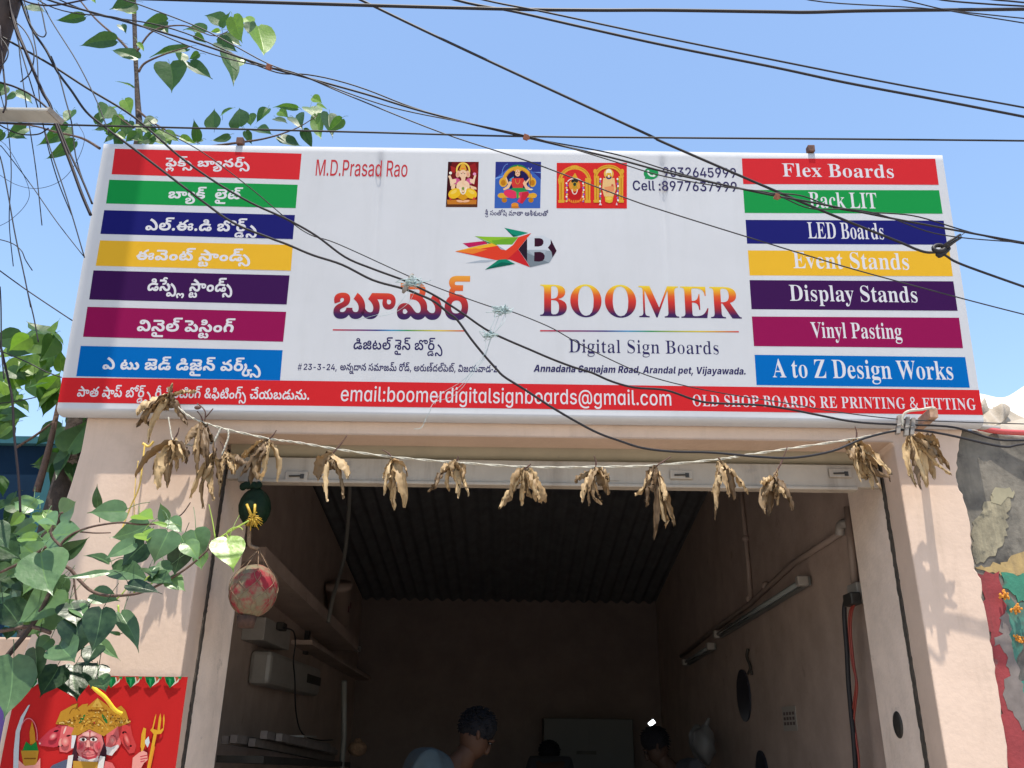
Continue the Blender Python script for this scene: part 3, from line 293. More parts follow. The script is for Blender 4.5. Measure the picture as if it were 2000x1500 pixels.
[[18,81,36,30,64,17,90,0,64,-17,34,-30,0,-38,-34,-29,-64,-18,-90,0,-66,18,-34,30],[93,63,0,-15,36,-20,35,0,24,0,30,9,16,16,1,9,0,15,-36,20,-33,0,-22,0,-30,-9,-18,-16]],
[[351,-4,-22,0,-36,6,-30,14,-11,11,11,-1,-14,-11,-34,-14,-42,-5,-25,0,-34,0,-48,12,-28,21,-12,26,1,15,0,19,20,30,38,21,50,10,31,0,32,0,42,-11,22,-20,1,-12,0,-14,-22,-19,-48,-10,-35,0,-20,0,-36,7,-28,9,-7,4,21,27,8,-5,20,-9,26,-5,15,0,20,0,24,7,1,8,0,6,-16,9,-32,0,-28,-9,-18,-22,1,-18,1,-4,0,-12,10,-18,28,-9,44,0,28,9,12,14,3,7,71,0,4,-12,16,-13,26,-5,13,0,28,0,22,16,1,11,0,17,-30,27,-44,21,-25,7,29,10,43,11,30,-11,50,-27,26,-32,0,-39,-28,-29,-56,-16],[193,188,-3,-44,-65,0,-3,44],[343,127,-24,0,-42,4,-19,3,19,25,12,-3,28,-3,17,0,20,0,30,4,16,11,1,10,1,2,0,13,-30,16,-23,0,-14,0,-16,-5,0,-10,8,-4,14,-2,9,0,22,0,30,12,13,10,25,-22,-12,-6,-24,-10,-34,-7,-52,0,-38,7,-18,15,1,10,0,16,46,19,47,0,36,0,50,-14,26,-24,1,-16,0,-25,-62,-26]],
[[187,150,48,0,72,-18,40,-33,1,-23,0,-19,-14,-28,-20,-22,-9,-9,-75,14,12,8,18,17,12,21,0,25,-16,22,-36,13,-31,0,-26,0,-38,-11,-20,-21,1,-14,0,-18,24,-30,19,-11,-75,-15,-18,15,-26,38,0,43,38,35,72,21],[77,159,0,10,16,16,21,6,1,-6,-20,7,-22,18,0,20,16,14,13,4,10,4,24,5,38,2,31,0,175,0,1,-31,-181,0,-16,0,-18,-1,-12,-2,-6,-5,0,-7,6,-5,12,-3,16,-1,17,0,85,0,1,-30,-83,0,-16,0,-16,-2,-3,-2,-10,-3,1,-5,0,-4,6,-4,8,-3,12,-1,13,0,23,0,1,-31,-27,0,-30,0,-44,8,-26,18]],
[[171,-3,-46,0,-64,16,-36,28,1,16,0,14,22,20,38,17,25,8,81,27,10,3,14,8,10,9,1,5,0,8,-22,12,-19,0,-14,0,-20,-6,-12,-9,0,-14,16,-14,24,-16,17,-10,207,-119,-87,0,-169,97,-18,11,-36,21,-22,24,1,14,0,15,30,25,52,14,70,0,50,-14,26,-23,1,-14,0,-10,-14,-18,-26,-15,-17,-6,-87,-33,-20,-7,-18,-13,0,-18,16,-13,30,-7,21,0,24,0,46,11,36,19,22,28,1,16,71,0,0,-20,-18,-31,-30,-22,-15,-7,-21,-7,-22,-10,-62,-10]],
[[315,-4,-28,0,-44,9,-44,20,-27,17,-18,10,-20,8,-24,0,-20,-8,0,-18,22,-8,30,0,28,12,7,13,47,-25,-12,-8,-24,-14,-38,-8,-29,0,-36,0,-44,14,-20,21,1,12,0,15,28,20,46,12,29,0,24,0,38,-7,36,-15,23,-12,18,-11,24,-11,22,-4,17,0,18,0,24,14,1,13,0,15,-24,22,-42,18,-23,7,43,31,36,-9,56,-27,34,-33,1,-21,0,-19,-28,-29,-56,-16],[177,-41,5,44,67,0,5,-44],[147,127,-24,0,-40,4,-19,3,19,25,12,-3,28,-3,17,0,20,0,28,4,18,11,1,10,1,2,0,13,-32,16,-21,0,-14,0,-18,-5,0,-10,10,-4,14,-2,7,0,24,0,30,12,13,10,23,-22,-10,-6,-26,-10,-34,-7,-50,0,-38,7,-20,15,1,10,0,16,46,19,47,0,36,0,50,-14,26,-24,1,-16,0,-25,-60,-26]],
[[145,-103,-22,0,-36,5,-38,14,-21,13,-18,11,-22,7,-20,0,-10,-6,0,-13,12,-13,11,-9,-67,-13,-10,11,-16,21,1,13,0,17,50,22,39,0,22,0,34,-7,32,-12,32,-18,22,-9,18,-3,11,0,14,0,22,8,12,19,1,16,0,24,-32,44,-56,38,-72,31,-39,11,43,31,42,-12,82,-36,68,-46,40,-56,1,-31,0,-22,-28,-33,-52,-17]],
[[353,-4,-24,0,-38,7,-28,13,-13,10,13,1,-14,-12,-34,-13,-40,-6,-23,0,-30,0,-48,11,-26,20,1,13,0,10,22,21,27,6,-3,-6,-73,0,1,32,163,0,1,-29,-30,-3,-26,-13,0,-18,22,-10,19,0,26,0,30,17,3,13,73,0,4,-12,16,-13,26,-5,13,0,18,0,20,7,10,12,1,9,0,17,-34,26,-58,18,-35,3,49,23,50,-6,72,-24,36,-34,1,-21,0,-20,-28,-28,-54,-16],[440,154,-16,-18,-28,-11,-42,-6,-35,0,-81,0,1,31,83,0,18,0,18,2,8,4,4,5,0,6,-4,6,-8,4,-18,2,-19,0,-239,0,1,31,233,0,42,0,46,-6,17,-7,12,-5,16,-16],[371,255,38,0,46,-15,11,-14,-57,-8,-2,4,-10,5,-14,3,-9,0,-16,0,-18,-7,0,-12,14,-9,13,-4,-57,-11,-12,5,-18,17,0,21,22,16,42,9]],
[[20,93,38,36,74,21,108,0,74,-20,38,-35,1,-24,0,-22,-38,-34,-74,-19,-108,0,-74,19,-38,34],[99,74,0,-20,44,-24,45,0,30,0,38,11,20,19,0,24,-18,20,-40,12,-60,0,-40,-12,-18,-19],[437,-4,-46,0,-62,21,-25,16,43,25,14,-8,28,-12,32,-8,19,0,22,0,26,14,1,13,0,15,-26,23,-42,19,-25,7,39,29,38,-10,60,-26,34,-33,1,-21,0,-29,-64,-35],[645,-4,-44,0,-62,21,-27,16,43,25,14,-8,28,-12,32,-8,21,0,22,0,24,14,1,13,0,15,-26,22,-40,18,-23,7,43,31,36,-9,56,-27,34,-33,1,-21,0,-29,-64,-35],[403,120,-26,0,-42,9,-30,21,-7,18,77,10,6,-15,16,-13,15,0,10,0,18,7,17,10,25,15,22,13,36,15,42,8,31,0,7,-33,-22,0,-28,-6,-24,-11,-13,-8,-17,-12,-14,-8,-30,-12,-38,-8]],
[[337,-4,-22,0,-36,6,-30,14,-13,11,13,-1,-16,-11,-34,-13,-40,-6,-27,0,-36,0,-48,12,-22,20,0,23,18,17,44,14,33,6,22,5,26,9,1,7,0,3,-6,6,-14,4,-11,0,-20,0,-16,-8,1,-6,0,-4,4,-6,3,-1,-69,-10,-6,5,-6,14,1,6,0,11,24,16,50,11,80,0,46,-11,20,-18,0,-21,-16,-16,-40,-14,-37,-8,-24,-5,-22,-8,0,-12,18,-7,46,0,26,9,14,14,3,7,71,0,4,-12,16,-13,26,-5,13,0,28,0,22,16,1,11,0,15,-26,22,-42,18,-23,7,43,31,36,-9,56,-27,34,-33,1,-21,0,-19,-28,-29,-56,-16]],
[[351,-4,-34,0,-48,7,-34,12,-11,8,5,0,-14,-11,-30,-12,-36,-4,-21,0,-46,0,-58,34,1,30,0,29,56,40,100,21,69,0,36,0,60,-4,54,-9,31,-6,-35,-31,-30,7,-46,8,-44,3,-27,0,-48,0,-64,-14,-30,-25,1,-16,0,-18,22,-15,42,0,26,16,3,13,71,0,0,-12,24,-15,29,-2,10,-1,22,-1,15,0,18,0,20,7,1,8,0,6,-16,7,-24,0,-18,-7,1,-8,0,-6,10,-10,11,-3,-53,-8,-10,7,-12,19,1,6,0,18,46,22,43,0,28,0,40,-11,22,-19,1,-12,0,-10,-12,-17,-26,-13,-42,-8],[223,120,-26,0,-40,9,-30,21,-7,18,77,10,6,-15,16,-13,15,0,10,0,18,7,17,10,25,15,20,13,38,15,42,8,31,0,5,-33,-20,0,-30,-6,-24,-11,-11,-8,-19,-12,-12,-8,-30,-12,-38,-8]],
[[65,-4,-44,0,-62,21,-27,16,43,25,14,-8,28,-12,32,-8,19,0,24,0,24,14,1,13,0,15,-26,22,-42,18,-23,7,43,31,36,-9,58,-27,34,-33,1,-21,0,-29,-64,-35]],
[[311,-4,-26,0,-46,8,-46,18,-27,16,-12,8,-18,8,-10,3,-18,0,-14,-8,1,-6,0,-8,14,-17,15,-10,-77,-12,-10,11,-16,23,0,27,26,21,44,12,56,0,40,-8,34,-15,36,-21,24,-11,22,-5,15,0,22,0,24,14,1,14,0,13,-22,22,-42,17,-60,10,-37,0,-37,0,105,30,54,-5,78,-25,42,-36,1,-24,0,-19,-30,-29,-56,-16],[163,120,-26,0,-42,9,-28,21,-9,18,77,10,8,-15,14,-13,15,0,10,0,18,7,17,10,25,15,22,13,36,15,42,8,31,0,7,-33,-22,0,-28,-6,-24,-11,-13,-8,-17,-12,-14,-8,-30,-12,-38,-8]],
[[36,33,28,11,40,0,30,-11,0,-25,-30,-12,-40,0,-28,12]],
[[355,-4,-26,0,-40,6,-32,14,-15,12,23,-1,-16,-11,-36,-14,-46,-6,-29,0,-40,0,-48,12,-24,20,0,23,18,17,44,15,39,7,20,4,22,8,1,6,0,3,-6,5,-10,3,-9,0,-16,0,-12,-7,0,-8,4,-6,3,-1,-83,-12,-6,6,-8,14,1,7,0,11,26,17,56,11,84,0,50,-11,22,-19,0,-21,-16,-17,-42,-15,-41,-8,-22,-4,-16,-7,0,-8,14,-5,19,0,20,0,26,8,12,12,3,6,87,0,2,-10,14,-11,22,-4,15,0,22,0,18,11,1,11,0,12,-22,19,-38,17,-23,7,53,37,36,-9,58,-27,34,-33,0,-41,-30,-29,-58,-16]],
[[61,-4,-46,0,-66,21,-27,16,53,29,14,-7,24,-12,30,-6,38,0,20,10,0,23,-24,20,-38,17,-23,7,55,37,10,-3,22,-7,9,-4,3,-6,26,-9,38,-20,22,-24,1,-17,0,-29,-68,-36],[323,53,-28,0,-36,8,-22,13,-10,15,1,7,0,11,16,18,11,6,71,-3,-14,-6,-16,-13,0,-15,16,-9,30,0,16,7,0,14,-24,7,-21,0,-245,0,5,38,189,0,36,0,48,-2,34,-6,30,-11,20,-19,1,-13,0,-21,-54,-26]],
[[333,-4,-30,0,-46,8,-46,19,-29,17,-20,11,-18,8,-22,0,-16,-8,1,-6,0,-8,18,-7,13,0,14,0,28,12,7,15,57,-29,-12,-8,-28,-15,-42,-9,-33,0,-38,0,-48,14,-20,22,1,12,0,15,28,22,50,13,35,0,24,0,40,-7,40,-14,23,-13,18,-10,24,-10,20,-3,11,0,18,0,20,10,1,12,0,13,-28,25,-56,17,-39,1,-41,0,1,36,63,0,19,-6,60,-6,82,-22,40,-33,1,-23,0,-19,-28,-29,-58,-17],[541,-4,-48,0,-64,21,-27,16,53,29,12,-7,26,-12,30,-6,36,0,20,10,0,23,-22,20,-38,17,-23,7,53,37,36,-9,58,-27,34,-33,1,-21,0,-29,-66,-36],[426,153,-18,-19,-30,-12,-44,-7,-35,0,-85,0,1,36,83,0,14,0,18,2,8,4,2,4,0,6,-2,4,-10,4,-14,1,-17,0,-239,0,1,38,235,0,42,0,50,-7,19,-7,12,-6,18,-17]],
[[351,-4,-34,0,-48,7,-34,12,-11,8,5,0,-14,-11,-30,-12,-36,-4,-21,0,-46,0,-58,34,1,30,0,29,56,40,100,21,69,0,36,0,60,-4,54,-9,31,-6,-35,-31,-30,7,-46,8,-44,3,-27,0,-48,0,-64,-14,-30,-25,1,-16,0,-18,22,-15,42,0,26,16,3,13,71,0,0,-12,24,-15,29,-2,10,-1,22,-1,15,0,18,0,20,7,1,8,0,6,-16,7,-24,0,-18,-7,1,-8,0,-6,10,-10,11,-3,-53,-8,-10,7,-12,19,1,6,0,18,46,22,43,0,28,0,40,-11,22,-19,1,-12,0,-10,-12,-17,-26,-13,-42,-8],[233,127,-24,0,-40,4,-19,3,19,25,12,-3,28,-3,17,0,20,0,28,4,18,11,1,10,1,2,0,13,-32,16,-21,0,-14,0,-18,-5,0,-10,10,-4,14,-2,7,0,24,0,30,12,13,10,23,-22,-10,-6,-26,-10,-34,-7,-50,0,-38,7,-20,15,1,10,0,16,46,19,47,0,36,0,50,-14,26,-24,1,-16,0,-25,-60,-26]],
[[341,-4,-26,0,-38,6,-28,14,-11,10,11,0,-16,-11,-34,-13,-40,-6,-27,0,-36,0,-48,12,-22,20,0,23,18,17,44,14,33,6,22,5,26,9,1,7,0,3,-6,6,-14,4,-11,0,-20,0,-16,-8,1,-6,0,-4,4,-6,3,-1,-69,-10,-6,5,-6,14,1,6,0,11,24,16,50,11,80,0,46,-11,20,-18,0,-21,-16,-16,-40,-14,-37,-8,-24,-5,-22,-8,0,-12,18,-7,46,0,26,9,14,14,3,7,71,0,4,-18,32,-12,42,0,22,10,1,8,0,5,-6,10,-3,3,69,11,8,-6,10,-18,1,-11,0,-13,-24,-21,-50,-12],[319,71,-34,0,-52,10,-36,15,-9,8,21,27,18,-14,54,-16,35,0,32,0,30,13,1,11,1,6,0,8,-12,13,-24,8,-17,0,-14,0,-16,-5,0,-9,8,-4,14,-2,9,0,22,0,30,11,13,10,25,-21,-12,-6,-26,-11,-34,-7,-23,0,-40,0,-44,17,0,31,48,20,47,0,36,0,52,-15,28,-26,1,-17,0,-14,-24,-25,-52,-16]],
[[351,-4,-22,0,-36,6,-30,14,-11,11,11,-1,-14,-11,-34,-14,-42,-5,-25,0,-34,0,-48,12,-28,21,-12,26,1,15,0,19,20,30,38,21,50,10,31,0,32,0,42,-11,22,-20,1,-12,0,-14,-22,-19,-48,-10,-35,0,-20,0,-36,7,-28,9,-7,4,21,27,8,-5,20,-9,26,-5,15,0,20,0,24,7,1,8,0,6,-16,9,-32,0,-28,-9,-18,-22,1,-18,1,-4,0,-12,12,-18,26,-9,21,0,24,0,28,9,12,14,3,7,71,0,4,-12,16,-13,26,-5,13,0,28,0,22,16,1,11,0,15,-26,22,-42,18,-23,7,43,31,36,-9,56,-27,34,-33,1,-21,0,-19,-28,-29,-56,-16],[193,188,-3,-44,-65,0,-3,44]],
[[227,-4,-66,0,-92,23,-48,38,1,25,0,21,32,31,58,16,39,0,34,0,42,-12,20,-20,1,-11,0,-13,-22,-20,-46,-10,-31,0,-24,0,-36,7,-26,9,-9,4,15,27,8,-5,18,-9,26,-5,17,0,20,0,22,7,1,8,0,6,-14,9,-13,0,-24,0,-28,-19,1,-14,1,-10,0,-8,14,-17,30,-15,54,-9,41,0,60,0,68,21,1,24,0,17,-38,26,-31,9,55,23,13,0,22,-9,38,-21,22,-28,1,-17,0,-23,-44,-36,-92,-20],[225,159,0,10,18,16,21,6,-1,-6,-18,7,-22,18,0,20,14,14,15,4,10,4,24,5,38,2,31,0,173,0,1,-31,-179,0,-16,0,-18,-1,-12,-2,-6,-5,0,-7,6,-5,12,-3,14,-1,19,0,83,0,1,-30,-81,0,-16,0,-16,-2,-3,-2,-10,-3,1,-5,0,-4,4,-4,8,-3,14,-1,11,0,19,0,5,-31,-27,0,-28,0,-46,8,-26,18]],
[[245,-4,-38,0,-46,12,-22,19,0,20,18,17,30,13,21,6,6,1,4,4,3,1,22,7,16,9,1,5,0,7,-20,6,-17,1,25,26,30,-1,40,-9,20,-15,1,-9,0,-12,-28,-19,-44,-14,-32,-12,-16,-10,0,-12,14,-10,34,0,18,9,1,7,0,11,-36,16,-58,10,-29,0,-36,0,-24,-12,1,-9,0,-4,6,-8,3,-3,-67,-10,-8,6,-8,16,1,8,0,12,24,21,58,12,51,0,34,0,68,-8,31,-9,36,-9,32,-28,1,-17,0,-19,-54,-23],[113,-17,32,0,40,-12,14,-19,1,-8,0,-10,-14,-16,-7,-6,-61,2,14,6,16,12,0,16,-20,9,-32,0,-16,-9,1,-6,0,-9,28,-7,25,0,219,0,1,-32,-163,0,-34,0,-48,2,-32,5,-30,11,-18,16,1,13,0,18,50,24],[346,154,-16,-18,-28,-11,-42,-6,-33,0,-45,0,1,31,47,0,16,0,18,2,10,4,4,5,0,6,-4,6,-10,4,-18,2,-19,0,-193,0,1,31,189,0,40,0,46,-6,17,-7,12,-5,16,-16]],
[[311,-4,-26,0,-46,8,-46,18,-27,16,-12,8,-18,8,-10,3,-18,0,-14,-8,1,-6,0,-8,14,-17,15,-10,-77,-12,-10,11,-16,23,0,27,26,21,44,12,56,0,40,-8,34,-15,36,-21,24,-11,22,-5,15,0,22,0,24,14,1,14,0,13,-22,22,-38,17,-56,10,-35,0,29,30,45,0,46,-7,72,-24,40,-35,1,-24,0,-19,-30,-29,-56,-16],[119,159,0,10,18,16,19,6,1,-6,-20,7,-22,18,0,20,16,14,13,4,10,4,26,5,36,2,31,0,175,0,1,-31,-181,0,-16,0,-16,-1,-12,-2,-8,-5,0,-7,6,-5,12,-3,16,-1,19,0,83,0,1,-30,-83,0,-16,0,-14,-2,-5,-2,-8,-3,1,-5,0,-4,4,-4,8,-3,14,-1,11,0,21,0,17,-31,-41,0,-28,0,-46,8,-26,18]],
[[337,-4,-22,0,-36,6,-30,14,-13,11,13,-1,-16,-11,-34,-13,-40,-6,-27,0,-36,0,-48,12,-22,20,0,23,18,17,44,14,33,6,22,5,26,9,1,7,0,3,-6,6,-14,4,-11,0,-20,0,-16,-8,1,-6,0,-4,4,-6,3,-1,-69,-10,-6,5,-6,14,1,6,0,11,24,16,50,11,80,0,46,-11,20,-18,0,-21,-16,-16,-40,-14,-37,-8,-24,-5,-22,-8,0,-12,18,-7,46,0,26,9,14,14,3,7,71,0,4,-12,16,-13,26,-5,13,0,28,0,22,16,1,11,0,16,-28,25,-42,20,-23,6,43,26,13,0,34,-11,52,-26,30,-33,0,-39,-28,-29,-56,-16],[585,121,-28,0,-34,8,-22,13,-8,14,1,6,0,12,14,15,11,6,63,-1,-14,-6,-14,-13,0,-17,18,-10,34,0,18,10,1,7,0,9,-30,8,-23,0,-73,0,-22,0,-24,-11,-1,-11,-67,0,-4,10,-24,12,-23,0,-3,0,-14,0,-20,-9,1,-7,0,-5,8,-7,18,-4,13,0,15,0,11,-31,-19,0,-34,0,-50,12,-28,22,1,15,0,13,26,21,44,12,33,0,5,0,24,0,36,-8,26,-12,5,-8,-5,0,8,8,22,12,40,8,31,0,25,0,40,0,54,-5,21,-8,16,-5,16,-17,1,-14,0,-19,-48,-25]],
[[263,-4,-64,0,-92,14,-58,23,-28,31,1,18,0,21,32,31,58,16,39,0,30,0,40,-11,22,-20,1,-12,0,-14,-22,-19,-46,-10,-64,0,-46,14,-13,6,15,27,8,-5,18,-9,26,-5,17,0,20,0,22,7,1,8,0,6,-14,9,-13,0,-24,0,-28,-19,1,-14,1,-10,0,-13,32,-22,76,-14,65,0,90,0,84,26,1,30,0,9,-12,15,-24,8,-30,0,-20,-8,0,-17,22,-12,21,-3,1,-26,-167,0,1,29,97,0,-9,-1,-12,6,-14,16,1,7,0,11,22,19,44,11,33,0,38,0,60,-16,32,-30,1,-19,0,-22,-34,-33,-64,-22,-94,-12]],
[[207,-103,-18,0,-32,4,-36,13,-21,13,-26,13,-32,14,-28,6,-32,0,-22,-8,0,-16,28,-9,25,0,38,0,58,18,32,33,0,47,-30,42,-66,37,-51,15,43,31,90,-26,90,-76,1,-45,0,-25,-34,-41,-29,-13,-26,-13,-72,-14,-43,0,-40,0,-54,12,-28,21,1,15,0,12,22,20,48,14,37,0,24,0,44,-8,48,-18,31,-16,18,-9,22,-9,18,-3,22,0,18,5,11,5,43,-23,-18,-8,-36,-10]],
[[327,-4,-24,0,-38,6,-28,13,-13,12,13,0,-16,-13,-32,-13,-38,-5,-21,0,-46,0,-58,34,1,30,0,26,50,38,94,20,126,0,94,-20,48,-38,1,-26,0,-20,-28,-29,-50,-15],[334,30,24,15,1,18,0,16,-28,25,-56,14,-41,0,-5,0,-42,0,-56,-14,-28,-25,1,-16,0,-17,22,-16,42,0,26,15,3,15,73,0,4,-16,28,-14],[567,57,-26,0,-36,8,-20,13,-8,14,1,6,0,11,14,16,11,7,63,-2,-14,-6,-16,-13,0,-17,20,-9,34,0,16,9,1,7,0,9,-28,8,-25,0,-519,0,1,32,475,0,34,0,46,-2,32,-5,28,-11,18,-18,1,-12,0,-20,-50,-25]],
[[311,-4,-26,0,-46,8,-46,18,-27,16,-12,8,-18,8,-10,3,-18,0,-14,-8,1,-6,0,-8,14,-17,15,-10,-77,-12,-10,11,-16,23,0,27,26,21,44,12,56,0,40,-8,34,-15,36,-21,24,-11,24,-5,15,0,20,0,24,14,1,13,0,15,-26,22,-42,18,-23,7,43,31,36,-9,58,-27,34,-33,1,-21,0,-19,-30,-29,-56,-16],[135,120,-26,0,-42,9,-30,21,-7,18,77,10,6,-15,16,-13,15,0,10,0,18,7,17,10,25,15,22,13,36,15,42,8,31,0,5,-33,-20,0,-28,-6,-24,-11,-13,-8,-19,-12,-12,-8,-30,-12,-38,-8]],
[[315,-4,-28,0,-44,9,-44,20,-27,17,-18,10,-20,8,-24,0,-20,-8,0,-18,22,-8,30,0,28,12,7,13,47,-25,-12,-8,-24,-14,-38,-8,-29,0,-36,0,-44,14,-20,22,1,11,0,15,28,20,46,12,29,0,24,0,38,-7,36,-15,23,-12,18,-11,26,-11,20,-4,13,0,22,0,24,14,1,14,0,13,-22,22,-40,17,-60,10,-37,0,-39,0,101,30,56,-5,80,-25,42,-36,1,-24,0,-19,-28,-29,-56,-16],[523,-4,-46,0,-62,21,-25,16,43,25,12,-8,30,-12,32,-8,19,0,24,0,24,14,0,27,-26,23,-42,18,-23,7,43,31,10,-2,16,-6,9,-3,9,-7,24,-9,38,-21,22,-26,1,-16,0,-29,-64,-35],[773,57,-26,0,-36,8,-20,13,-8,14,1,6,0,11,16,16,9,7,63,-2,-14,-6,-14,-13,0,-17,18,-9,34,0,18,9,1,7,0,9,-30,8,-25,0,-233,0,1,32,189,0,34,0,46,-2,34,-5,28,-11,18,-18,1,-12,0,-20,-50,-25],[163,120,-26,0,-42,9,-28,21,-9,18,77,10,8,-15,16,-13,13,0,10,0,20,7,15,10,25,15,22,13,36,15,44,8,29,0,7,-33,-22,0,-28,-6,-24,-11,-13,-8,-17,-12,-12,-8,-32,-12,-38,-8]],
[[341,-4,-26,0,-38,6,-28,14,-11,10,11,0,-16,-11,-34,-13,-40,-6,-27,0,-36,0,-48,12,-22,20,0,23,18,17,44,14,33,6,22,5,26,9,1,7,0,3,-6,6,-14,4,-11,0,-20,0,-16,-8,1,-6,0,-4,4,-6,3,-1,-69,-10,-6,5,-6,14,1,6,0,11,24,16,50,11,80,0,46,-11,20,-18,0,-21,-16,-16,-40,-14,-37,-8,-24,-5,-22,-8,0,-12,18,-7,46,0,26,9,14,14,3,7,71,0,4,-18,32,-12,42,0,22,10,1,8,0,5,-6,10,-3,3,69,11,8,-6,10,-18,1,-11,0,-13,-24,-21,-50,-12],[425,111,0,-16,-52,-24,-53,0,-34,0,-52,10,-36,15,-9,8,21,27,18,-14,54,-16,35,0,14,0,18,2,8,5,1,3,0,5,-18,4,-17,0,-8,0,-14,-1,-7,0,-7,28,10,1,26,2,19,0,24,0,42,-8,26,-17]],
[[315,-4,-28,0,-44,9,-44,20,-27,17,-18,10,-20,8,-24,0,-20,-8,0,-18,22,-8,30,0,28,12,7,13,47,-25,-12,-8,-24,-14,-38,-8,-29,0,-36,0,-44,14,-20,22,1,11,0,15,28,20,46,12,29,0,24,0,38,-7,36,-15,23,-12,18,-11,26,-11,20,-4,13,0,22,0,24,14,1,14,0,13,-20,22,-40,17,-56,10,-33,0,27,30,45,0,46,-7,72,-24,40,-35,1,-24,0,-19,-28,-29,-56,-16],[121,159,0,10,18,16,19,6,1,-6,-20,7,-20,18,0,20,14,14,15,4,8,4,26,5,38,2,29,0,175,0,1,-31,-181,0,-16,0,-16,-1,-12,-2,-6,-5,0,-7,6,-5,10,-3,16,-1,19,0,83,0,1,-30,-83,0,-14,0,-16,-2,-3,-2,-10,-3,1,-5,0,-4,4,-4,8,-3,14,-1,11,0,21,0,11,-31,-35,0,-28,0,-46,8,-26,18],[523,-4,-44,0,-64,21,-25,16,43,25,14,-8,28,-12,32,-8,19,0,24,0,24,14,1,13,0,15,-26,22,-42,18,-23,7,43,31,36,-9,58,-27,32,-33,1,-21,0,-29,-62,-35]],
[[20,93,38,36,74,21,108,0,74,-20,38,-35,1,-24,0,-22,-38,-34,-74,-19,-108,0,-74,19,-38,34],[99,75,0,-20,44,-25,45,0,30,0,38,11,20,20,0,25,-18,20,-40,12,-60,0,-40,-12,-18,-20],[431,121,-26,0,-36,8,-20,13,-10,14,1,6,0,12,16,15,9,6,63,-1,-14,-6,-14,-13,0,-17,18,-10,36,0,16,10,1,7,0,9,-30,8,-23,0,-83,0,-22,0,-24,-11,-3,-11,-67,0,-4,10,-24,12,-23,0,-5,0,-16,0,-20,-9,1,-7,0,-5,10,-7,18,-4,13,0,21,0,1,-31,-15,0,-34,0,-50,12,-28,22,1,15,0,20,54,26,47,0,7,0,26,0,36,-7,26,-13,7,-8,-5,0,6,8,24,12,38,8,33,0,37,0,40,0,52,-5,21,-8,16,-5,18,-17,1,-14,0,-19,-50,-25],[449,259,38,0,46,-16,13,-14,-57,-7,-4,3,-10,6,-14,2,-9,0,-14,0,-18,-7,0,-11,12,-10,15,-4,-57,-11,-12,6,-18,17,0,20,20,16,42,10]],
[[351,-4,-34,0,-48,7,-34,12,-11,8,5,0,-14,-11,-30,-12,-36,-4,-21,0,-46,0,-58,34,1,30,0,29,56,40,100,21,69,0,36,0,60,-4,54,-9,31,-6,-35,-31,-30,7,-46,8,-44,3,-27,0,-48,0,-64,-14,-30,-25,1,-16,0,-18,22,-15,42,0,26,16,3,13,71,0,0,-12,24,-15,29,-2,10,-1,22,-1,15,0,18,0,20,7,1,8,0,6,-16,7,-24,0,-18,-7,1,-8,0,-6,10,-10,11,-3,-53,-8,-10,7,-12,19,1,6,0,18,46,22,43,0,28,0,40,-11,22,-19,1,-12,0,-10,-12,-17,-26,-13,-42,-8],[137,159,0,10,18,16,19,6,1,-6,-20,7,-20,18,0,20,14,14,13,4,10,4,26,5,38,2,29,0,175,0,1,-31,-181,0,-16,0,-16,-1,-12,-2,-6,-5,0,-7,4,-5,12,-3,16,-1,19,0,83,0,1,-30,-83,0,-14,0,-16,-2,-5,-2,-8,-3,1,-5,0,-4,4,-4,8,-3,14,-1,11,0,23,0,1,-31,-27,0,-28,0,-46,8,-26,18]],
[[129,35,5,-3,-6,-11,-16,-24,-20,-25,-9,-11,-59,0,6,12,12,26,10,25,3,11]],
[[20,93,38,36,74,21,108,0,74,-20,38,-35,1,-24,0,-22,-38,-34,-74,-19,-108,0,-74,19,-38,34],[99,75,0,-20,44,-25,45,0,30,0,38,11,20,20,0,25,-18,20,-40,12,-60,0,-40,-12,-18,-20],[163,120,-26,0,-42,9,-28,21,-9,18,77,10,8,-15,16,-13,13,0,10,0,20,7,15,10,25,15,22,13,36,15,44,8,29,0,7,-33,-22,0,-28,-6,-24,-11,-13,-8,-17,-12,-12,-8,-32,-12,-38,-8]],
[[373,-4,-36,0,-46,13,-18,20,1,11,0,14,24,20,44,9,25,0,32,0,40,-10,28,-14,11,-5,-29,-29,-6,8,-20,14,-26,9,-15,0,-16,0,-22,-8,0,-15,20,-9,17,0,20,0,24,11,12,18,1,13,1,5,0,13,-14,20,-30,12,-23,0,-16,0,-24,-6,-16,-11,-3,-7,-69,0,-4,6,-16,12,-30,9,-25,0,-22,0,-28,-8,1,-8,0,-3,4,-6,14,-4,18,-2,21,0,35,0,1,-30,-35,0,-20,0,-22,-2,-12,-4,-6,-6,1,-4,0,-6,18,-9,40,0,34,11,15,9,51,-22,-16,-9,-38,-13,-44,-7,-27,0,-56,0,-56,24,1,17,0,9,14,15,28,11,23,3,1,-4,-30,5,-28,21,1,12,0,19,64,22,53,0,32,0,44,-6,38,-13,19,-10,-11,0,14,9,30,13,38,7,29,0,44,0,58,-20,32,-36,0,-47,-30,-33,-58,-18],[277,159,0,10,16,16,21,6,1,-6,-20,7,-22,18,0,20,16,14,13,4,10,4,24,5,38,2,31,0,175,0,1,-31,-181,0,-16,0,-18,-1,-12,-2,-6,-5,0,-7,6,-5,12,-3,16,-1,17,0,85,0,1,-30,-83,0,-16,0,-16,-2,-3,-2,-10,-3,1,-5,0,-4,6,-4,8,-3,12,-1,13,0,23,0,1,-31,-27,0,-30,0,-44,8,-26,18]],
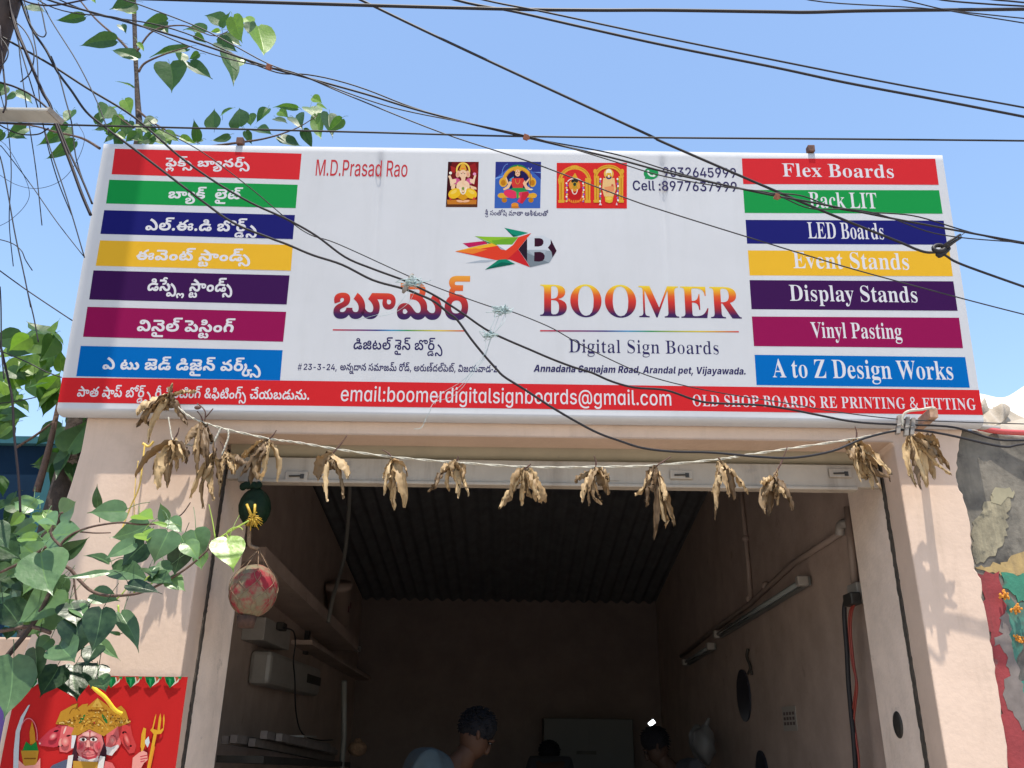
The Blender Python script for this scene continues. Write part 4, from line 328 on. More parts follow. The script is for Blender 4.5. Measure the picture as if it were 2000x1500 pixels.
[[325,-4,-24,0,-38,6,-28,13,-13,12,13,0,-16,-13,-32,-13,-38,-5,-21,0,-46,0,-58,34,1,30,0,26,50,41,92,23,130,0,92,-24,48,-40,1,-26,0,-20,-28,-29,-50,-15],[332,30,24,15,1,18,0,16,-28,25,-56,14,-41,0,-5,0,-42,0,-56,-14,-28,-25,1,-16,0,-17,22,-16,42,0,26,15,3,15,73,0,4,-16,28,-14],[209,120,-26,0,-42,9,-28,21,-9,18,77,10,8,-15,16,-13,13,0,10,0,20,7,15,10,25,15,22,13,36,15,44,8,29,0,7,-33,-22,0,-28,-6,-24,-11,-13,-8,-17,-12,-12,-8,-32,-12,-38,-8]],
[[315,-4,-28,0,-44,9,-44,20,-27,17,-18,10,-20,8,-24,0,-20,-8,0,-18,22,-8,30,0,28,12,7,13,47,-25,-12,-8,-24,-14,-38,-8,-29,0,-36,0,-44,14,-20,21,1,12,0,15,28,20,46,12,29,0,24,0,38,-7,36,-15,23,-12,18,-11,24,-11,22,-4,17,0,18,0,24,14,1,13,0,15,-24,22,-42,18,-23,7,43,31,36,-9,56,-27,34,-33,1,-21,0,-19,-28,-29,-56,-16],[270,154,-16,-18,-28,-11,-42,-6,-33,0,-43,0,1,31,45,0,16,0,18,2,10,4,4,5,0,6,-6,6,-8,4,-18,2,-19,0,-153,0,1,31,149,0,40,0,46,-6,17,-7,12,-5,16,-16]],
[[351,-4,-22,0,-36,6,-30,14,-11,11,11,-1,-14,-11,-34,-14,-42,-5,-25,0,-34,0,-48,12,-28,21,-12,26,1,15,0,19,20,30,38,21,50,10,31,0,32,0,42,-11,22,-20,1,-12,0,-14,-22,-19,-48,-10,-35,0,-20,0,-36,7,-28,9,-7,4,21,27,8,-5,20,-9,26,-5,15,0,20,0,24,7,1,8,0,6,-16,9,-32,0,-28,-9,-18,-22,1,-18,1,-4,0,-12,10,-18,28,-9,44,0,28,9,12,14,3,7,71,0,4,-12,16,-13,26,-5,13,0,28,0,22,16,1,11,0,16,-28,25,-42,19,-25,7,43,26,15,0,34,-11,52,-26,30,-33,0,-39,-28,-29,-56,-16],[193,188,-3,-44,-65,0,-3,44],[239,159,0,10,18,16,19,6,1,-6,-20,7,-22,18,0,20,16,14,13,4,10,4,24,5,38,2,31,0,175,0,1,-31,-181,0,-16,0,-18,-1,-12,-2,-6,-5,0,-7,6,-5,12,-3,16,-1,17,0,85,0,1,-30,-83,0,-16,0,-16,-2,-3,-2,-8,-3,1,-5,0,-4,4,-4,8,-3,12,-1,11,0,9,0,17,-31,-27,0,-28,0,-46,8,-26,18]],
[[315,-4,-28,0,-44,9,-44,20,-27,17,-18,10,-20,8,-24,0,-20,-8,0,-18,22,-8,30,0,28,12,7,13,47,-25,-12,-8,-24,-14,-38,-8,-29,0,-36,0,-44,14,-20,22,1,11,0,15,28,20,46,12,29,0,24,0,38,-7,36,-15,23,-12,18,-11,26,-11,22,-4,15,0,18,0,20,9,10,17,1,12,0,20,-22,37,-42,32,-60,21,-37,4,-8,1,-20,1,-3,0,-18,0,-18,-7,0,-12,14,-7,26,0,16,7,1,6,0,9,-18,12,-7,3,67,4,6,-5,12,-14,1,-9,0,-20,-46,-20,-41,0,-26,0,-40,10,-22,18,0,24,24,20,50,11,37,0,60,0,96,-24,68,-41,36,-51,1,-27,0,-22,-28,-34,-56,-19]],
[[315,-4,-28,0,-44,9,-44,20,-27,17,-18,10,-20,8,-24,0,-20,-8,0,-18,22,-8,30,0,28,12,7,13,47,-25,-12,-8,-24,-14,-38,-8,-29,0,-36,0,-44,14,-20,22,1,11,0,15,28,20,46,12,29,0,24,0,38,-7,36,-15,23,-12,18,-11,26,-11,20,-4,13,0,22,0,24,14,1,14,0,16,-32,26,-58,18,-33,4,133,1,22,-6,30,-19,18,-24,1,-14,0,-19,-28,-29,-56,-16],[571,57,-26,0,-36,8,-20,13,-8,14,1,6,0,12,16,15,9,7,63,-2,-14,-6,-14,-13,0,-17,18,-9,34,0,16,9,1,7,0,9,-28,8,-25,0,-475,0,1,32,431,0,34,0,46,-2,32,-5,30,-11,16,-18,1,-12,0,-20,-48,-25]],
[[21,59,1,34,155,0,1,-34]],
[[323,0,-297,0,1,30,107,46,34,16,42,20,20,18,0,18,-14,11,-26,5,-17,0,-26,0,-48,-11,-23,-11,-45,27,20,7,42,14,52,8,37,0,42,0,60,-13,32,-23,0,-31,-24,-26,-50,-26,-35,-16,-61,-26,1,-2,187,0]],
[[245,-4,-38,0,-46,12,-22,19,0,20,18,17,30,13,21,6,6,1,0,5,5,1,30,11,34,22,1,15,0,11,-22,17,-40,8,-25,1,-6,0,-12,0,-7,0,-18,0,-18,-7,0,-12,12,-6,28,0,16,6,1,7,0,8,-18,12,-7,3,63,7,10,-9,12,-13,1,-9,0,-19,-46,-21,-41,0,-26,0,-40,10,-22,18,0,24,24,20,50,11,39,0,44,0,64,-11,42,-18,20,-25,1,-13,0,-20,-38,-27,-29,-12,-11,-5,-20,-6,-24,-10,-14,-10,0,-11,14,-10,34,0,18,9,1,7,0,11,-36,16,-58,10,-29,0,-36,0,-24,-12,1,-9,0,-4,6,-8,3,-3,-67,-10,-8,6,-8,16,1,8,0,12,24,21,58,12,51,0,34,0,68,-8,31,-9,36,-9,32,-28,1,-17,0,-19,-54,-23],[187,250,38,0,46,-15,13,-14,-57,-8,-4,4,-10,5,-14,3,-7,0,-16,0,-18,-7,0,-12,14,-9,13,-4,-57,-11,-12,5,-18,17,0,21,20,16,44,9]],
[[-196,-88,-68,16,-50,28,-17,20,57,15,14,-17,36,-20,48,-10,58,0,46,10,36,20,15,17,55,-15,-16,-20,-50,-29,-68,-15]],
[[253,-4,-80,0,-104,20,-48,34,1,23,0,17,32,26,54,15,37,0,32,0,42,-11,22,-19,1,-12,0,-21,-52,-21,-45,0,-20,0,-36,6,-28,9,-9,4,19,24,10,-6,32,-11,42,0,22,8,1,8,0,6,-16,8,-28,0,-24,-7,-16,-14,1,-10,1,-1,0,-10,20,-16,40,-10,64,-5,43,0,46,0,68,5,44,11,20,16,1,11,1,3,0,12,-30,15,-23,0,-14,0,-22,-7,0,-16,20,-7,30,0,22,6,14,11,5,8,29,-23,-12,-9,-24,-12,-34,-8,-27,0,-22,0,-40,8,-26,17,1,14,0,17,50,21,45,0,10,0,18,-1,14,-1,9,-1,-57,-2,-12,2,-22,3,-20,1,-7,0,21,26,17,0,30,-2,60,-12,48,-18,28,-27,0,-37,-28,-28,-60,-20,-92,-10],[565,121,-26,0,-36,8,-20,13,-8,14,1,6,0,12,14,15,11,6,63,-1,-14,-6,-16,-13,0,-17,20,-10,34,0,16,10,1,7,0,9,-28,8,-25,0,-71,0,-22,0,-24,-11,-1,-11,-69,0,-4,10,-24,12,-21,0,-3,0,-16,0,-20,-9,1,-7,0,-5,10,-7,16,-4,15,0,17,0,39,-29,-53,0,-34,0,-48,11,-26,21,1,15,0,13,24,21,46,12,31,0,7,0,24,0,36,-8,26,-12,5,-8,-5,0,8,8,22,12,40,8,31,0,25,0,40,0,54,-5,21,-8,14,-5,18,-17,1,-14,0,-19,-50,-25],[585,259,38,0,44,-16,13,-14,-57,-7,-2,3,-10,6,-14,2,-9,0,-16,0,-18,-7,0,-11,14,-10,13,-4,-57,-11,-12,6,-18,17,0,20,22,16,42,10]],
[[315,-4,-28,0,-44,9,-44,20,-27,17,-18,10,-20,8,-24,0,-20,-8,0,-18,22,-8,30,0,28,12,7,13,47,-25,-12,-8,-24,-14,-38,-8,-29,0,-36,0,-44,14,-20,21,1,12,0,15,28,20,46,12,29,0,24,0,38,-7,36,-15,23,-12,18,-11,24,-11,22,-4,17,0,18,0,24,14,1,13,0,15,-24,22,-42,18,-23,7,43,31,36,-9,56,-27,34,-33,1,-21,0,-19,-28,-29,-56,-16],[407,-41,-32,0,-38,11,-18,17,1,10,0,4,2,8,5,4,73,0,-2,-3,-4,-4,0,-6,6,-6,12,-3,16,0,16,3,13,4,35,-25,-18,-7,-38,-7],[147,127,-24,0,-40,4,-19,3,19,25,12,-3,28,-3,17,0,20,0,28,4,18,11,1,10,1,2,0,13,-32,16,-21,0,-14,0,-18,-5,0,-10,10,-4,14,-2,7,0,24,0,30,12,13,10,23,-22,-10,-6,-26,-10,-34,-7,-50,0,-38,7,-20,15,1,10,0,16,46,19,47,0,36,0,50,-14,26,-24,1,-16,0,-25,-60,-26]],
[[253,-4,-80,0,-104,20,-48,34,1,23,0,17,32,26,54,14,37,0,48,0,48,-23,1,-18,0,-21,-52,-21,-45,0,-20,0,-36,6,-28,9,-9,4,19,24,10,-6,32,-11,42,0,22,8,1,8,0,6,-16,8,-28,0,-24,-7,-16,-14,1,-10,1,-1,0,-10,20,-16,40,-10,64,-5,43,0,46,0,68,5,44,11,20,16,1,11,1,3,0,12,-30,15,-23,0,-14,0,-22,-7,0,-16,20,-7,30,0,22,6,14,11,5,8,29,-23,-12,-9,-24,-12,-34,-8,-52,0,-40,9,-24,18,1,14,0,18,52,22,45,0,6,0,12,-1,10,-1,5,0,-29,-5,-12,5,-38,8,-40,6,-11,0,59,10,36,-3,62,-11,48,-18,26,-26,0,-37,-28,-28,-60,-20,-92,-10],[619,75,-28,0,-34,8,-20,12,-10,14,1,6,0,12,16,16,9,6,63,-1,-14,-7,-14,-12,0,-17,18,-10,34,0,18,9,1,7,0,10,-30,7,-23,0,-511,0,1,32,465,0,36,0,46,-2,32,-6,28,-11,18,-17,1,-12,0,-20,-50,-24]],
[[279,-4,-70,0,-98,14,-62,23,-28,31,1,18,0,21,32,31,58,16,39,0,30,0,40,-11,22,-20,1,-12,0,-14,-22,-19,-46,-10,-64,0,-46,14,-13,6,15,27,8,-5,18,-9,26,-5,17,0,20,0,22,7,1,8,0,6,-14,9,-13,0,-24,0,-28,-19,1,-14,1,-10,0,-10,18,-17,42,-14,72,-8,55,0,40,0,66,5,40,9,1,8,0,6,-14,8,-22,5,-11,2,-38,4,-44,20,1,16,0,10,22,17,46,10,35,0,38,0,50,-12,22,-20,1,-11,0,-14,-26,-21,-21,-7,-14,-5,-32,-5,-38,-3,-27,0,-119,0,1,29,171,0,12,3,18,6,10,8,0,13,-18,11,-21,0,-16,0,-20,-7,0,-12,14,-9,30,-6,44,-6,32,-10,16,-14,1,-9,0,-11,-22,-20,-50,-14,-84,-8]],
[[245,-4,-38,0,-46,12,-22,19,0,20,18,17,30,13,21,6,6,1,4,4,3,1,22,7,16,9,1,5,0,7,-20,6,-19,1,27,26,30,-1,40,-9,20,-15,1,-9,0,-12,-28,-19,-44,-14,-32,-12,-16,-10,0,-12,14,-10,34,0,18,9,1,7,0,11,-36,16,-58,10,-29,0,-36,0,-24,-12,1,-9,0,-4,6,-8,3,-3,-67,-10,-8,6,-8,16,1,8,0,12,24,21,58,12,51,0,34,0,68,-8,31,-9,36,-9,32,-28,1,-17,0,-19,-54,-23],[187,120,-26,0,-42,9,-30,21,-7,18,77,10,6,-15,16,-13,15,0,10,0,18,7,17,10,25,15,22,13,36,15,42,8,31,0,7,-33,-22,0,-28,-6,-24,-11,-13,-8,-17,-12,-14,-8,-30,-12,-38,-8]],
[[229,-4,-68,0,-92,23,-48,38,1,25,0,21,32,31,58,16,39,0,34,0,42,-12,20,-20,1,-11,0,-13,-22,-20,-46,-10,-31,0,-24,0,-36,7,-26,9,-9,4,15,27,8,-5,18,-9,26,-5,17,0,20,0,22,7,1,8,0,6,-14,9,-13,0,-24,0,-28,-19,1,-14,1,-10,0,-8,14,-17,30,-15,54,-9,41,0,58,0,70,21,1,22,0,15,-34,21,-37,9,43,32,48,-12,60,-38,1,-27,0,-21,-44,-35,-92,-21]],
[[15,0,3,8,32,1,24,12,1,17,1,129,0,17,-26,10,-29,2,-3,7,339,0,-3,-60,-3,0,-6,18,-30,22,-54,10,-45,0,-18,0,-22,-2,-8,-6,1,-7,1,-68,13,0,42,0,40,21,7,24,9,0,1,-102,-7,0,-6,26,-40,21,-43,0,-9,0,1,-64,0,-11,12,-12,30,-5,27,0,3,-8]],
[[17,0,5,7,16,1,16,7,1,10,1,153,0,10,-12,8,-19,0,-1,7,111,0,1,-178,0,-9,12,-8,19,-1,3,-7]],
[[139,-4,-34,0,-52,18,-30,33,1,23,0,21,32,33,54,18,33,0,50,0,58,-34,1,-31,5,-3,-149,0,0,-55,77,0,38,0,29,19,7,-6,-42,-36],[105,86,79,0,3,10,0,19,-16,18,-23,0,-44,0,1,-42]],
[[5,0,5,7,26,3,25,15,57,36,-71,57,-16,12,-19,1,-1,8,147,0,-1,-8,-24,0,-3,-6,0,-2,11,-7,35,-24,41,23,10,5,0,8,-16,3,-15,0,-1,8,99,0,-1,-7,-26,-2,-25,-17,-51,-31,85,-66,6,-4,12,-5,9,0,3,-7,-143,0,3,7,10,0,18,3,1,4,0,4,-11,8,-33,25,-39,-24,-12,-7,-1,-5,2,-8,31,0,-1,0,5,-7]],
[[15,0,3,8,32,0,24,12,1,17,1,128,0,13,-12,13,-24,5,-19,0,-1,7,183,0,156,0,-1,-46,0,-37,-97,-10,118,-11,-1,-40,2,-28,-82,-31,-75,0],[159,112,11,0,50,0,40,19,3,23,-2,21,-28,19,-35,0,-24,0,-12,-8,1,-11],[199,11,42,0,34,22,0,49,-46,21,-51,0,-17,0,1,-74,0,-10,18,-8]],
[[112,-4,-58,19,-32,33,0,42,32,33,58,19,76,0,58,-18,32,-33,0,-44,-32,-33,-58,-18],[178,5,13,12,6,6,4,26,1,20,0,39,-22,26,-56,0,-22,-26,1,-39,0,-19,4,-27,7,-6,12,-12]],
[[229,-4,-42,0,-7,20,-42,-20,-49,0,-30,0,-34,18,1,14,0,20,76,26,83,11,3,23,0,12,-24,12,-25,0,-42,0,-1,-10,0,-1,18,-12,-1,-6,2,-8,-22,-10,-32,0,-18,11,0,20,28,17,50,9,33,0,64,0,50,-23,-1,-25,1,-66,0,-8,6,-5,18,0,5,4,7,-7,-28,-16],[137,15,10,0,24,7,13,6,1,48,-80,-9,-1,-29,2,-23]],
[[17,0,5,7,16,1,16,7,1,10,1,87,0,12,-14,7,-15,0,-1,8,109,0,-1,-27,24,15,40,15,19,0,24,0,22,-13,1,-10,0,-9,-18,-11,-28,0,-14,8,-12,9,-13,0,-16,0,-24,-16,1,-14,1,-61,0,-10,22,-7,25,-1,3,-7]],
[[125,-4,-28,0,-48,18,-26,32,1,20,0,23,28,34,50,19,31,0,40,0,35,-17,1,54,0,9,-22,8,-21,0,-1,7,123,0,1,-169,0,-12,12,-8,21,-2,3,-7,-48,0,-65,-9,1,21,-28,-21],[153,13,18,0,28,11,7,10,1,74,-4,8,-26,9,-17,0,-32,0,-24,-27,0,-58,24,-27]],
[[137,-4,-24,0,-31,7,-8,1,-5,0,-18,0,-5,-8,-5,0,1,51,9,0,8,-19,44,-21,31,0,24,0,26,10,1,9,0,13,-33,8,-43,11,-30,8,-30,20,1,12,0,19,48,25,41,0,8,0,26,-2,17,-3,4,0,6,-1,5,0,14,0,5,6,7,0,1,-43,-5,0,-10,16,-40,17,-23,0,-22,0,-22,-9,0,-14,20,-10,19,-5,41,-9,30,-8,28,-19,-1,-16,2,-21,-50,-25]],
[[141,-4,-34,0,-52,18,-32,32,1,21,0,22,36,34,60,19,39,0,42,0,46,-18,1,-14,0,-9,-18,-10,-13,0,-34,0,3,21,0,2,2,5,1,2,-2,12,-27,0,-56,0,1,-49,0,-33,46,-34,41,0,34,0,29,15,7,-5,-42,-31]],
[[17,0,3,7,18,1,16,7,1,10,1,153,0,10,-12,8,-17,0,-1,7,109,0,1,-128,79,36,16,7,1,6,-2,7,-33,0,3,0,-3,8,125,0,-1,-8,-34,-1,-29,-14,-47,-23,113,-78,12,-8,15,0,5,-7,-147,0,7,7,22,0,3,7,0,3,-7,5,-61,44,-19,-6,1,-35,0,-9,12,-8,19,-1,3,-7]],
[[15,0,3,8,30,0,26,12,1,16,1,133,0,15,-26,11,-29,1,-1,7,209,0,-1,-7,-22,0,-28,-4,-12,-12,1,-11,1,-132,0,-11,8,-10,22,-4,21,0,46,0,60,11,40,25,17,21,7,0,-17,-69]],
[[13,0,3,8,30,1,28,11,1,14,1,139,0,14,-24,8,-33,1,-1,7,207,0,-1,-7,-30,-1,-28,-8,1,-14,1,-139,0,-9,10,-11,26,-5,23,-1,5,-8]],
[[83,0,3,8,32,0,28,12,1,16,1,158,-9,0,-50,0,-58,-27,-3,-25,-7,0,-1,61,355,0,-3,-61,-5,0,-12,52,-103,0,-9,0,1,-158,0,-17,26,-11,35,0,3,-8]],
[[13,0,3,8,32,0,26,11,1,16,1,130,0,19,-26,12,-29,0,-1,7,341,0,-1,-60,-3,0,-8,28,-66,21,-65,0,-20,0,-22,-2,-8,-8,1,-9,1,-63,15,0,44,0,38,20,9,24,7,0,1,-101,-5,0,-4,18,-20,20,-40,8,-31,0,-7,0,1,-69,0,-11,20,-7,29,0,44,0,62,10,44,23,15,19,11,0,-21,-64]],
[[19,0,3,8,28,0,22,10,1,15,1,134,0,18,-26,11,-27,0,-1,7,185,0,106,0,110,-52,1,-49,0,-102,-209,0],[199,11,62,0,58,45,1,46,0,92,-117,0,-26,0,-16,-9,1,-13,1,-140,0,-12,16,-9]],
[[133,-4,-93,115,-8,9,-14,11,-15,0,-1,8,149,0,-3,-8,-1,0,-28,0,-1,-8,0,-1,3,-2,53,-65,53,58,4,6,1,3,-2,9,-33,0,-1,8,91,0,-3,-7,-16,-2,-16,-11,-7,-10,-89,-113]],
[[17,0,5,7,16,1,16,7,1,10,1,88,0,9,-14,9,-17,0,-1,8,113,0,5,-20,34,23,51,0,74,0,-1,-48,1,-69,0,-9,14,-8,19,-1,3,-7,-141,0,3,7,30,0,1,18,1,72,0,12,-12,12,-19,0,-32,0,-21,-16,1,-80,0,-9,12,-8,19,-1,3,-7]],
[[111,-4,-34,0,-28,18,1,18,1,92,-27,0,3,10,36,17,48,28,13,10,7,0,1,-50,61,0,1,-15,-59,0,1,-87,0,-10,10,-9,17,0,24,0,15,15,7,-4,-26,-33]],
[[45,-5,1,75,9,0,14,-32,60,-31,51,0,36,0,42,19,1,14,-2,20,-47,11,-55,14,-52,13,-48,30,3,20,-2,18,30,27,54,15,33,0,18,0,44,-4,25,-4,6,0,8,-1,5,0,18,0,5,9,9,0,1,-66,-5,0,-8,17,-36,25,-48,15,-25,0,-34,0,-38,-17,0,-24,34,-16,31,-7,59,-13,36,-9,40,-18,16,-22,1,-14,0,-19,-34,-29,-66,-15,-43,0,-14,0,-30,2,-30,5,-18,2,-3,0,-12,0,-10,-4,-1,-6]],
[[74,162,-24,13,0,19,24,13,32,0,24,-13,0,-19,-24,-13],[17,0,5,7,16,1,16,7,1,10,1,87,0,12,-14,7,-15,0,-1,8,109,0,1,-114,0,-9,12,-8,19,-1,3,-7]],
[[17,-62,5,7,12,0,14,5,6,10,1,12,1,137,0,13,-14,8,-17,2,-1,7,109,0,5,-22,28,25,49,0,30,0,46,-18,26,-32,1,-21,0,-21,-26,-35,-48,-19,-31,0,-40,0,-33,18,1,-40,0,-12,8,-12,22,-5,17,0,3,-7],[204,13,26,28,0,55,-22,28,-62,0,-17,-19,1,-74,14,-18]],
[[26,-63,-28,14,1,11,0,8,18,12,30,0,16,-8,1,-8,0,-1,0,-3,1,-1,0,-5,28,0,17,11,8,6,12,15,5,10,-93,114,-4,7,-12,8,-1,1,-8,3,-13,0,5,0,-3,8,149,0,-1,-8,-16,0,-16,-3,1,-5,0,-2,2,-4,3,-2,51,-62,47,55,4,4,4,8,1,2,-2,6,-18,3,-13,0,-1,8,85,0,-1,-8,-12,0,-16,-11,-7,-12,-87,-119,-14,-21,-28,-22,-30,-9]],
[[195,-6,-149,176,-10,11,-22,13,-21,2,-1,7,201,0,-1,-7,-26,0,-28,-6,1,-7,0,-5,9,-9,91,-105,87,105,6,8,1,6,-2,7,-26,6,-23,0,-1,7,127,0,-1,-7,-18,0,-24,-10,-13,-15,-135,-177]],
[[15,0,3,8,30,0,26,12,1,16,1,133,0,15,-26,11,-29,1,-1,7,177,0,76,0,62,-13,32,-25,1,-17,2,-25,-74,-31,-71,0,-57,0,1,-56,0,-16,24,-12,33,0,3,-8],[159,103,23,0,46,0,40,20,0,47,-32,23,-39,0,-20,0,-16,-7,1,-8]],
[[131,-63,-58,0,-56,17,3,13,-2,14,51,8,-42,9,3,16,0,11,32,16,37,8,-70,13,1,33,0,14,30,21,52,12,68,0,35,-6,75,0,-1,-16,-43,0,20,-13,1,-16,0,-13,-26,-21,-46,-11,-29,0,-6,0,-14,0,-7,0,-18,0,-22,-8,1,-6,2,-10,39,0,31,0,48,0,52,-8,22,-17,1,-13,0,-22,-74,-25],[166,56,16,19,0,39,-16,19,-50,0,-18,-19,0,-39,18,-19],[145,-52,94,0,3,23,-2,7,-26,7,-27,0,-97,0,-24,-7,-1,-10,2,-8,40,-12]],
[[-7,0,5,8,16,0,24,11,13,14,141,175,9,0,143,-169,14,-17,22,-14,19,0,5,-8,-189,0,1,8,50,0,3,12,0,5,-9,11,-21,23,-135,0,-23,-27,-2,-3,-2,-6,1,-1,2,-14,47,0,1,0,5,-8],[97,72,125,0,-61,70]],
[[19,0,5,5,229,187,-57,0,-42,0,-52,-9,-36,-22,-11,-20,-5,0,9,62,311,0,-3,-5,-225,-185,83,0,64,0,74,29,17,31,7,0,-11,-73]],
[[157,-5,-121,181,-8,10,-18,10,-17,0,-3,7,175,0,-1,-7,-18,0,-18,-6,-2,-13,9,-11,71,-98,77,90,-13,20,-8,11,-22,6,-21,1,-3,7,189,0,-1,-7,-42,0,-1,-12,0,-4,7,-8,73,-98,65,91,6,11,3,6,-2,7,-22,6,-19,1,-1,7,107,0,-1,-7,-16,-2,-20,-12,-7,-12,-115,-175,-7,0,-103,143,-115,-143]],
[[190,-5,-74,16,-56,29,-30,39,0,45,30,39,56,29,76,16,88,0,74,-16,56,-28,30,-39,0,-46,-30,-39,-56,-29,-76,-16],[237,5,108,0,1,97,0,47,-58,49,-53,0,-106,0,-1,-96,2,-47,58,-50]],
[[15,0,3,8,30,0,26,12,1,16,1,133,0,15,-26,11,-29,1,-1,7,203,0,-1,-7,-22,-1,-24,-4,-10,-11,1,-11,3,-57,149,0,3,57,0,11,-10,11,-24,4,-21,1,-1,7,201,0,-1,-7,-30,-1,-24,-11,1,-15,1,-133,0,-15,24,-13,31,0,3,-8,-199,0,3,8,30,0,26,11,1,17,-1,63,-147,0,-1,-63,0,-16,24,-12,33,0,3,-8]],
[[15,0,3,8,30,0,26,12,1,16,1,133,0,15,-26,11,-29,1,-1,7,181,0,88,0,86,-26,1,-28,2,-37,-93,-12,107,-78,10,-7,18,-7,19,0,-3,0,5,-8,-121,0,-121,95,-25,0,1,-59,0,-16,24,-12,33,0,3,-8],[159,104,25,0,48,0,46,22,1,24,-2,43,-73,0,-26,0,-16,-8,1,-13]],
[[365,-5,-267,161,-5,-121,0,-16,24,-11,33,0,3,-8,-131,0,5,8,18,0,24,5,10,11,1,11,1,138,-32,19,-12,3,-7,1,-3,7,121,0,213,-128,7,94,0,10,-10,11,-24,5,-21,1,-1,7,133,0,-1,-7,-30,-1,-24,-11,1,-16,1,-173]],
[[241,-4,-64,0,-94,26,-52,48,0,64,52,47,90,27,59,0,46,0,53,-11,10,-2,9,0,12,0,14,6,5,7,11,0,1,-71,-7,0,-12,19,-42,27,-54,15,-31,0,-112,0,1,-96,0,-47,62,-49,59,0,36,0,28,13,1,13,1,25,0,14,-26,10,-35,0,-1,7,201,0,-1,-7,-28,0,-22,-10,1,-14,1,-44,-76,-17]],
[[167,-3,-60,0,-70,31,1,28,0,23,48,28,45,12,-20,11,-32,24,1,17,0,22,58,25,49,0,46,0,54,-25,1,-22,0,-19,-48,-26,-37,-11,119,-56,22,10,20,24,5,14,49,0,-10,-19,-28,-33,-23,-12,89,-43,-65,0,-51,25,-32,-12,-68,-16],[169,131,38,10,32,18,0,23,-30,14,-54,0,-34,-13,0,-23,22,-18],[208,20,56,13,21,9,-125,60,-38,-9,-38,-20,0,-33,48,-20]],
[[15,0,1,8,30,0,22,12,1,17,1,128,0,13,-10,13,-22,5,-19,0,1,7,183,0,158,0,1,-46,0,-37,-97,-10,118,-11,1,-40,0,-28,-84,-31,-77,0],[163,112,7,0,48,0,38,19,1,23,0,21,-28,19,-31,0,-22,0,-10,-8,1,-11],[199,11,38,0,32,22,0,49,-42,21,-49,0,-13,0,1,-74,0,-10,16,-8]],
[[188,-5,-76,16,-56,29,-32,39,0,45,32,39,58,29,76,16,92,0,74,-16,58,-28,32,-39,0,-46,-32,-39,-58,-29,-78,-16],[237,5,104,0,1,97,0,47,-58,49,-49,0,-102,0,1,-96,0,-47,58,-50]],
[[13,0,1,8,30,0,26,12,1,15,1,136,0,10,-10,10,-22,4,-21,1,1,7,151,0,121,-139,119,139,151,0,1,-7,-30,-1,-22,-12,1,-14,1,-131,0,-12,8,-13,22,-5,21,0,1,-8,-195,0,1,8,22,1,22,5,8,12,1,11,1,141,-147,-178,-15,0,-147,174,1,-138,0,-17,26,-11,33,0,1,-8]],
[[13,0,1,8,32,0,24,11,1,16,1,130,0,19,-24,12,-29,0,1,7,343,0,1,-60,-13,0,-6,28,-64,21,-63,0,-20,0,-18,-2,-6,-8,1,-9,1,-63,9,0,40,0,38,20,9,24,15,0,1,-101,-15,0,-2,18,-20,20,-38,8,-29,0,-1,0,1,-69,0,-11,16,-7,27,0,44,0,60,10,42,23,17,19,17,0,-23,-64]],
[[15,0,1,8,30,0,22,12,1,16,1,133,0,15,-22,11,-29,1,1,7,181,0,90,0,88,-26,1,-28,0,-37,-89,-12,105,-78,10,-7,16,-7,17,0,1,0,1,-8,-125,0,-121,95,-17,0,1,-59,0,-16,22,-12,33,0,1,-8],[163,104,21,0,46,0,44,22,1,24,0,43,-71,0,-24,0,-14,-8,1,-13]],
[[21,0,5,8,26,0,28,10,1,15,1,134,0,18,-30,11,-29,0,-3,7,185,0,102,0,108,-52,-1,-49,4,-102,-205,0],[199,11,66,0,60,45,3,46,-2,92,-123,0,-28,0,-20,-9,-1,-13,1,-140,2,-12,20,-9]],
[[76,162,-20,13,1,9,0,10,20,13,28,0,20,-13,1,-10,0,-9,-22,-13],[19,0,7,7,16,1,18,7,1,10,1,87,0,12,-16,7,-15,0,-5,8,103,0,-1,-114,2,-9,16,-8,15,-1,9,-7]],
[[131,-63,-56,0,-52,17,3,13,-4,14,53,8,-42,9,3,16,0,11,30,16,39,8,-70,13,3,33,-2,14,28,21,50,12,66,0,33,-6,73,0,-1,-16,-45,0,20,-13,-1,-16,2,-13,-24,-21,-44,-11,-27,0,-6,0,-14,0,-7,0,-20,0,-26,-8,-1,-6,6,-10,43,0,31,0,46,0,50,-8,18,-17,1,-13,2,-22,-72,-25],[170,56,20,19,0,39,-20,19,-58,0,-22,-19,0,-39,20,-19],[145,-52,96,0,9,23,-4,7,-32,7,-27,0,-97,0,-30,-7,-1,-10,2,-8,44,-12]],
[[111,-4,-30,0,-26,18,3,18,1,92,-29,0,3,10,34,17,50,28,11,10,-3,0,1,-50,63,0,1,-15,-61,0,-1,-87,2,-10,12,-9,21,0,30,0,13,15,-5,-4,-22,-33]],
[[229,-4,-38,0,-9,20,-46,-20,-47,0,-26,0,-32,18,3,14,-2,20,72,26,87,11,5,23,-2,12,-26,12,-29,0,-44,0,-7,-10,2,-1,16,-12,1,-6,2,-8,-18,-10,-26,0,-16,11,0,20,26,17,48,9,31,0,60,0,48,-23,-1,-25,1,-66,0,-8,3,-2,8,-3,22,0,1,4,3,-7,-24,-16],[137,15,12,0,26,7,17,6,-3,48,-90,-9,-1,-29,2,-23]],
[[19,0,7,7,16,1,18,7,1,10,1,153,0,10,-14,8,-17,0,-5,7,103,0,-1,-178,2,-9,16,-8,15,-1,9,-7]],
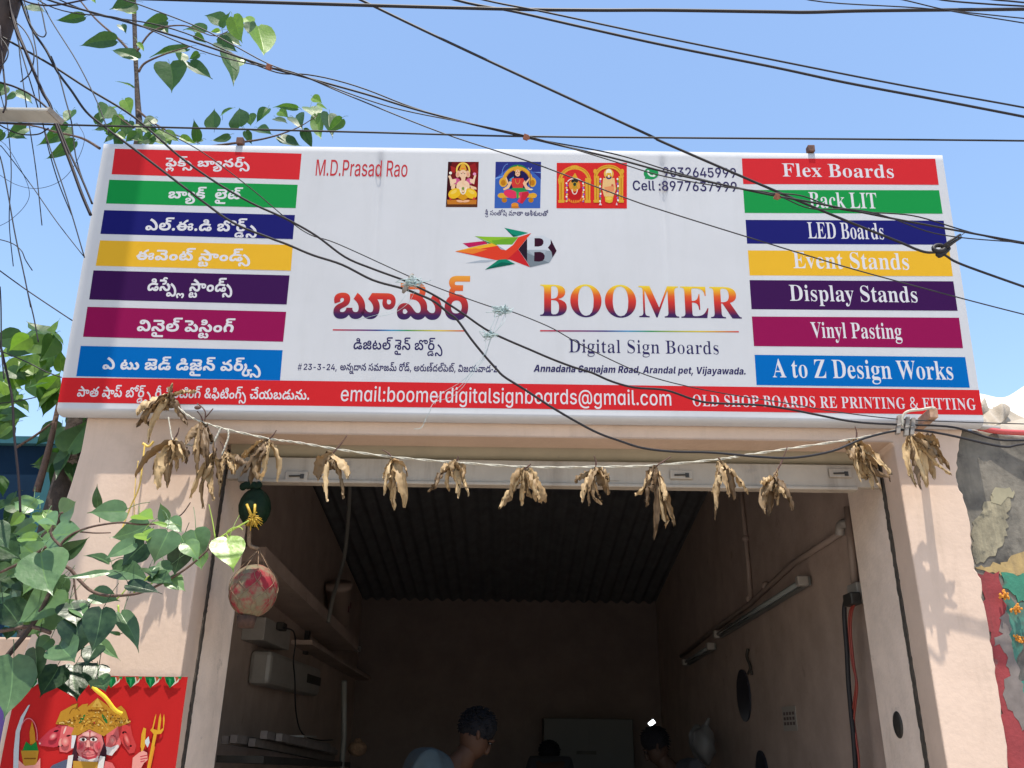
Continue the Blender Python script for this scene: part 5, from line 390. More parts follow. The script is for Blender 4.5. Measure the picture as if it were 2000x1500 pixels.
[[51,-5,1,75,-3,0,14,-32,62,-31,55,0,40,0,44,19,1,14,-2,20,-51,11,-55,14,-50,13,-44,30,1,20,0,18,28,27,50,15,31,0,18,0,42,-4,25,-4,6,0,8,-1,7,0,24,0,3,9,-1,0,1,-66,7,0,-8,17,-36,25,-50,15,-29,0,-36,0,-42,-17,-1,-12,2,-12,34,-16,35,-7,59,-13,34,-9,38,-18,16,-22,-1,-14,2,-19,-34,-29,-62,-15,-41,0,-14,0,-28,2,-13,2,-16,3,-18,2,-5,0,-16,0,-12,-4,1,-6]],
[[19,0,7,7,16,1,18,7,1,10,1,88,0,9,-18,9,-15,0,-5,8,111,0,7,-20,36,23,49,0,68,0,-1,-48,1,-69,0,-9,18,-8,15,-1,9,-7,-141,0,11,7,-7,0,36,0,3,18,1,72,0,12,-16,12,-23,0,-36,0,-25,-16,1,-80,0,-9,18,-8,15,-1,9,-7]],
[[17,0,5,8,30,0,28,12,1,17,1,128,0,13,-12,13,-30,5,-15,0,-5,7,183,0,152,0,-5,-46,4,-37,-99,-10,120,-11,-3,-40,2,-28,-80,-31,-71,0],[151,112,19,0,52,0,46,19,1,23,0,21,-32,19,-39,0,-26,0,-16,-8,-1,-11],[199,11,46,0,36,22,0,49,-48,21,-55,0,-25,0,1,-74,2,-10,20,-8]],
[[116,-4,-56,19,-32,33,0,42,32,33,56,19,68,0,56,-18,32,-33,0,-44,-32,-33,-54,-18],[182,5,17,12,6,6,4,26,1,20,0,39,-11,13,-14,13,-64,0,-13,-13,-12,-13,1,-39,0,-19,6,-27,7,-6,14,-12]],
[[19,0,7,7,16,1,18,7,1,10,1,87,0,12,-16,7,-15,0,-5,8,107,0,-5,-27,34,15,40,15,15,0,20,0,20,-13,-1,-10,2,-9,-16,-11,-20,0,-12,8,-5,5,-10,4,-15,0,-20,0,-26,-16,1,-14,1,-61,0,-10,24,-7,25,-1,7,-7]],
[[125,-4,-26,0,-44,18,-26,32,3,20,0,23,26,34,48,19,27,0,36,0,45,-17,3,54,-2,9,-26,8,-19,0,-5,7,117,0,-1,-169,2,-12,14,-8,21,-2,5,-7,-46,0,-61,-9,-3,21,-32,-21],[153,13,20,0,32,11,9,10,1,74,-6,8,-30,9,-19,0,-36,0,-13,-13,-12,-14,0,-58,11,-14,16,-13]],
[[137,-4,-22,0,-31,7,-8,1,-7,0,-22,0,-5,-8,7,0,1,51,-5,0,8,-19,46,-21,35,0,26,0,30,10,3,9,-2,13,-37,8,-43,11,-28,8,-28,20,1,12,0,19,44,25,39,0,8,0,24,-2,17,-3,4,0,8,-1,5,0,18,0,5,6,-5,0,1,-43,9,0,-10,16,-42,17,-27,0,-26,0,-24,-9,-1,-7,2,-7,20,-10,23,-5,41,-9,28,-8,24,-19,1,-16,2,-21,-48,-25]],
[[185,-3,-48,0,-70,21,-38,37,0,51,38,38,68,22,45,0,28,0,52,-9,42,-20,24,-31,1,-22,1,-12,-259,0,1,24,229,0,-27,-8,0,15,-20,24,-38,13,-54,0,-40,-14,-22,-22,1,-12,1,-16,0,-18,24,-23,44,-12,27,0,20,0,30,5,20,10,7,8,61,-7,-8,-13,-38,-19,-54,-10]],
[[45,0,1,164,61,0,1,-38,-3,0,6,14,30,18,40,9,21,0,36,0,44,-23,9,-19,-7,0,6,13,32,19,44,10,27,0,28,0,48,-13,28,-25,1,-19,1,-110,-61,0,1,108,0,16,-38,15,-25,0,-20,0,-30,-9,-16,-15,1,-10,1,-105,-59,0,1,110,0,13,-36,16,-25,0,-18,0,-32,-8,-18,-17,1,-12,1,-102]],
[[167,-3,-40,0,-62,20,-36,38,0,53,36,38,64,20,39,0,32,0,36,-10,22,-14,5,-5,5,0,1,27,63,0,1,-164,-61,0,1,26,-3,0,-4,-6,-22,-13,-38,-10],[208,23,38,15,20,26,0,35,-20,26,-38,14,-58,0,-38,-15,-20,-26,0,-33,20,-26,38,-16]],
[[45,0,1,164,63,0,1,-164],[58,189,-22,11,0,16,22,11,34,0,24,-11,0,-16,-24,-11]],
[[125,-1,-40,0,-40,20,1,19,1,180,63,0,1,-174,0,-10,10,-9,17,0,8,0,10,1,3,1,13,-25,-6,-1,-22,-2]],
[[64,-2,-24,12,0,18,24,12,36,0,24,-12,0,-18,-24,-12],[64,114,-24,12,0,18,24,12,36,0,24,-12,0,-18,-24,-12]],
[[205,-3,-30,0,-38,10,-20,13,-5,6,-5,0,1,-26,-59,0,1,218,63,0,1,-81,5,0,6,5,20,14,38,10,31,0,40,0,62,-20,36,-38,0,-53,-36,-38,-62,-20],[220,23,38,16,20,26,0,33,-20,26,-38,15,-56,0,-40,-14,-18,-26,0,-35,18,-26,40,-15]],
[[134,-3,-68,21,-38,38,0,51,38,38,68,21,92,0,70,-21,38,-38,0,-51,-38,-38,-70,-21],[212,23,40,16,18,26,0,32,-18,26,-40,16,-62,0,-38,-16,-20,-26,0,-32,20,-26,38,-16]],
[[45,0,1,164,61,0,1,-26,5,0,8,13,46,15,29,0,8,0,14,0,7,-1,1,-30,-4,1,-18,1,-11,0,-22,0,-36,-9,-20,-17,1,-11,1,-100]],
[[167,-3,-40,0,-62,20,-36,38,0,53,36,38,62,20,41,0,30,0,38,-10,22,-14,5,-5,5,0,1,81,63,0,1,-218,-59,0,1,26,-5,0,-6,-6,-20,-13,-38,-10],[206,23,40,15,20,26,0,35,-20,26,-38,14,-58,0,-38,-15,-20,-26,0,-33,20,-26,38,-16]],
[[181,-65,-38,0,-54,10,-36,16,-9,9,53,13,6,-4,20,-11,34,-7,27,0,38,0,48,17,1,20,1,32,-5,0,-6,-5,-20,-13,-38,-9,-29,0,-38,0,-64,18,-36,35,0,52,36,38,64,20,39,0,32,0,36,-10,22,-14,7,-5,5,0,1,27,61,0,1,-167,0,-21,-38,-28,-66,-13],[208,29,38,13,20,24,0,34,-20,25,-38,14,-58,0,-38,-15,-20,-25,0,-32,20,-25,38,-13]],
[[183,164,1,-26,-175,0,1,26],[55,203,63,0,1,-159,0,-10,16,-10,21,0,6,0,16,2,7,0,11,-25,-10,-2,-22,-1,-11,0,-44,0,-48,23,1,20]],
[[161,-3,-34,0,-56,10,-34,20,-5,14,59,6,6,-13,38,-12,29,0,32,0,38,13,1,10,0,8,-22,10,-23,3,-55,6,-44,5,-46,23,1,17,0,15,34,22,56,12,72,0,50,-10,30,-19,9,-12,-55,-6,-6,9,-32,13,-56,0,-36,-12,0,-18,24,-10,29,-4,53,-5,44,-6,44,-22,1,-17,0,-15,-34,-22,-60,-13]],
[[107,97,1,-97,-61,0,1,164,61,0,1,-40,-5,0,14,22,54,20,39,0,34,0,50,-14,28,-28,1,-20,1,-104,-61,0,1,100,0,18,-38,21,-31,0,-22,0,-36,-10,-20,-19]],
[[309,-59,-66,0,-102,18,-70,35,-36,50,0,64,36,50,68,35,100,19,126,0,94,-19,64,-34,32,-42,1,-24,0,-16,-8,-32,-22,-25,-42,-16,-33,0,-16,0,-36,5,-26,11,-1,9,-1,0,-8,-10,-42,-14,-33,0,-38,0,-54,19,-28,33,0,41,32,32,56,18,37,0,28,0,38,-10,9,-7,5,0,1,13,51,0,1,-97,0,-8,18,-12,17,0,22,0,22,14,8,29,1,22,0,19,-24,35,-48,27,-76,15,-100,0,-80,-15,-54,-29,-28,-42,0,-52,28,-42,56,-28,82,-15,55,0,24,0,44,5,36,5,11,2,17,-23,-14,-3,-44,-6,-50,-4],[314,30,34,11,16,22,0,33,-18,19,-34,8,-48,0,-32,-12,-18,-20,0,-25,14,-23,32,-13]],
[[64,-2,-24,12,0,18,24,12,36,0,24,-12,0,-18,-24,-12]],
[[181,-3,-46,0,-68,21,-38,38,0,51,38,38,68,21,47,0,26,0,44,-7,36,-12,24,-18,7,-11,-57,-7,-4,6,-14,11,-18,7,-26,4,-15,0,-30,0,-38,-16,-20,-26,0,-32,20,-26,38,-16,31,0,16,0,26,4,20,8,14,11,5,7,59,-7,-6,-12,-26,-18,-36,-13,-44,-6]],
[[51,0,1,218,95,0,99,-127,4,-6,10,-16,10,-20,10,-19,5,-7,-13,0,4,7,10,19,12,19,10,17,5,6,97,127,97,0,1,-218,-63,0,1,119,0,7,0,18,0,21,2,21,1,9,5,0,-6,-10,-12,-22,-14,-21,-12,-17,-3,-6,-91,-119,-53,0,-91,119,-4,5,-12,17,-14,21,-14,22,-5,11,5,0,2,-8,0,-21,2,-21,0,-19,1,-7,1,-119]],
[[191,0,-107,0,1,28,105,0,50,0,68,19,32,37,0,51,-32,36,-66,19,-47,0,-109,0,1,28,115,0,64,0,92,-26,50,-49,0,-68,-50,-49,-94,-26],[115,218,1,-218,-63,0,1,218]],
[[51,0,1,218,155,0,50,0,68,-18,32,-32,0,-40,-32,-32,-68,-19,-49,0,-105,0,1,27,101,0,32,0,42,12,18,19,0,25,-18,19,-42,11,-31,0,-83,0,1,-190]],
[[137,-4,-32,0,-50,12,-30,22,1,16,0,14,22,18,36,11,46,5,25,1,28,2,36,2,18,5,1,6,1,1,0,9,-14,13,-28,7,-44,0,-30,-7,-20,-10,-5,-5,-57,7,12,15,42,18,52,8,29,0,20,0,44,-5,40,-12,24,-22,1,-18,1,-109,-59,0,1,22,-3,0,-6,-6,-24,-12,-40,-8],[149,22,28,0,38,10,20,17,1,10,1,21,-4,-1,-20,-3,-24,-2,-26,-2,-5,0,-18,-2,-32,-5,-18,-11,0,-16,16,-11,28,-5]],
[[51,0,1,218,155,0,50,0,68,-17,32,-31,0,-40,-32,-30,-68,-17,-49,0,-117,0,1,28,113,0,32,0,40,9,20,18,0,24,-20,19,-40,9,-31,0,-83,0,1,-190],[299,0,-105,99,73,0,109,-99]],
[[236,221,70,-18,42,-32,1,-23,0,-17,-28,-34,-29,-23,-99,-74,-85,0,141,102,21,0,-6,-6,-26,-10,-36,-6,-19,0,-40,0,-62,17,-34,30,0,43,40,33,70,18],[172,188,-34,-10,-20,-18,0,-23,20,-18,34,-10,44,0,34,10,18,18,0,23,-18,18,-34,10]],
[[140,-3,-72,27,-38,50,0,70,38,51,72,26,108,0,72,-27,38,-50,0,-70,-36,-50,-74,-27],[222,32,36,17,18,34,0,52,-18,34,-36,18,-56,0,-36,-18,-18,-34,0,-52,18,-34,36,-17]],
[[142,-3,-72,16,-42,28,-1,19,85,0,2,-9,22,-13,34,-6,44,0,34,7,20,16,0,21,-18,16,-40,10,-29,0,-45,0,1,28,103,52,1,2,-185,0,1,34,287,0,1,-30,-141,-71,1,8,48,3,72,-15,40,-30,0,-39,-42,-30,-74,-17]],
[[45,0,1,30,155,74,20,10,28,16,16,16,0,19,-20,15,-32,8,-40,0,-32,-9,-18,-16,1,-11,-77,0,0,21,38,31,68,17,88,0,68,-16,36,-29,1,-19,0,-12,-18,-23,-48,-29,-41,-21,-71,-36,1,-2,189,0,1,-34]],
[[152,-3,-70,18,-42,33,1,22,0,17,28,35,31,22,101,74,85,0,-137,-101,-19,0,6,5,26,10,36,6,21,0,40,0,62,-16,34,-31,0,-42,-40,-33,-68,-19],[216,30,34,10,20,18,0,23,-20,18,-34,10,-44,0,-34,-10,-18,-18,0,-23,18,-18,34,-10]],
[[23,40,1,33,167,145,81,0,-161,-143,1,-1,261,0,1,-34],[231,0,1,50,3,15,1,71,77,0,1,-136]],
[[191,-3,-44,0,-68,16,-40,29,1,18,81,0,0,-9,20,-13,32,-8,21,0,22,0,36,11,20,18,0,24,-20,19,-36,11,-23,0,-20,0,-36,-8,-11,-6,-73,6,23,113,257,0,1,-34,-187,0,-11,-57,3,0,12,7,46,10,56,0,50,-11,38,-19,20,-26,1,-16,0,-22,-40,-34,-72,-19]],
[[231,-3,-58,0,-90,27,-52,50,0,70,52,51,90,26,59,0,36,0,64,-10,48,-20,32,-28,7,-18,-83,0,-4,9,-18,15,-26,10,-34,5,-17,0,-36,0,-54,-17,-30,-34,0,-48,32,-34,52,-17,37,0,18,0,34,5,26,10,18,15,5,9,85,0,-4,-15,-30,-28,-48,-21,-64,-12]],
[[187,-3,-50,0,-72,20,-38,38,0,51,38,38,70,22,47,0,32,0,54,-10,42,-20,24,-32,1,-21,1,-12,-269,0,1,26,231,0,-37,-7,0,13,-16,20,-32,12,-50,0,-32,-12,-18,-19,1,-12,1,-18,0,-15,20,-21,36,-10,25,0,16,0,28,5,18,9,7,6,73,-7,-6,-13,-40,-20,-58,-11]],
[[133,-1,-48,0,-44,21,1,21,1,177,81,0,1,-171,0,-8,10,-8,15,0,8,0,8,1,5,0,13,-30,-6,-1,-24,-2]],
[[60,-3,-28,14,0,21,28,14,42,0,28,-14,0,-21,-28,-14],[60,108,-28,14,0,20,28,14,42,0,28,-14,0,-20,-28,-14]],
[[146,-3,-74,16,-42,28,1,18,0,13,24,23,42,16,27,2,1,1,-34,4,-42,27,0,35,38,26,66,15,86,0,68,-15,38,-26,0,-35,-42,-27,-33,-4,1,-1,26,-2,42,-16,24,-23,1,-13,0,-18,-42,-28,-74,-16],[218,28,34,9,20,15,0,20,-20,15,-36,9,-44,0,-36,-9,-20,-15,0,-20,18,-15,36,-9],[214,127,30,8,18,14,0,19,-18,13,-30,8,-40,0,-30,-8,-18,-13,0,-19,18,-14,30,-8]],
[[75,0,185,182,1,2,-213,0,1,34,301,0,1,-35,-183,-183]],
[[15,0,145,218,151,0,149,-218,-125,0,-55,90,-14,26,-28,56,-13,29,27,0,-14,-29,-24,-56,-15,-26,-51,-90],[117,44,1,42,239,0,1,-42]],
[[143,93,1,-93,-109,0,1,164,105,0,3,-42,-3,0,10,19,52,25,45,0,34,0,52,-16,28,-28,1,-18,1,-104,-109,0,1,93,0,13,-26,15,-23,0,-16,0,-24,-7,-12,-12]],
[[125,-3,-32,0,-48,11,-28,21,1,16,0,14,18,19,34,12,44,6,52,2,34,3,16,6,1,4,1,1,0,5,-10,7,-18,3,-26,0,-20,-3,-12,-7,-3,-5,-97,5,6,14,36,22,62,13,45,0,32,0,56,-8,40,-14,22,-20,1,-12,1,-112,-103,0,1,23,-1,0,-10,-9,-26,-11,-36,-6],[159,33,16,0,26,6,14,11,1,8,1,15,-4,-1,-12,-2,-14,-2,-14,-1,-5,-1,-16,-1,-18,-5,-10,-7,0,-10,10,-7,16,-3]],
[[151,-2,-36,0,-60,18,-34,38,0,57,36,37,60,18,33,0,26,0,36,-9,26,-14,7,-8,3,0,1,83,111,0,1,-218,-109,0,1,27,-1,0,-8,-8,-24,-13,-36,-8],[206,40,26,11,14,18,0,26,-14,18,-26,10,-36,0,-24,-10,-14,-19,0,-25,14,-19,24,-10]],
[[148,-3,-82,17,-46,34,1,26,105,0,2,-10,20,-14,34,-7,23,0,20,0,30,5,14,10,0,12,-14,8,-30,6,-23,3,-45,5,-56,6,-66,30,1,25,0,20,44,31,78,17,104,0,76,-17,40,-32,1,-20,-105,0,-2,11,-30,12,-29,0,-20,0,-26,-4,-12,-9,0,-11,14,-9,28,-6,21,-2,37,-4,34,-4,50,-12,34,-16,16,-21,1,-13,0,-21,-42,-30,-78,-16]],
[[33,0,1,164,101,0,9,-44,-7,0,8,17,30,20,40,9,23,0,36,0,42,-23,15,-27,-13,0,10,18,34,22,46,10,25,0,32,0,46,-14,28,-24,1,-18,1,-110,-109,0,1,97,0,12,-24,12,-19,0,-12,0,-20,-6,-10,-11,1,-7,1,-97,-105,0,1,98,0,11,-24,12,-17,0,-14,0,-20,-6,-10,-11,1,-8,1,-96]],
[[33,164,111,0,1,-170,0,-21,-34,-24,-62,-10,-41,0,-21,0,1,41,13,0,22,0,16,7,1,8],[64,182,-32,15,0,21,32,15,46,0,32,-15,0,-21,-32,-15]],
[[33,0,1,218,183,0,50,0,72,-17,40,-33,0,-46,-42,-32,-74,-16,-49,0,-111,0,1,43,93,0,22,0,32,6,16,12,0,20,-16,12,-32,7,-21,0,-47,0,1,-174],[269,0,-105,100,119,0,111,-100]],
[[134,-3,-74,21,-40,38,0,51,40,38,74,21,106,0,74,-21,40,-38,0,-51,-40,-38,-74,-21],[204,39,24,10,14,19,0,27,-14,19,-24,10,-34,0,-26,-10,-12,-19,0,-27,12,-19,26,-10]],
[[9,-61,25,96,107,0,-57,-96]],
[[33,0,1,164,107,0,1,-31,5,0,8,17,40,16,29,0,6,0,16,-1,7,-1,1,-48,-8,2,-24,1,-9,0,-18,0,-28,-8,-16,-14,1,-10,1,-87]],
[[145,-1,-58,0,-54,23,1,24,1,172,111,0,1,-166,0,-6,10,-5,13,0,6,0,8,0,3,1,17,-39,-8,-1,-26,-3]],
[[33,-61,1,225,109,0,1,-29,5,0,6,8,24,14,36,9,27,0,34,0,58,-18,38,-37,0,-57,-36,-38,-58,-18,-35,0,-24,0,-36,8,-26,13,-5,8,-1,0,1,-88],[214,40,26,10,12,19,0,25,-12,19,-26,10,-36,0,-26,-10,-12,-18,0,-26,12,-18,26,-11]],
[[187,-3,-52,0,-74,20,-40,38,0,52,40,38,74,21,51,0,36,0,58,-11,42,-22,24,-31,1,-20,1,-13,-287,0,1,31,237,0,-51,-7,0,11,-12,15,-26,8,-36,0,-26,-8,-12,-15,1,-11,1,-22,0,-12,14,-15,28,-8,19,0,14,0,20,4,16,7,5,5,97,-8,-8,-14,-40,-21,-62,-12]],
[[217,164,1,-41,-209,0,1,41],[49,203,111,0,1,-152,0,-5,12,-6,13,0,6,0,20,1,5,1,13,-40,-18,-3,-34,-1,-15,0,-52,0,-56,24,1,24]],
[[163,0,-147,218,125,0,57,-90,16,-25,26,-55,15,-29,-23,0,12,29,26,55,15,25,55,90,125,0,-143,-218]],
[[33,0,1,164,111,0,1,-164],[64,182,-32,15,0,21,32,15,46,0,32,-15,0,-21,-32,-15]],
[[33,-57,25,39,15,-1,18,-3,28,2,14,8,-1,6,-1,6,-121,164,117,0,47,-78,10,-16,10,-34,9,-20,-19,0,8,20,14,34,13,16,51,78,115,0,-135,-180,-10,-13,-34,-21,-52,-12,-39,0,-18,0,-38,2]],
[[97,0,-93,164,115,0,23,-54,6,-17,16,-39,7,-23,-9,0,8,23,18,39,7,17,25,54,99,0,23,-54,8,-17,18,-39,7,-23,-9,0,6,23,14,39,9,17,21,54,119,0,-95,-164,-111,0,-31,56,-6,9,-10,22,-8,24,-3,9,19,0,-4,-9,-10,-24,-10,-23,-3,-8,-31,-56]],
[[56,-3,-34,16,0,24,34,17,50,0,32,-17,0,-24,-32,-16]],
[[207,0,73,218,51,0,-69,-218],[11,59,9,25,331,0,-7,-25],[55,0,73,218,51,0,-71,-218],[35,134,11,26,329,0,-5,-26]],
[[293,107,1,-33,-197,0,1,33]],
[[21,-57,27,89,83,0,-51,-89]]]
RUNS = {
 'te_flex': [0,0,0,1,194,0,2,240,0,3,424,0,4,646,0,5,1007,0,6,1162,0,7,1401,0,3,1588,0],
 'te_back': [4,0,0,5,361,0,2,516,0,8,870,0,9,1107,0],
 'te_led': [10,0,0,11,240,0,12,477,0,13,565,0,12,886,0,14,975,0,15,1309,0,7,1656,0,16,1828,0,17,1850,0],
 'te_event': [13,0,0,18,321,0,19,561,0,9,729,0,20,1074,0,21,1265,0,19,1424,0,22,1592,0,3,1831,0],
 'te_display': [14,0,0,23,249,0,24,475,0,25,612,0,20,864,0,21,1056,0,19,1214,0,22,1383,0,3,1622,0],
 'te_vinyl': [26,0,0,27,243,0,11,482,0,28,804,0,29,1043,0,21,1234,0,19,1282,0,30,1451,0],
 'te_atoz': [10,0,0,31,324,0,32,584,0,33,775,0,22,1022,0,14,1356,0,34,1605,0,35,1853,0,36,2176,0,7,2416,0,37,2605,0,17,2734,0],
 'te_old': [38,0,0,39,334,0,40,678,0,41,1003,0,42,1317,0,43,1649,0,44,1822,0,45,1835,0,46,2115,0,47,2386,0,48,2615,0,49,2615,0,50,2777,0,49,3024,0,51,3186,0,52,3456,0,53,3656,0,50,3885,0,49,4132,0,51,4294,0,54,4475,0,55,4693,0,56,4940,0,57,5335,0,58,5575,0,59,5813,0,60,5918,0,59,6146,0,61,6250,0],
 'te_boomer': [62,0,0,63,252,0,64,467,0,7,813,0],
 'te_digital': [65,0,0,66,238,0,67,473,0,68,720,0,69,1033,0,70,1217,0,71,1529,0,43,1862,0,44,2034,0,45,2047,0],
 'te_addr': [72,0,0,60,267,0,73,480,0,74,593,0,60,919,0,75,1231,0,76,1459,0,77,1897,0,78,2132,0,79,2551,0,80,2787,0,81,3025,0,72,3196,0,82,3463,0,59,3648,0,83,3753,0,84,4015,0,68,4241,0,85,4468,0,86,4697,0,81,4944,0,87,5115,0,77,5347,0,56,5582,0,88,5977,0,58,6314,0,89,6552,0,90,6649,0],
 'te_bless': [91,0,0,92,184,0,75,269,0,49,496,0,93,658,0,94,982,0,76,1296,0,95,1734,0,96,2178,0,91,2441,0,97,2625,0,59,2809,0,98,2913,0,93,3141,0],
 'flex': [99,0,0,100,184,0,101,276,0,102,413,0,103,640,0,104,840,0,105,994,0,106,1150,0,107,1282,0,108,1450,0],
 'back': [103,0,0,105,198,0,109,351,0,110,482,0,111,721,0,112,911,0,113,1028,0],
 'led': [111,0,0,114,190,0,115,388,0,103,687,0,104,885,0,105,1035,0,106,1189,0,107,1317,0,108,1483,0],
 'event': [114,0,0,116,197,0,101,334,0,117,469,0,118,639,0,119,819,0,118,993,0,105,1095,0,117,1249,0,107,1419,0,108,1584,0],
 'display': [115,0,0,120,221,0,108,310,0,121,439,0,100,604,0,105,694,0,122,847,0,119,1059,0,118,1234,0,105,1336,0,117,1489,0,107,1659,0,108,1825,0],
 'vinyl': [123,0,0,120,191,0,117,280,0,122,450,0,100,584,0,124,751,0,105,938,0,108,1091,0,118,1220,0,120,1322,0,117,1410,0,125,1580,0],
 'atoz': [126,0,0,118,273,0,104,375,0,127,603,0,115,879,0,101,1100,0,108,1234,0,120,1363,0,125,1452,0,117,1598,0,128,1846,0,104,2119,0,106,2269,0,110,2398,0,108,2558,0],
 'old': [129,0,0,111,244,0,115,443,0,119,760,0,130,944,0,129,1186,0,124,1430,0,103,1713,0,129,1919,0,126,2163,0,131,2367,0,115,2587,0,119,2818,0,131,3088,0,114,3308,0,124,3602,0,131,3797,0,112,4017,0,132,4143,0,113,4372,0,112,4570,0,132,4696,0,133,4925,0,134,5248,0,99,5564,0,112,5753,0,113,5878,0,113,6076,0,112,6274,0,132,6400,0,133,6629,0],
 'boomer': [135,0,0,136,198,0,136,432,0,137,667,0,138,950,0,139,1148,0],
 'digital': [140,0,0,141,224,0,142,316,0,141,465,0,143,556,0,144,662,0,145,818,0,146,991,0,141,1168,0,142,1260,0,147,1409,0,148,1663,0,149,1864,0,144,2017,0,150,2174,0,151,2305,0,152,2474,0],
 'email': [153,0,0,154,179,0,155,447,0,156,636,0,157,713,0,158,802,0,159,885,0,160,1073,0,160,1257,0,154,1441,0,153,1710,0,161,1889,0,162,2007,0,156,2195,0,163,2273,0,156,2461,0,164,2539,0,155,2643,0,157,2831,0,165,2920,0,156,3083,0,163,3161,0,166,3350,0,159,3532,0,160,3721,0,155,3904,0,161,4092,0,162,4211,0,165,4399,0,167,4563,0,163,4859,0,154,5048,0,155,5316,0,156,5505,0,157,5582,0,168,5671,0,169,5754,0,160,5930,0,154,6114,0],
 'prasad': [170,0,0,168,273,0,171,354,0,168,570,0,172,651,0,161,843,0,173,959,0,165,1129,0,173,1290,0,162,1460,0,174,1725,0,173,1919,0,160,2089,0],
 'wa': [175,0,0,176,194,0,177,388,0,178,582,0,179,776,0,180,970,0,181,1164,0,175,1358,0,175,1552,0,175,1746,0],
 'cell': [182,0,0,183,221,0,184,399,0,184,490,0,185,661,0,186,742,0,175,936,0,187,1130,0,187,1324,0,179,1518,0,177,1712,0,187,1906,0,175,2100,0,175,2294,0,175,2488,0],
 'annad': [188,0,0,189,235,0,189,427,0,190,620,0,191,798,0,190,990,0,189,1168,0,190,1361,0,192,1619,0,190,1818,0,193,1996,0,190,2276,0,194,2454,0,190,2541,0,193,2719,0,195,3080,0,196,3279,0,190,3466,0,191,3644,0,197,3836,0,188,3997,0,198,4232,0,190,4360,0,189,4538,0,191,4730,0,190,4923,0,199,5101,0,200,5280,0,201,5473,0,202,5654,0,197,5771,0,203,5932,0,204,6167,0,194,6254,0,190,6340,0,205,6518,0,190,6706,0,206,6884,0,190,7145,0,191,7323,0,190,7515,0,207,7693,0],
 'hash': [208,0,0],
 'num': [178,0,0,177,194,0,209,388,0,177,582,0,209,776,0,178,970,0,180,1164,0,210,1358,0]}
# ------------------------------------------------------------------ lettering (outlines of every glyph on the sign)
def glyph(i):
    out = []
    for ct in GLYPHS[i]:
        x = y = 0; P = []
        for k in range(0, len(ct), 2):
            on = ct[k] & 1; x += (ct[k] - on)//2; y += ct[k+1]; P.append((x, y, on))
        q = []
        for j in range(len(P)):
            a, b = P[j], P[(j+1) % len(P)]; q.append(a)
            if not a[2] and not b[2]: q.append(((a[0]+b[0])/2, (a[1]+b[1])/2, 1))
        s0 = next((j for j, p in enumerate(q) if p[2]), 0); q = q[s0:] + q[:s0] + [q[s0]]
        F = [(q[0][0], q[0][1])]; j = 0
        while j < len(q)-1:
            if q[j+1][2]: F.append(q[j+1][:2]); j += 1
            else:
                a, b, e = q[j], q[j+1], q[j+2]
                for t in (.25, .5, .75, 1): F.append(((1-t)**2*a[0]+2*t*(1-t)*b[0]+t*t*e[0], (1-t)**2*a[1]+2*t*(1-t)*b[1]+t*t*e[1]))
                j += 2
        out.append(F[:-1])
    return out
GC = {}
def filled(g):
    """triangles of a glyph: constrained triangulation, keeping what lies inside by winding number"""
    cs = glyph(g); V = []; E = []
    for c in cs:
        o = len(V); V += [Vector((x*.01, y*.01)) for x, y in c]; E += [(o+i, o+(i+1) % len(c)) for i in range(len(c))]
    r = delaunay_2d_cdt(V, E, [], 0, 1e-5); pts = [(v.x*100, v.y*100) for v in r[0]]; tri = []
    for f in r[2]:
        cx = sum(pts[i][0] for i in f)/len(f); cy = sum(pts[i][1] for i in f)/len(f); wn = 0
        for c in cs:
            for p, q in zip(c, c[1:] + c[:1]):
                if (p[1] <= cy) != (q[1] <= cy) and p[0] + (cy-p[1])*(q[0]-p[0])/(q[1]-p[1]) > cx: wn += 1 if q[1] > p[1] else -1
        if wn: tri.append(tuple(f))
    return pts, tri
def lettering(run, p0, p1, mater, parent, off, to_uv, shear=0.0, name='lettering', label=None):
    """flat printed text: ink box fitted between lower-left p0 and upper-right p1 (uv of the print)"""
    vv = []; ff = []; N_ = RUNS[run]
    for k in range(0, len(N_), 3):
        g, X, Y = N_[k:k+3]
        if g not in GC: GC[g] = filled(g)
        o = len(vv); vv += [(x + X + shear*(y + Y), y + Y) for x, y in GC[g][0]]; ff += [tuple(i + o for i in f) for f in GC[g][1]]
    x0 = min(v[0] for v in vv); x1 = max(v[0] for v in vv); y0 = min(v[1] for v in vv); y1 = max(v[1] for v in vv)
    a = to_uv(*p0); b = to_uv(*p1); sx = (b[0]-a[0])/(x1-x0); sy = (b[1]-a[1])/(y1-y0)
    vv = [((x-x0)*sx + a[0], -off, (y-y0)*sy + a[1]) for x, y in vv]
    me = bpy.data.meshes.new(name); me.from_pydata(vv, [], ff); me.materials.append(mater)
    b_ = bmesh.new(); b_.from_mesh(me)
    for f in b_.faces:
        f.normal_update()
        if f.normal.y > 0: f.normal_flip()
    b_.to_mesh(me); b_.free(); me.update()
    o = bpy.data.objects.new(name, me); COL.objects.link(o); o.parent = parent
    if label: o['label'] = label
    return o
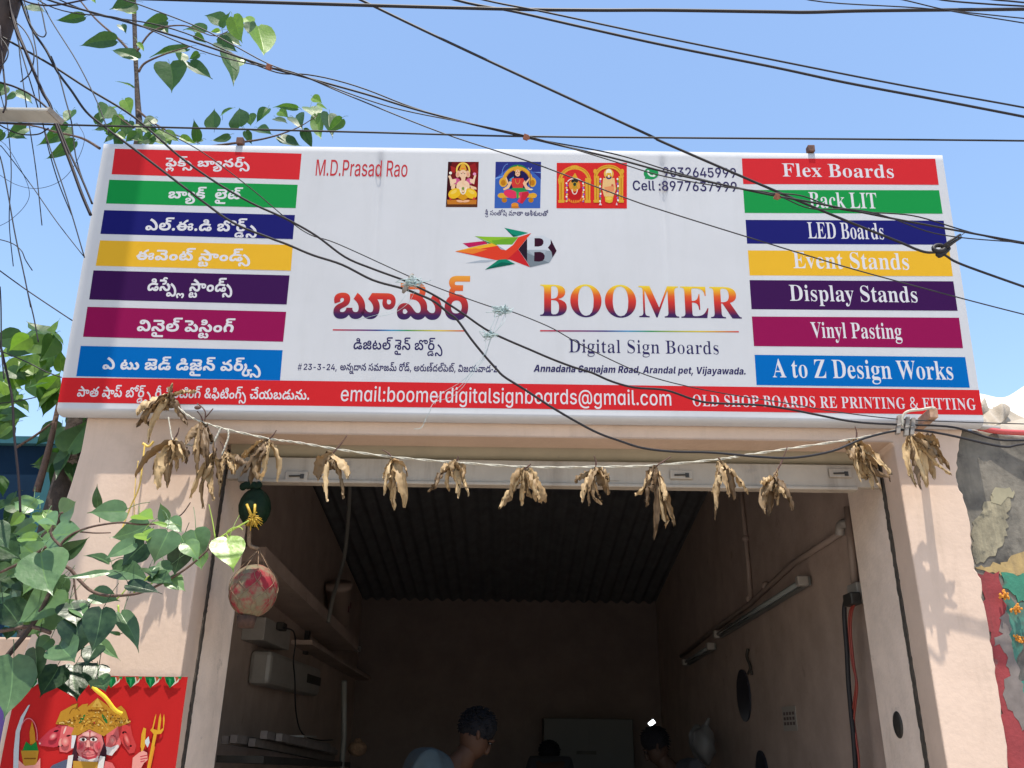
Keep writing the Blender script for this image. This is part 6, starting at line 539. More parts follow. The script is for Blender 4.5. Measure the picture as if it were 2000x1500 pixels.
def picture(name, shapes, to_uv, parent, off, step=.00002, label=None):
    """printed picture: flat ink shapes laid one over the other"""
    mb = MB(); cols = []
    for k, sh in enumerate(shapes):
        c = tuple(sh[0])
        if c not in cols: cols.append(c)
        if sh[1] == 'e':
            cx, cy, rx, ry = sh[2:6]; ro = radians(sh[6]) if len(sh) > 6 else 0
            pts = [(cx + rx*cos(t)*cos(ro) - ry*sin(t)*sin(ro), cy + rx*cos(t)*sin(ro) + ry*sin(t)*cos(ro)) for t in [2*pi*i/28 for i in range(28)]]
        elif sh[1] == 'a':                              # arch band: cx, cy, rx, ry, thickness, from, to (degrees)
            cx, cy, rx, ry, th, a0, a1 = sh[2:9]; ts = [radians(a0 + (a1-a0)*i/20) for i in range(21)]
            for t0, t1 in zip(ts, ts[1:]):
                q = [(cx+rx*cos(t0), cy-ry*sin(t0)), (cx+rx*cos(t1), cy-ry*sin(t1)), (cx+(rx-th)*cos(t1), cy-(ry-th)*sin(t1)), (cx+(rx-th)*cos(t0), cy-(ry-th)*sin(t0))]
                mb.add([(u, -(off + k*step), v) for u, v in (to_uv(*p) for p in q)], [(0,1,2,3)], cols.index(c))
            continue
        else: pts = sh[2]
        uv = [to_uv(*p) for p in pts]
        mb.add([(u, -(off + k*step), v) for u, v in uv], [tuple(range(len(uv)))], cols.index(c))
    me = mb.build(name, [ink(c) for c in cols], parent, local=True, fix=False)
    if label: me['label'] = label
    return me
# ------------------------------------------------------------------ ground
mb = MB(); mb.add([(-400,-400,0),(400,-400,0),(400,400,0),(-400,400,0)], [(0,1,2,3)])
structure(mb.build('ground', mat('street_ground', (.42,.36,.30), rough=.9, noise=.15, nscale=.8, bump=.3, bscale=20)))

# ------------------------------------------------------------------ shop building
XL, XR = -1.41, 1.835                                     # door opening at the wall face
RD = 0.64                                                # depth of the reveals
shop = thing('shop_building', 'pink plastered shop under the white sign, open on a dark room', 'shop', (0, 0, 0))
def wallpts(l, Y=0): return [PY(x, y, Y) for x, y in l]
zl = PY(460, 840, 0).z; zr = PY(1735, 868, 0).z; zlin = (zl + zr)/2
mb = MB()
lx = [(172,806),(158,880),(140,940),(120,1000),(112,1060),(104,1120),(70,1215),(25,1330),(5,1420),(-10,1500)]
L = wallpts(lx); xb = L[-1].x
outl = [Vector((xb-.1,0,0)), Vector((XL,0,0)), Vector((XL,0,zlin))]
outl += [Vector((XR-.02,0,zlin)), Vector((XR,0,zlin-.02)), Vector((XR,0,0))]
rx_ = [(1985,1560),(1972,1500),(1960,1420),(1952,1340),(1940,1290),(1935,1240),(1921,1180),(1917,1130),(1902,1105),(1897,1060),(1893,1010),(1886,980),(1874,950),(1868,932),(1871,895),(1876,860),(1885,800)]
R = wallpts(rx_)
random.seed(4)
RJ = []
for a, b in zip(R, R[1:]):
    for k in range(4): RJ.append(a.lerp(b, k/4) + Vector((random.uniform(-.006,.006),0,0)))
RJ.append(R[-1])
outl += [Vector((RJ[0].x,0,0))] + RJ + [Vector((RJ[-1].x,0,4.15)), Vector((L[0].x,0,4.15))] + L
mb.prism(outl, (0,.20,0))
mb.build('front_wall', PINK, shop, bevel=.007)
mb = MB()                                                # lintel soffit strip, a tan lip under the beam
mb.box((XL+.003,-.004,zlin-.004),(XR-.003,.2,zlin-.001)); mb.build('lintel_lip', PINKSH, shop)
mb = MB()
mb.box((XL-.45,.201,0),(XL,RD,4.1)); mb.build('reveal', REVEAL, shop, bevel=.01)
mb = MB(); mb.box((XR,.201,0),(XR+.35,RD,4.1)); mb.build('reveal', REVEAL, shop, bevel=.01)
# the room
RX = 1.97
A = PX(1390, 950, RX); B = PX(1281, 1177, RX); YB = B.y; slope = (B.z-A.z)/(B.y-A.y); ZB = B.z
def ZC(y): return ZB + (y-YB)*slope
mb = MB()
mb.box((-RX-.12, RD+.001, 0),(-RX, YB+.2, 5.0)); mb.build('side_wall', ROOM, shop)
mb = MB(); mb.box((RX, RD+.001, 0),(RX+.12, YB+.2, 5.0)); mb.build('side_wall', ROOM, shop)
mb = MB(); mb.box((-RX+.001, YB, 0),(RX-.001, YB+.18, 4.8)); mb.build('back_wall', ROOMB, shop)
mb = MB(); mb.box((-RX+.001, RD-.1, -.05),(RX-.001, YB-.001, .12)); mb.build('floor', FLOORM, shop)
rows = []
for y in (RD-.62, RD+2, YB+.3):
    rows.append([Vector((-RX-.2 + i*.012, y, ZC(y) + .020*sin(2*pi*i*.012/.146))) for i in range(int((2*RX+.4)/.012)+1)])
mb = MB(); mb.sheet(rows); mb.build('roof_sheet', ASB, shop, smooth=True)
mb = MB()
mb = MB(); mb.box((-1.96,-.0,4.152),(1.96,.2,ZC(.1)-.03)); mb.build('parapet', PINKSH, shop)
# ledge running along the left wall
def slab(pts, X0, th, depth, name, m):
    P = [PX(x, y, X0) for x, y in pts]
    mb = MB(); mb.add([(X0,P[0].y,P[0].z),(X0,P[1].y,P[1].z),(-RX+.001,P[1].y,P[1].z),(-RX+.001,P[0].y,P[0].z),
        (X0,P[0].y,P[0].z-th),(X0,P[1].y,P[1].z-th),(-RX+.001,P[1].y,P[1].z-th),(-RX+.001,P[0].y,P[0].z-th)],
        [(0,1,2,3),(4,7,6,5),(0,4,5,1),(1,5,6,2),(2,6,7,3),(3,7,4,0)]); mb.build(name, m, shop)
slab([(520,1068),(700,1253)], -1.66, .10, .3, 'wall_ledge', ROOM)
slab([(610,1250),(760,1345)], -1.78, .04, .2, 'wall_ledge', ROOM)
# roll shutter
GY = .165
sh = thing('rolling_shutter', 'rolled-up grey-beige steel shutter with a scuffed bottom bar across the shop opening', 'shutter', (0, GY, 2.6))
def shz(y): return PY(1000, y, GY).z
z0, z1, z2, z3 = shz(949), shz(899), shz(895), shz(852)
def xs_at(y): return XL+.045, XR-.045
xa, xb_ = XL+.018, XR-.018
mb = MB()
mb.box((xa,GY,z0+.016),(xb_,GY+.035,z1)); mb.build('bottom_bar', STEEL, sh, bevel=.004)
mb = MB(); mb.box((xa+.06,GY-.012,z0),(xb_-.12,GY+.05,z0+.0155)); mb.build('bottom_lip', STEEL, sh, bevel=.003)
mb = MB()
for k, (a, b) in enumerate(((z2, z3),)):
    n = 10
    prof = [(GY+.022 - .034*sin(pi*i/n), a + (b-a)*i/n) for i in range(n+1)]
    mb.sheet([[(xa, y, z) for y, z in prof], [(xb_, y, z) for y, z in prof]])
mb.build('slat', STEEL2, sh, smooth=True)
mb = MB()
n = 10; prof = [(GY+.03 - .034*sin(pi*i/n), z3+.002 + .075*i/n) for i in range(n+1)]
mb.sheet([[(xa, y, z) for y, z in prof], [(xb_, y, z) for y, z in prof]]); mb.build('slat', STEEL2, sh, smooth=True)
mb = MB()
for k in range(12):                                      # the coil of the curtain above the opening
    pass
mb.tube([(xa,.36,zlin+.14),(xb_,.36,zlin+.14)], .15, n=24); mb.build('coil', STEEL2, sh, smooth=True)
for x0, y0, flip in ((1330, 928, 1), (1640, 925, 1), (580, 930, 1)):
    p = PY(x0, y0, GY)
    hb = MB(); hb.box((p.x-.055,GY-.012,p.z-.022),(p.x+.055,GY-.0005,p.z+.022)); lk = hb.build('latch_plate', STEEL, sh, bevel=.003)
    hb = MB(); hb.tube([(p.x-.035,GY-.016,p.z-.004),(p.x+.02,GY-.016,p.z-.002)], .0045); hb.obox((p.x+.028,GY-.014,p.z-.004),(.009,0,0),(0,.002,0),(0,0,.011)); hb.build('bolt', STEEL if flip == 0 else DARKM, lk)
p = PY(1185, 925, GY); hb = MB(); hb.box((p.x-.085,GY-.004,p.z-.036),(p.x+.06,GY-.0005,p.z+.03)); hb.build('patch_plate', STEEL, sh)
for X, s in ((XL, 1), (XR, -1)):
    random.seed(31 + s); e0 = []; e1 = []; z = .12         # dark slot of the guide with ragged, broken plaster edges
    while z < zlin - .01:
        e0.append((X, GY + .004 - random.uniform(0,.007), z)); e1.append((X, GY + .026 + random.uniform(0,.010), z)); z += random.uniform(.008, .03)
    g = MB(); g.prism([(x + s*.001, y, q) for x, y, q in e0 + e1[::-1]], (s*.006, 0, 0)); g.build('guide_rail', mat('guide_dark', (.055,.045,.036), rough=.9, noise=.4, nscale=30), sh)

# ------------------------------------------------------------------ the sign
LEAN = radians(5.2); SY = -.08; SZ = PY(1000, 808, SY).z
sign = thing('shop_sign', 'big white sign with Telugu and English lettering and coloured strips above the shop door', 'sign board', (0, SY, SZ))
sign.rotation_euler = (LEAN, 0, 0)
SN = Vector((0, -cos(LEAN), -sin(LEAN))); SU = Vector((0, -sin(LEAN), cos(LEAN)))
def uv(px, py):
    p = onplane(px, py, (0, SY, SZ), SN); return p.x, (p - Vector((0, SY, SZ))).dot(SU)
(u0, v1), (u1, v1b) = uv(202, 281), uv(1840, 303); (u0b, _), (u1b, _) = uv(112, 797), uv(1921, 815)
u0 = (u0+u0b)/2; u1 = (u1+u1b)/2; v1 = (v1+v1b)/2
# stretched flex skin: rolled round the frame at every edge, dented along two frame bars
prof = []                                                # (offset back, v) from the bottom underside up over the face to the top back
for i in range(7): t = pi/2*i/6; prof.append((.055 - .055*sin(t), -.028*cos(t) - 0.002))
prof = [(.07, -.030), (.06, -.030)] + prof
NV = 46; ue = [u0 + (u1-u0)*i/120 for i in range(121)]
dents = [uv(737, 400)[0], uv(1297, 400)[0]]
for d in dents: ue += [d + k*.006 for k in range(-9, 10)]
ue = sorted(ue)
def face_y(u, v):
    k = max(0, min(1, (v1 - .03 - v)/.03)) * max(0, min(1, (v - v1*.42)/(v1*.35)))
    y = sum(.010*math.exp(-((u-d)/.018)**2)*k for d in dents)
    return y + .0003*sin(u*5.1 + v*2)*sin(v*4.2 + u*1.3) + .0003
rows = []
for u in ue:
    r = [(u, b, v) for b, v in prof]
    for j in range(NV+1):
        v = v1*j/NV; r.append((u, face_y(u, v), v))
    r += [(u, .010, v1+.006), (u, .07, v1+.006)]
    rows.append(r)
mb = MB(); mb.sheet(rows)
n = len(rows[0]); mb.add([rows[0][i] for i in range(n)], [tuple(range(n))]); mb.add([rows[-1][i] for i in range(n)], [tuple(range(n))])
mb.build('flex_face', FLEX, sign, smooth=True, local=True, fix=False)
mb = MB(); mb.box((u0+.01,.058,-.022),(u1-.01,.074,v1)); mb.build('back_frame', DARKM, sign, local=True)
for px, py in ((468, 284), (1585, 303)):                 # square tube ends sticking out above
    u, v = uv(px, py); mb = MB(); mb.box((u-.018,-.012,v1+.007),(u+.018,.026,v1+.045)); mb.build('tube_end', RUST, sign, local=True, bevel=.003)
WHITE_INK = mat('white_print', tuple(v*.66 for v in lin((226,226,232))[:3]), rough=.8, spec=.04); NAVY_INK = mat('navy_print', tuple(v*.66 for v in lin((44,38,92))[:3]), rough=.7, spec=.12); RED_INK = mat('red_print', tuple(v*.66 for v in lin((196,48,58))[:3]), rough=.7, spec=.12)
CR = {'red': (214,46,54), 'green': (26,152,74), 'navy': (30,32,112), 'yellow': (238,186,52), 'purple': (62,24,82), 'magenta': (150,22,84), 'blue': (0,108,190)}
def za(x, y): return (100 + x*.3, 270 + y*.3)
def zb(x, y): return (100 + x*.3, 620 + y*.3)
def zc(x, y): return (1400 + x*.3, 280 + y*.3)
def zd(x, y): return (1400 + x*.3, 620 + y*.3)
def strip(col, q, run, t0, t1, label):
    P = [uv(*p) for p in q]
    mb = MB(); mb.add([(a, -.00012, b) for a, b in P], [(0,3,2,1)])
    o = mb.build('strip', ink(CR[col]), sign, local=True, fix=False); o['label'] = label
    lettering(run, t0, t1, WHITE_INK, o, .00026, uv)
strip('red', [za(415,68), za(1630,100), za(1615,270), za(393,235)], 'te_flex', (320.5,335), (490,307), 'red strip with Telugu lettering')
strip('green', [za(378,270), za(1605,303), za(1592,455), za(357,425)], 'te_back', (326.5,398), (475,366), 'green strip with Telugu lettering')
strip('navy', [za(345,468), za(1587,500), za(1573,657), za(320,623)], 'te_led', (281.5,462), (505,427), 'navy strip with Telugu lettering')
strip('yellow', [za(318,665), za(1573,695), za(1560,862), za(290,830)], 'te_event', (263.5,519), (491.5,486), 'yellow strip with Telugu lettering')
strip('purple', [za(275,860), za(1552,893), za(1533,1082), za(247,1050)], 'te_display', (285,582), (457,543), 'purple strip with Telugu lettering')
strip('magenta', [za(236,1097), za(1530,1130), za(1510,1325), za(207,1293)], 'te_vinyl', (265,659), (460,622), 'magenta strip with Telugu lettering')
strip('blue', [zb(192,185), zb(1507,213), zb(1490,410), zb(163,383)], 'te_atoz', (197.5,734), (512.5,699), 'blue strip with Telugu lettering')
strip('red', [zc(163,98), zc(1422,100), zc(1445,270), zc(172,265)], 'flex', (1529,345), (1743,322), 'red strip reading Flex Boards')
strip('green', [zc(172,303), zc(1447,305), zc(1470,458), zc(182,453)], 'back', (1581.5,406), (1710.5,377), 'green strip reading Back LIT')
strip('navy', [zc(187,498), zc(1477,503), zc(1500,660), zc(197,653)], 'led', (1579,466), (1723.5,436), 'navy strip reading LED Boards')
strip('yellow', [zc(202,697), zc(1515,702), zc(1537,865), zc(214,860)], 'event', (1550,524.5), (1772,494), 'yellow strip reading Event Stands')
strip('purple', [zc(213,890), zc(1540,898), zc(1568,1090), zc(226,1080)], 'display', (1544,597), (1788.5,559), 'purple strip reading Display Stands')
strip('magenta', [zc(228,1127), zc(1577,1135), zc(1603,1333), zc(242,1320)], 'vinyl', (1586,669), (1758.5,631), 'magenta strip reading Vinyl Pasting')
strip('blue', [zd(246,243), zd(1617,258), zd(1647,457), zd(259,440)], 'atoz', (1510.5,748), (1857.5,705), 'blue strip reading A to Z Design Works')
# the red band along the foot of the sign
q = [(118.6,738),(1914.8,761),(1922.6,810.5),(110.5,786)]; P = [uv(*p) for p in q]
mb = MB(); mb.add([(u0-.0006, -.00012, (P[0][1]+P[1][1])/2), (u1+.0006, -.00012, (P[0][1]+P[1][1])/2), (u1+.0006, -.00012, (P[2][1]+P[3][1])/2), (u0-.0006, -.00012, (P[2][1]+P[3][1])/2)], [(0,3,2,1)])
band = mb.build('strip', ink((214,44,50)), sign, local=True, fix=False); band['label'] = 'red band along the foot of the sign'
lettering('te_old', (148,786), (605.5,757), WHITE_INK, band, .00026, uv)
lettering('email', (664.4,792), (1310,762), WHITE_INK, band, .00026, uv)
lettering('old', (1353.4,793.5), (1903.4,777), WHITE_INK, band, .00026, uv)
lettering('prasad', (616,343.5), (797,314), RED_INK, sign, .00014, uv, label='red name lettering')
lettering('te_addr', (663.5,730), (971,710), NAVY_INK, sign, .00014, uv, label='navy Telugu address')
lettering('num', (592.4,725.5), (658.4,711), NAVY_INK, sign, .00014, uv)
lettering('hash', (581,723.5), (590,710), NAVY_INK, sign, .00014, uv)
lettering('te_bless', (947,424.5), (1071,410), NAVY_INK, sign, .00014, uv)
lettering('wa', (1295,345.5), (1437,328), NAVY_INK, sign, .00014, uv, label='upper phone number')
lettering('cell', (1236,372), (1438.4,355), NAVY_INK, sign, .00014, uv, label='lower phone number')
lettering('annad', (1042,730), (1455.4,717), NAVY_INK, sign, .00014, uv, shear=.22, label='slanted English address')
lettering('te_digital', (689,694), (865.4,660), NAVY_INK, sign, .00014, uv)
lettering('digital', (1111,696), (1402.4,666), NAVY_INK, sign, .00014, uv)
BOOM = [(0.0,(52,26,86)), (.12,(60,26,84)), (.30,(160,38,48)), (.50,(208,52,44)), (.68,(222,96,40)), (.84,(236,166,40)), (1.0,(240,222,60))]
lettering('boomer', (1055,618.5), (1444.5,559.5), rampmat('sunset_print', 2, BOOM), sign, .00014, uv, label='yellow to purple English title')
BOOM2 = [(0.0,(52,26,86)), (.10,(58,28,84)), (.28,(150,36,50)), (.50,(205,50,44)), (.74,(226,110,46)), (1.0,(236,164,56))]
lettering('te_boomer', (649.4,622.5), (918.5,539), rampmat('sunset_print_telugu', 2, BOOM2), sign, .00014, uv, label='orange to purple Telugu title')
RB = rampmat('rainbow_print', 0, [(0,(205,45,60)), (.14,(150,40,100)), (.33,(40,40,130)), (.44,(60,150,200)), (.56,(50,150,80)), (.80,(222,200,60)), (1,(205,50,50))])
for a, b in (((650,644.3),(910,646.3)), ((1055,646),(1443,648))):
    (ua, va), (ub, vb) = uv(*a), uv(*b); h = .0035
    mb = MB(); mb.add([(ua,-.00014,va-h),(ub,-.00014,vb-h),(ub,-.00014,vb+h),(ua,-.00014,va+h)], [(0,1,2,3)])
    mb.build('rainbow_line', RB, sign, local=True, fix=False)
# pictures and emblem, traced in a 0.2 px grid
def zg(x, y): return uv(840 + x*.2, 290 + y*.2)
SKIN = (236,190,150); GOLD = (222,166,52); GOLD2 = (186,120,30); ORG = (226,140,50)
g1 = [((110,22,26),'p',[(176,130),(476,130),(462,574),(154,572)]), ((60,14,22),'p',[(176,130),(215,130),(195,230),(225,330),(185,480),(200,572),(154,572)]),
 ((150,30,34),'p',[(380,170),(440,140),(470,240),(430,250)]), ((120,20,24),'p',[(400,240),(470,250),(462,500),(430,450)]), ((170,40,40),'p',[(200,170),(250,190),(240,240),(210,230)]),
 ((196,120,40),'p',[(165,500),(455,500),(450,550),(170,552)]), ((90,50,30),'p',[(160,545),(462,545),(461,574),(154,572)]),
 ((238,204,90),'a',322,215,70,80,16,-20,200), (GOLD,'p',[(285,215),(300,165),(322,140),(345,165),(358,215)]), ((236,120,60),'p',[(305,190),(338,190),(338,200),(305,200)]),
 ((238,200,168),'e',322,250,42,40), ((232,186,150),'e',272,250,20,34,10), ((232,186,150),'e',370,250,20,34,-10), ((226,160,130),'e',272,255,10,20,10), ((226,160,130),'e',370,255,10,20,-10),
 ((205,90,140),'e',258,320,36,30), ((205,90,140),'e',386,320,36,30), ((240,205,170),'e',322,370,66,60), ((240,205,170),'p',[(255,330),(200,370),(190,300),(176,270),(200,262),(214,300),(255,300)]),
 ((240,205,170),'p',[(390,330),(430,350),(440,300),(452,262),(432,260),(420,300),(388,300)]), ((236,196,160),'p',[(300,262),(344,262),(345,300),(330,340),(350,350),(340,362),(314,350),(306,310)]),
 ((238,200,160),'p',[(390,360),(450,380),(455,400),(400,400)]), ((238,200,160),'p',[(210,350),(250,350),(240,400),(205,395)]),
 ((236,190,40),'e',240,440,64,48,-24), ((236,190,40),'e',396,440,64,48,24), ((240,206,90),'e',232,425,34,16,-28), ((240,206,90),'e',404,425,34,16,28), ((214,150,30),'p',[(265,480),(320,430),(375,480),(322,510)]),
 ((236,180,140),'e',290,515,34,12,8), ((236,180,140),'e',352,515,34,12,-8), ((240,236,220),'a',322,380,34,70,9,180,360), ((120,150,70),'e',322,392,12,16), ((240,240,225),'e',200,240,14,14), ((230,150,190),'e',434,250,16,14),
 ((60,40,40),'e',306,244,5,4), ((60,40,40),'e',338,244,5,4), ((190,40,40),'e',322,236,3,8), ((214,60,60),'p',[(180,470),(210,490),(200,510)]), ((214,60,60),'p',[(430,470),(445,500),(410,500)])]
picture('picture', g1, zg, sign, .00014, label='small dark red picture of a seated figure')
g2 = [((58,98,178),'p',[(640,130),(1084,130),(1076,584),(628,584)]), ((42,52,130),'p',[(640,130),(1084,130),(1082,300),(960,190),(800,170),(700,240),(636,290)]), ((120,160,225),'p',[(640,300),(800,240),(640,285)]), ((120,160,220),'p',[(990,230),(1082,230),(1082,240)]), ((110,150,215),'a',760,260,60,110,5,90,200),
 ((34,130,70),'a',855,250,110,92,26,30,150), (GOLD,'a',855,320,150,145,30,-5,185), ((30,26,84),'e',855,310,112,108), (GOLD2,'a',855,320,122,118,8,0,180),
 (GOLD,'e',715,330,40,46), (GOLD2,'e',715,335,24,28), (GOLD,'e',1000,330,36,46), (GOLD2,'e',1000,335,22,28), (GOLD,'e',700,460,40,26), (GOLD,'e',1005,460,38,26), (GOLD2,'e',725,505,26,24), (GOLD2,'e',985,505,26,24), (GOLD,'p',[(690,440),(1020,440),(1000,480),(700,480)]),
 ((60,150,190),'p',[(775,300),(815,275),(830,330),(790,350)]), ((206,60,56),'p',[(800,290),(910,290),(925,330),(900,395),(815,395),(792,345)]), (SKIN,'p',[(775,320),(800,330),(770,390),(720,410),(712,395),(750,370)]), (SKIN,'p',[(925,310),(950,370),(1000,400),(990,412),(935,400),(905,340)]), (SKIN,'p',[(735,290),(745,280),(770,340),(755,345)]), (SKIN,'p',[(970,285),(982,290),(940,345),(925,335)]),
 ((40,140,76),'p',[(800,385),(920,385),(955,415),(860,440),(780,412)]), ((222,54,94),'e',790,445,72,40,14), ((222,54,94),'p',[(850,430),(960,420),(965,455),(900,540),(850,520),(880,470)]), ((196,40,60),'p',[(900,430),(960,420),(965,455),(900,540),(880,530)]), ((60,150,80),'p',[(840,420),(870,420),(862,490),(845,490)]),
 (ORG,'e',828,555,36,26), ((196,120,40),'e',830,575,44,10), (GOLD,'p',[(818,215),(855,165),(890,215)]), (GOLD,'e',855,215,36,16), (SKIN,'e',855,240,27,34), ((40,26,40),'p',[(822,230),(834,215),(830,290),(818,290)]), ((40,26,40),'p',[(876,215),(888,230),(892,285),(880,285)]),
 ((190,40,40),'e',855,222,4,6), ((50,30,30),'e',845,236,5,3), ((50,30,30),'e',866,236,5,3), ((190,60,60),'e',856,256,8,3), ((222,170,70),'a',855,290,26,60,4,190,350), ((90,50,60),'p',[(974,190),(980,190),(980,390),(974,390)]), ((230,230,235),'a',977,188,16,20,4,180,360), ((230,220,200),'e',980,400,26,7)]
picture('picture', g2, zg, sign, .00014, label='blue picture of a seated figure on a golden throne')
RD_ = (214,44,44)
g3 = [(RD_,'p',[(1237,140),(1922,140),(1922,586),(1234,584)]), (GOLD,'a',1412,320,160,150,34,-10,190), (GOLD2,'a',1412,320,150,140,6,0,180), (GOLD,'p',[(1258,290),(1310,290),(1306,520),(1262,520)]), (GOLD,'p',[(1514,290),(1566,290),(1564,520),(1520,520)]), (GOLD2,'p',[(1275,300),(1285,300),(1285,500),(1275,500)]), (GOLD2,'p',[(1540,300),(1550,300),(1550,500),(1540,500)]), (GOLD,'e',1412,182,46,18), (GOLD,'e',1275,310,26,24), (GOLD,'e',1548,310,26,24), (GOLD,'p',[(1250,505),(1316,505),(1310,530),(1254,530)]), (GOLD,'p',[(1508,505),(1570,505),(1568,530),(1512,530)]),
 ((190,30,34),'e',1410,440,86,100), ((226,110,40),'a',1410,440,84,96,12,180,360), ((222,150,60),'e',1410,360,54,60), (GOLD,'p',[(1375,300),(1415,238),(1448,300)]), ((40,40,40),'e',1412,320,34,20), ((190,150,40),'e',1412,360,28,34), ((40,60,50),'e',1412,350,14,18), ((236,232,220),'a',1412,400,30,50,8,180,360), ((226,150,60),'e',1380,370,14,24,20), ((226,150,60),'e',1450,370,14,24,-20)]
for k in range(9):
    g3 += [(((236,232,225),(140,100,190),(230,200,120))[k % 3],'e',1332+(6 if k%2 else 0),340+k*22,9,10), (((236,232,225),(230,200,120),(150,110,190))[k % 3],'e',1494+(6 if k%2 else 0),340+k*22,9,10)]
g3 += [((236,232,225),'a',1412,340,78,50,9,20,160)] + [((236,150,50),'e',1345+k*18,505+(12 if 1<k<7 else 0),5,14) for k in range(9)]
g3 += [(GOLD,'a',1745,280,146,120,34,0,180), (GOLD2,'a',1745,280,136,110,6,0,180), (GOLD,'p',[(1600,270),(1650,270),(1648,520),(1604,520)]), (GOLD,'p',[(1840,270),(1888,270),(1884,520),(1846,520)]), (GOLD2,'p',[(1622,290),(1630,290),(1630,500),(1622,500)]), (GOLD2,'p',[(1862,290),(1870,290),(1870,500),(1862,500)]), (GOLD,'e',1612,225,18,24), (GOLD,'e',1876,225,18,24), (GOLD,'p',[(1594,505),(1656,505),(1650,530),(1598,530)]), (GOLD,'p',[(1836,505),(1894,505),(1890,530),(1840,530)]),
 ((232,190,130),'p',[(1690,290),(1800,290),(1815,400),(1790,470),(1700,470),(1680,400)]), ((226,150,100),'p',[(1700,380),(1800,360),(1795,420),(1720,440)]), ((200,90,70),'p',[(1770,350),(1790,350),(1790,370),(1770,370)]), ((228,180,80),'e',1745,250,48,50), ((240,230,200),'e',1745,240,30,40), ((222,170,50),'p',[(1722,240),(1768,240),(1768,280),(1722,280)]), ((50,44,110),'a',1745,270,30,32,14,190,350), ((240,236,230),'p',[(1738,262),(1752,262),(1750,282),(1740,282)]),
 ((224,180,60),'p',[(1705,470),(1790,470),(1780,525),(1750,535),(1712,522)]), ((236,200,90),'e',1745,490,30,14)]
for k in range(10):
    g3 += [(((236,232,225),(150,110,180),(110,150,70))[k % 3],'e',1664-(4 if k%2 else 0),300+k*24,9,11), (((236,232,225),(110,150,70),(150,110,180))[k % 3],'e',1830+(5 if k%2 else 0),300+k*23,9,11)]
g3 += [((220,210,215),'p',[(1648,555),(1662,525),(1678,555)]), ((220,190,200),'p',[(1812,555),(1822,525),(1832,555)])]
picture('picture', g3, zg, sign, .00014, label='red picture of two garlanded figures under golden arches')
GRY = (150,162,172); LGR = (205,212,220); MRN = (54,20,42)
em = [((172,182,194),'p',[(345,1120),(500,1090),(640,1092),(560,1112)]), ((20,140,112),'p',[(724,774),(960,824),(880,850),(812,864)]), ((14,100,84),'p',[(724,774),(800,835),(860,858),(812,864)]),
 ((190,30,90),'p',[(318,926),(545,902),(560,930),(380,966)]), ((140,190,50),'p',[(436,856),(560,862),(862,866),(800,940),(640,940)]), ((28,130,60),'p',[(436,856),(540,905),(660,944),(600,945)]), ((110,170,50),'p',[(600,900),(862,866),(800,940),(640,940)]),
 ((238,180,50),'p',[(245,1004),(420,962),(600,925),(660,950),(560,990),(400,1020)]), ((222,66,44),'p',[(245,1006),(420,990),(660,950),(740,994),(812,940),(862,866),(988,826),(860,985),(945,1110),(975,1160),(760,1078),(640,1090)]), ((232,130,50),'p',[(245,1004),(440,975),(560,985),(420,1030)]), ((200,40,46),'p',[(640,1090),(760,1078),(860,985),(945,1110),(975,1160),(800,1085)]),
 ((226,228,234),'p',[(650,940),(812,940),(740,994)]), ((160,170,184),'p',[(650,940),(740,994),(690,985)]), ((18,130,104),'p',[(535,1184),(670,1086),(740,1080),(832,1128)]), ((10,96,80),'p',[(535,1184),(700,1110),(832,1128)]),
 ((40,28,44),'p',[(948,880),(862,985),(948,1108)]), (LGR,'p',[(948,870),(1100,850),(1180,890),(1225,1000),(948,1000)]), (GRY,'p',[(948,990),(1225,1000),(1196,1065),(1170,1110),(978,1160),(948,1110)]), ((120,132,142),'p',[(948,1020),(1080,1080),(1165,1116),(978,1160),(948,1110)]), ((168,178,188),'p',[(948,990),(1140,990),(1100,1060),(1020,1050)]), (MRN,'p',[(1178,886),(1236,1000),(1196,1066),(1186,1010),(1150,970),(1178,930)]),
 (MRN,'p',[(1020,876),(1070,876),(1095,884),(1108,905),(1106,930),(1090,950),(1060,958),(1020,958)]), (MRN,'p',[(1018,1012),(1075,1010),(1105,1022),(1120,1048),(1116,1078),(1098,1098),(1065,1105),(1016,1102)])]
picture('emblem', em, zg, sign, .00014, label='faceted arrow emblem with a letter B')
def zw(x, y): return uv(1220 + x*.12, 310 + y*.12)
picture('phone_icon', [((34,148,84),'e',430,240,120,98), ((34,148,84),'p',[(325,330),(345,270),(420,325)]), ((226,232,230),'p',[(360,205),(378,182),(402,196),(400,222),(390,232),(420,262),(452,272),(470,258),(500,268),(498,286),(470,296),(420,288),(380,255)])], zw, sign, .00014, label='round green phone icon')

# ------------------------------------------------------------------ red cloth banner on the left pillar
BY = -.018
def zh(x, y):
    p = PY(x*.2, 1200 + y*.2, BY); return p.x - bq.x, p.z - bq.z
bq = PY(190, 1420, BY)
banner = thing('cloth_banner', 'red cloth banner with a many-headed crowned figure hung on the left pillar', 'banner', tuple(bq))
tl, tr, br, bl = zh(174,590), zh(1830,610), zh(1640,2000), zh(-112,2000)
mb = MB(); P4 = [tl, tr, br, bl]
rows = []
for j in range(17):
    t = j/16; l = (tl[0]+(bl[0]-tl[0])*t, tl[1]+(bl[1]-tl[1])*t); r = (tr[0]+(br[0]-tr[0])*t, tr[1]+(br[1]-tr[1])*t)
    rows.append([(l[0]+(r[0]-l[0])*s/20, .006+.002*sin(s*1.7+j*.6), l[1]+(r[1]-l[1])*s/20) for s in range(21)])
mb.sheet(rows); mb.build('cloth', ink((196,42,42)), banner, smooth=True, local=True, fix=False)
FC = (222,110,110); FD = (196,70,80); FL = (236,160,150); CG = (190,140,50); CD = (130,84,30)
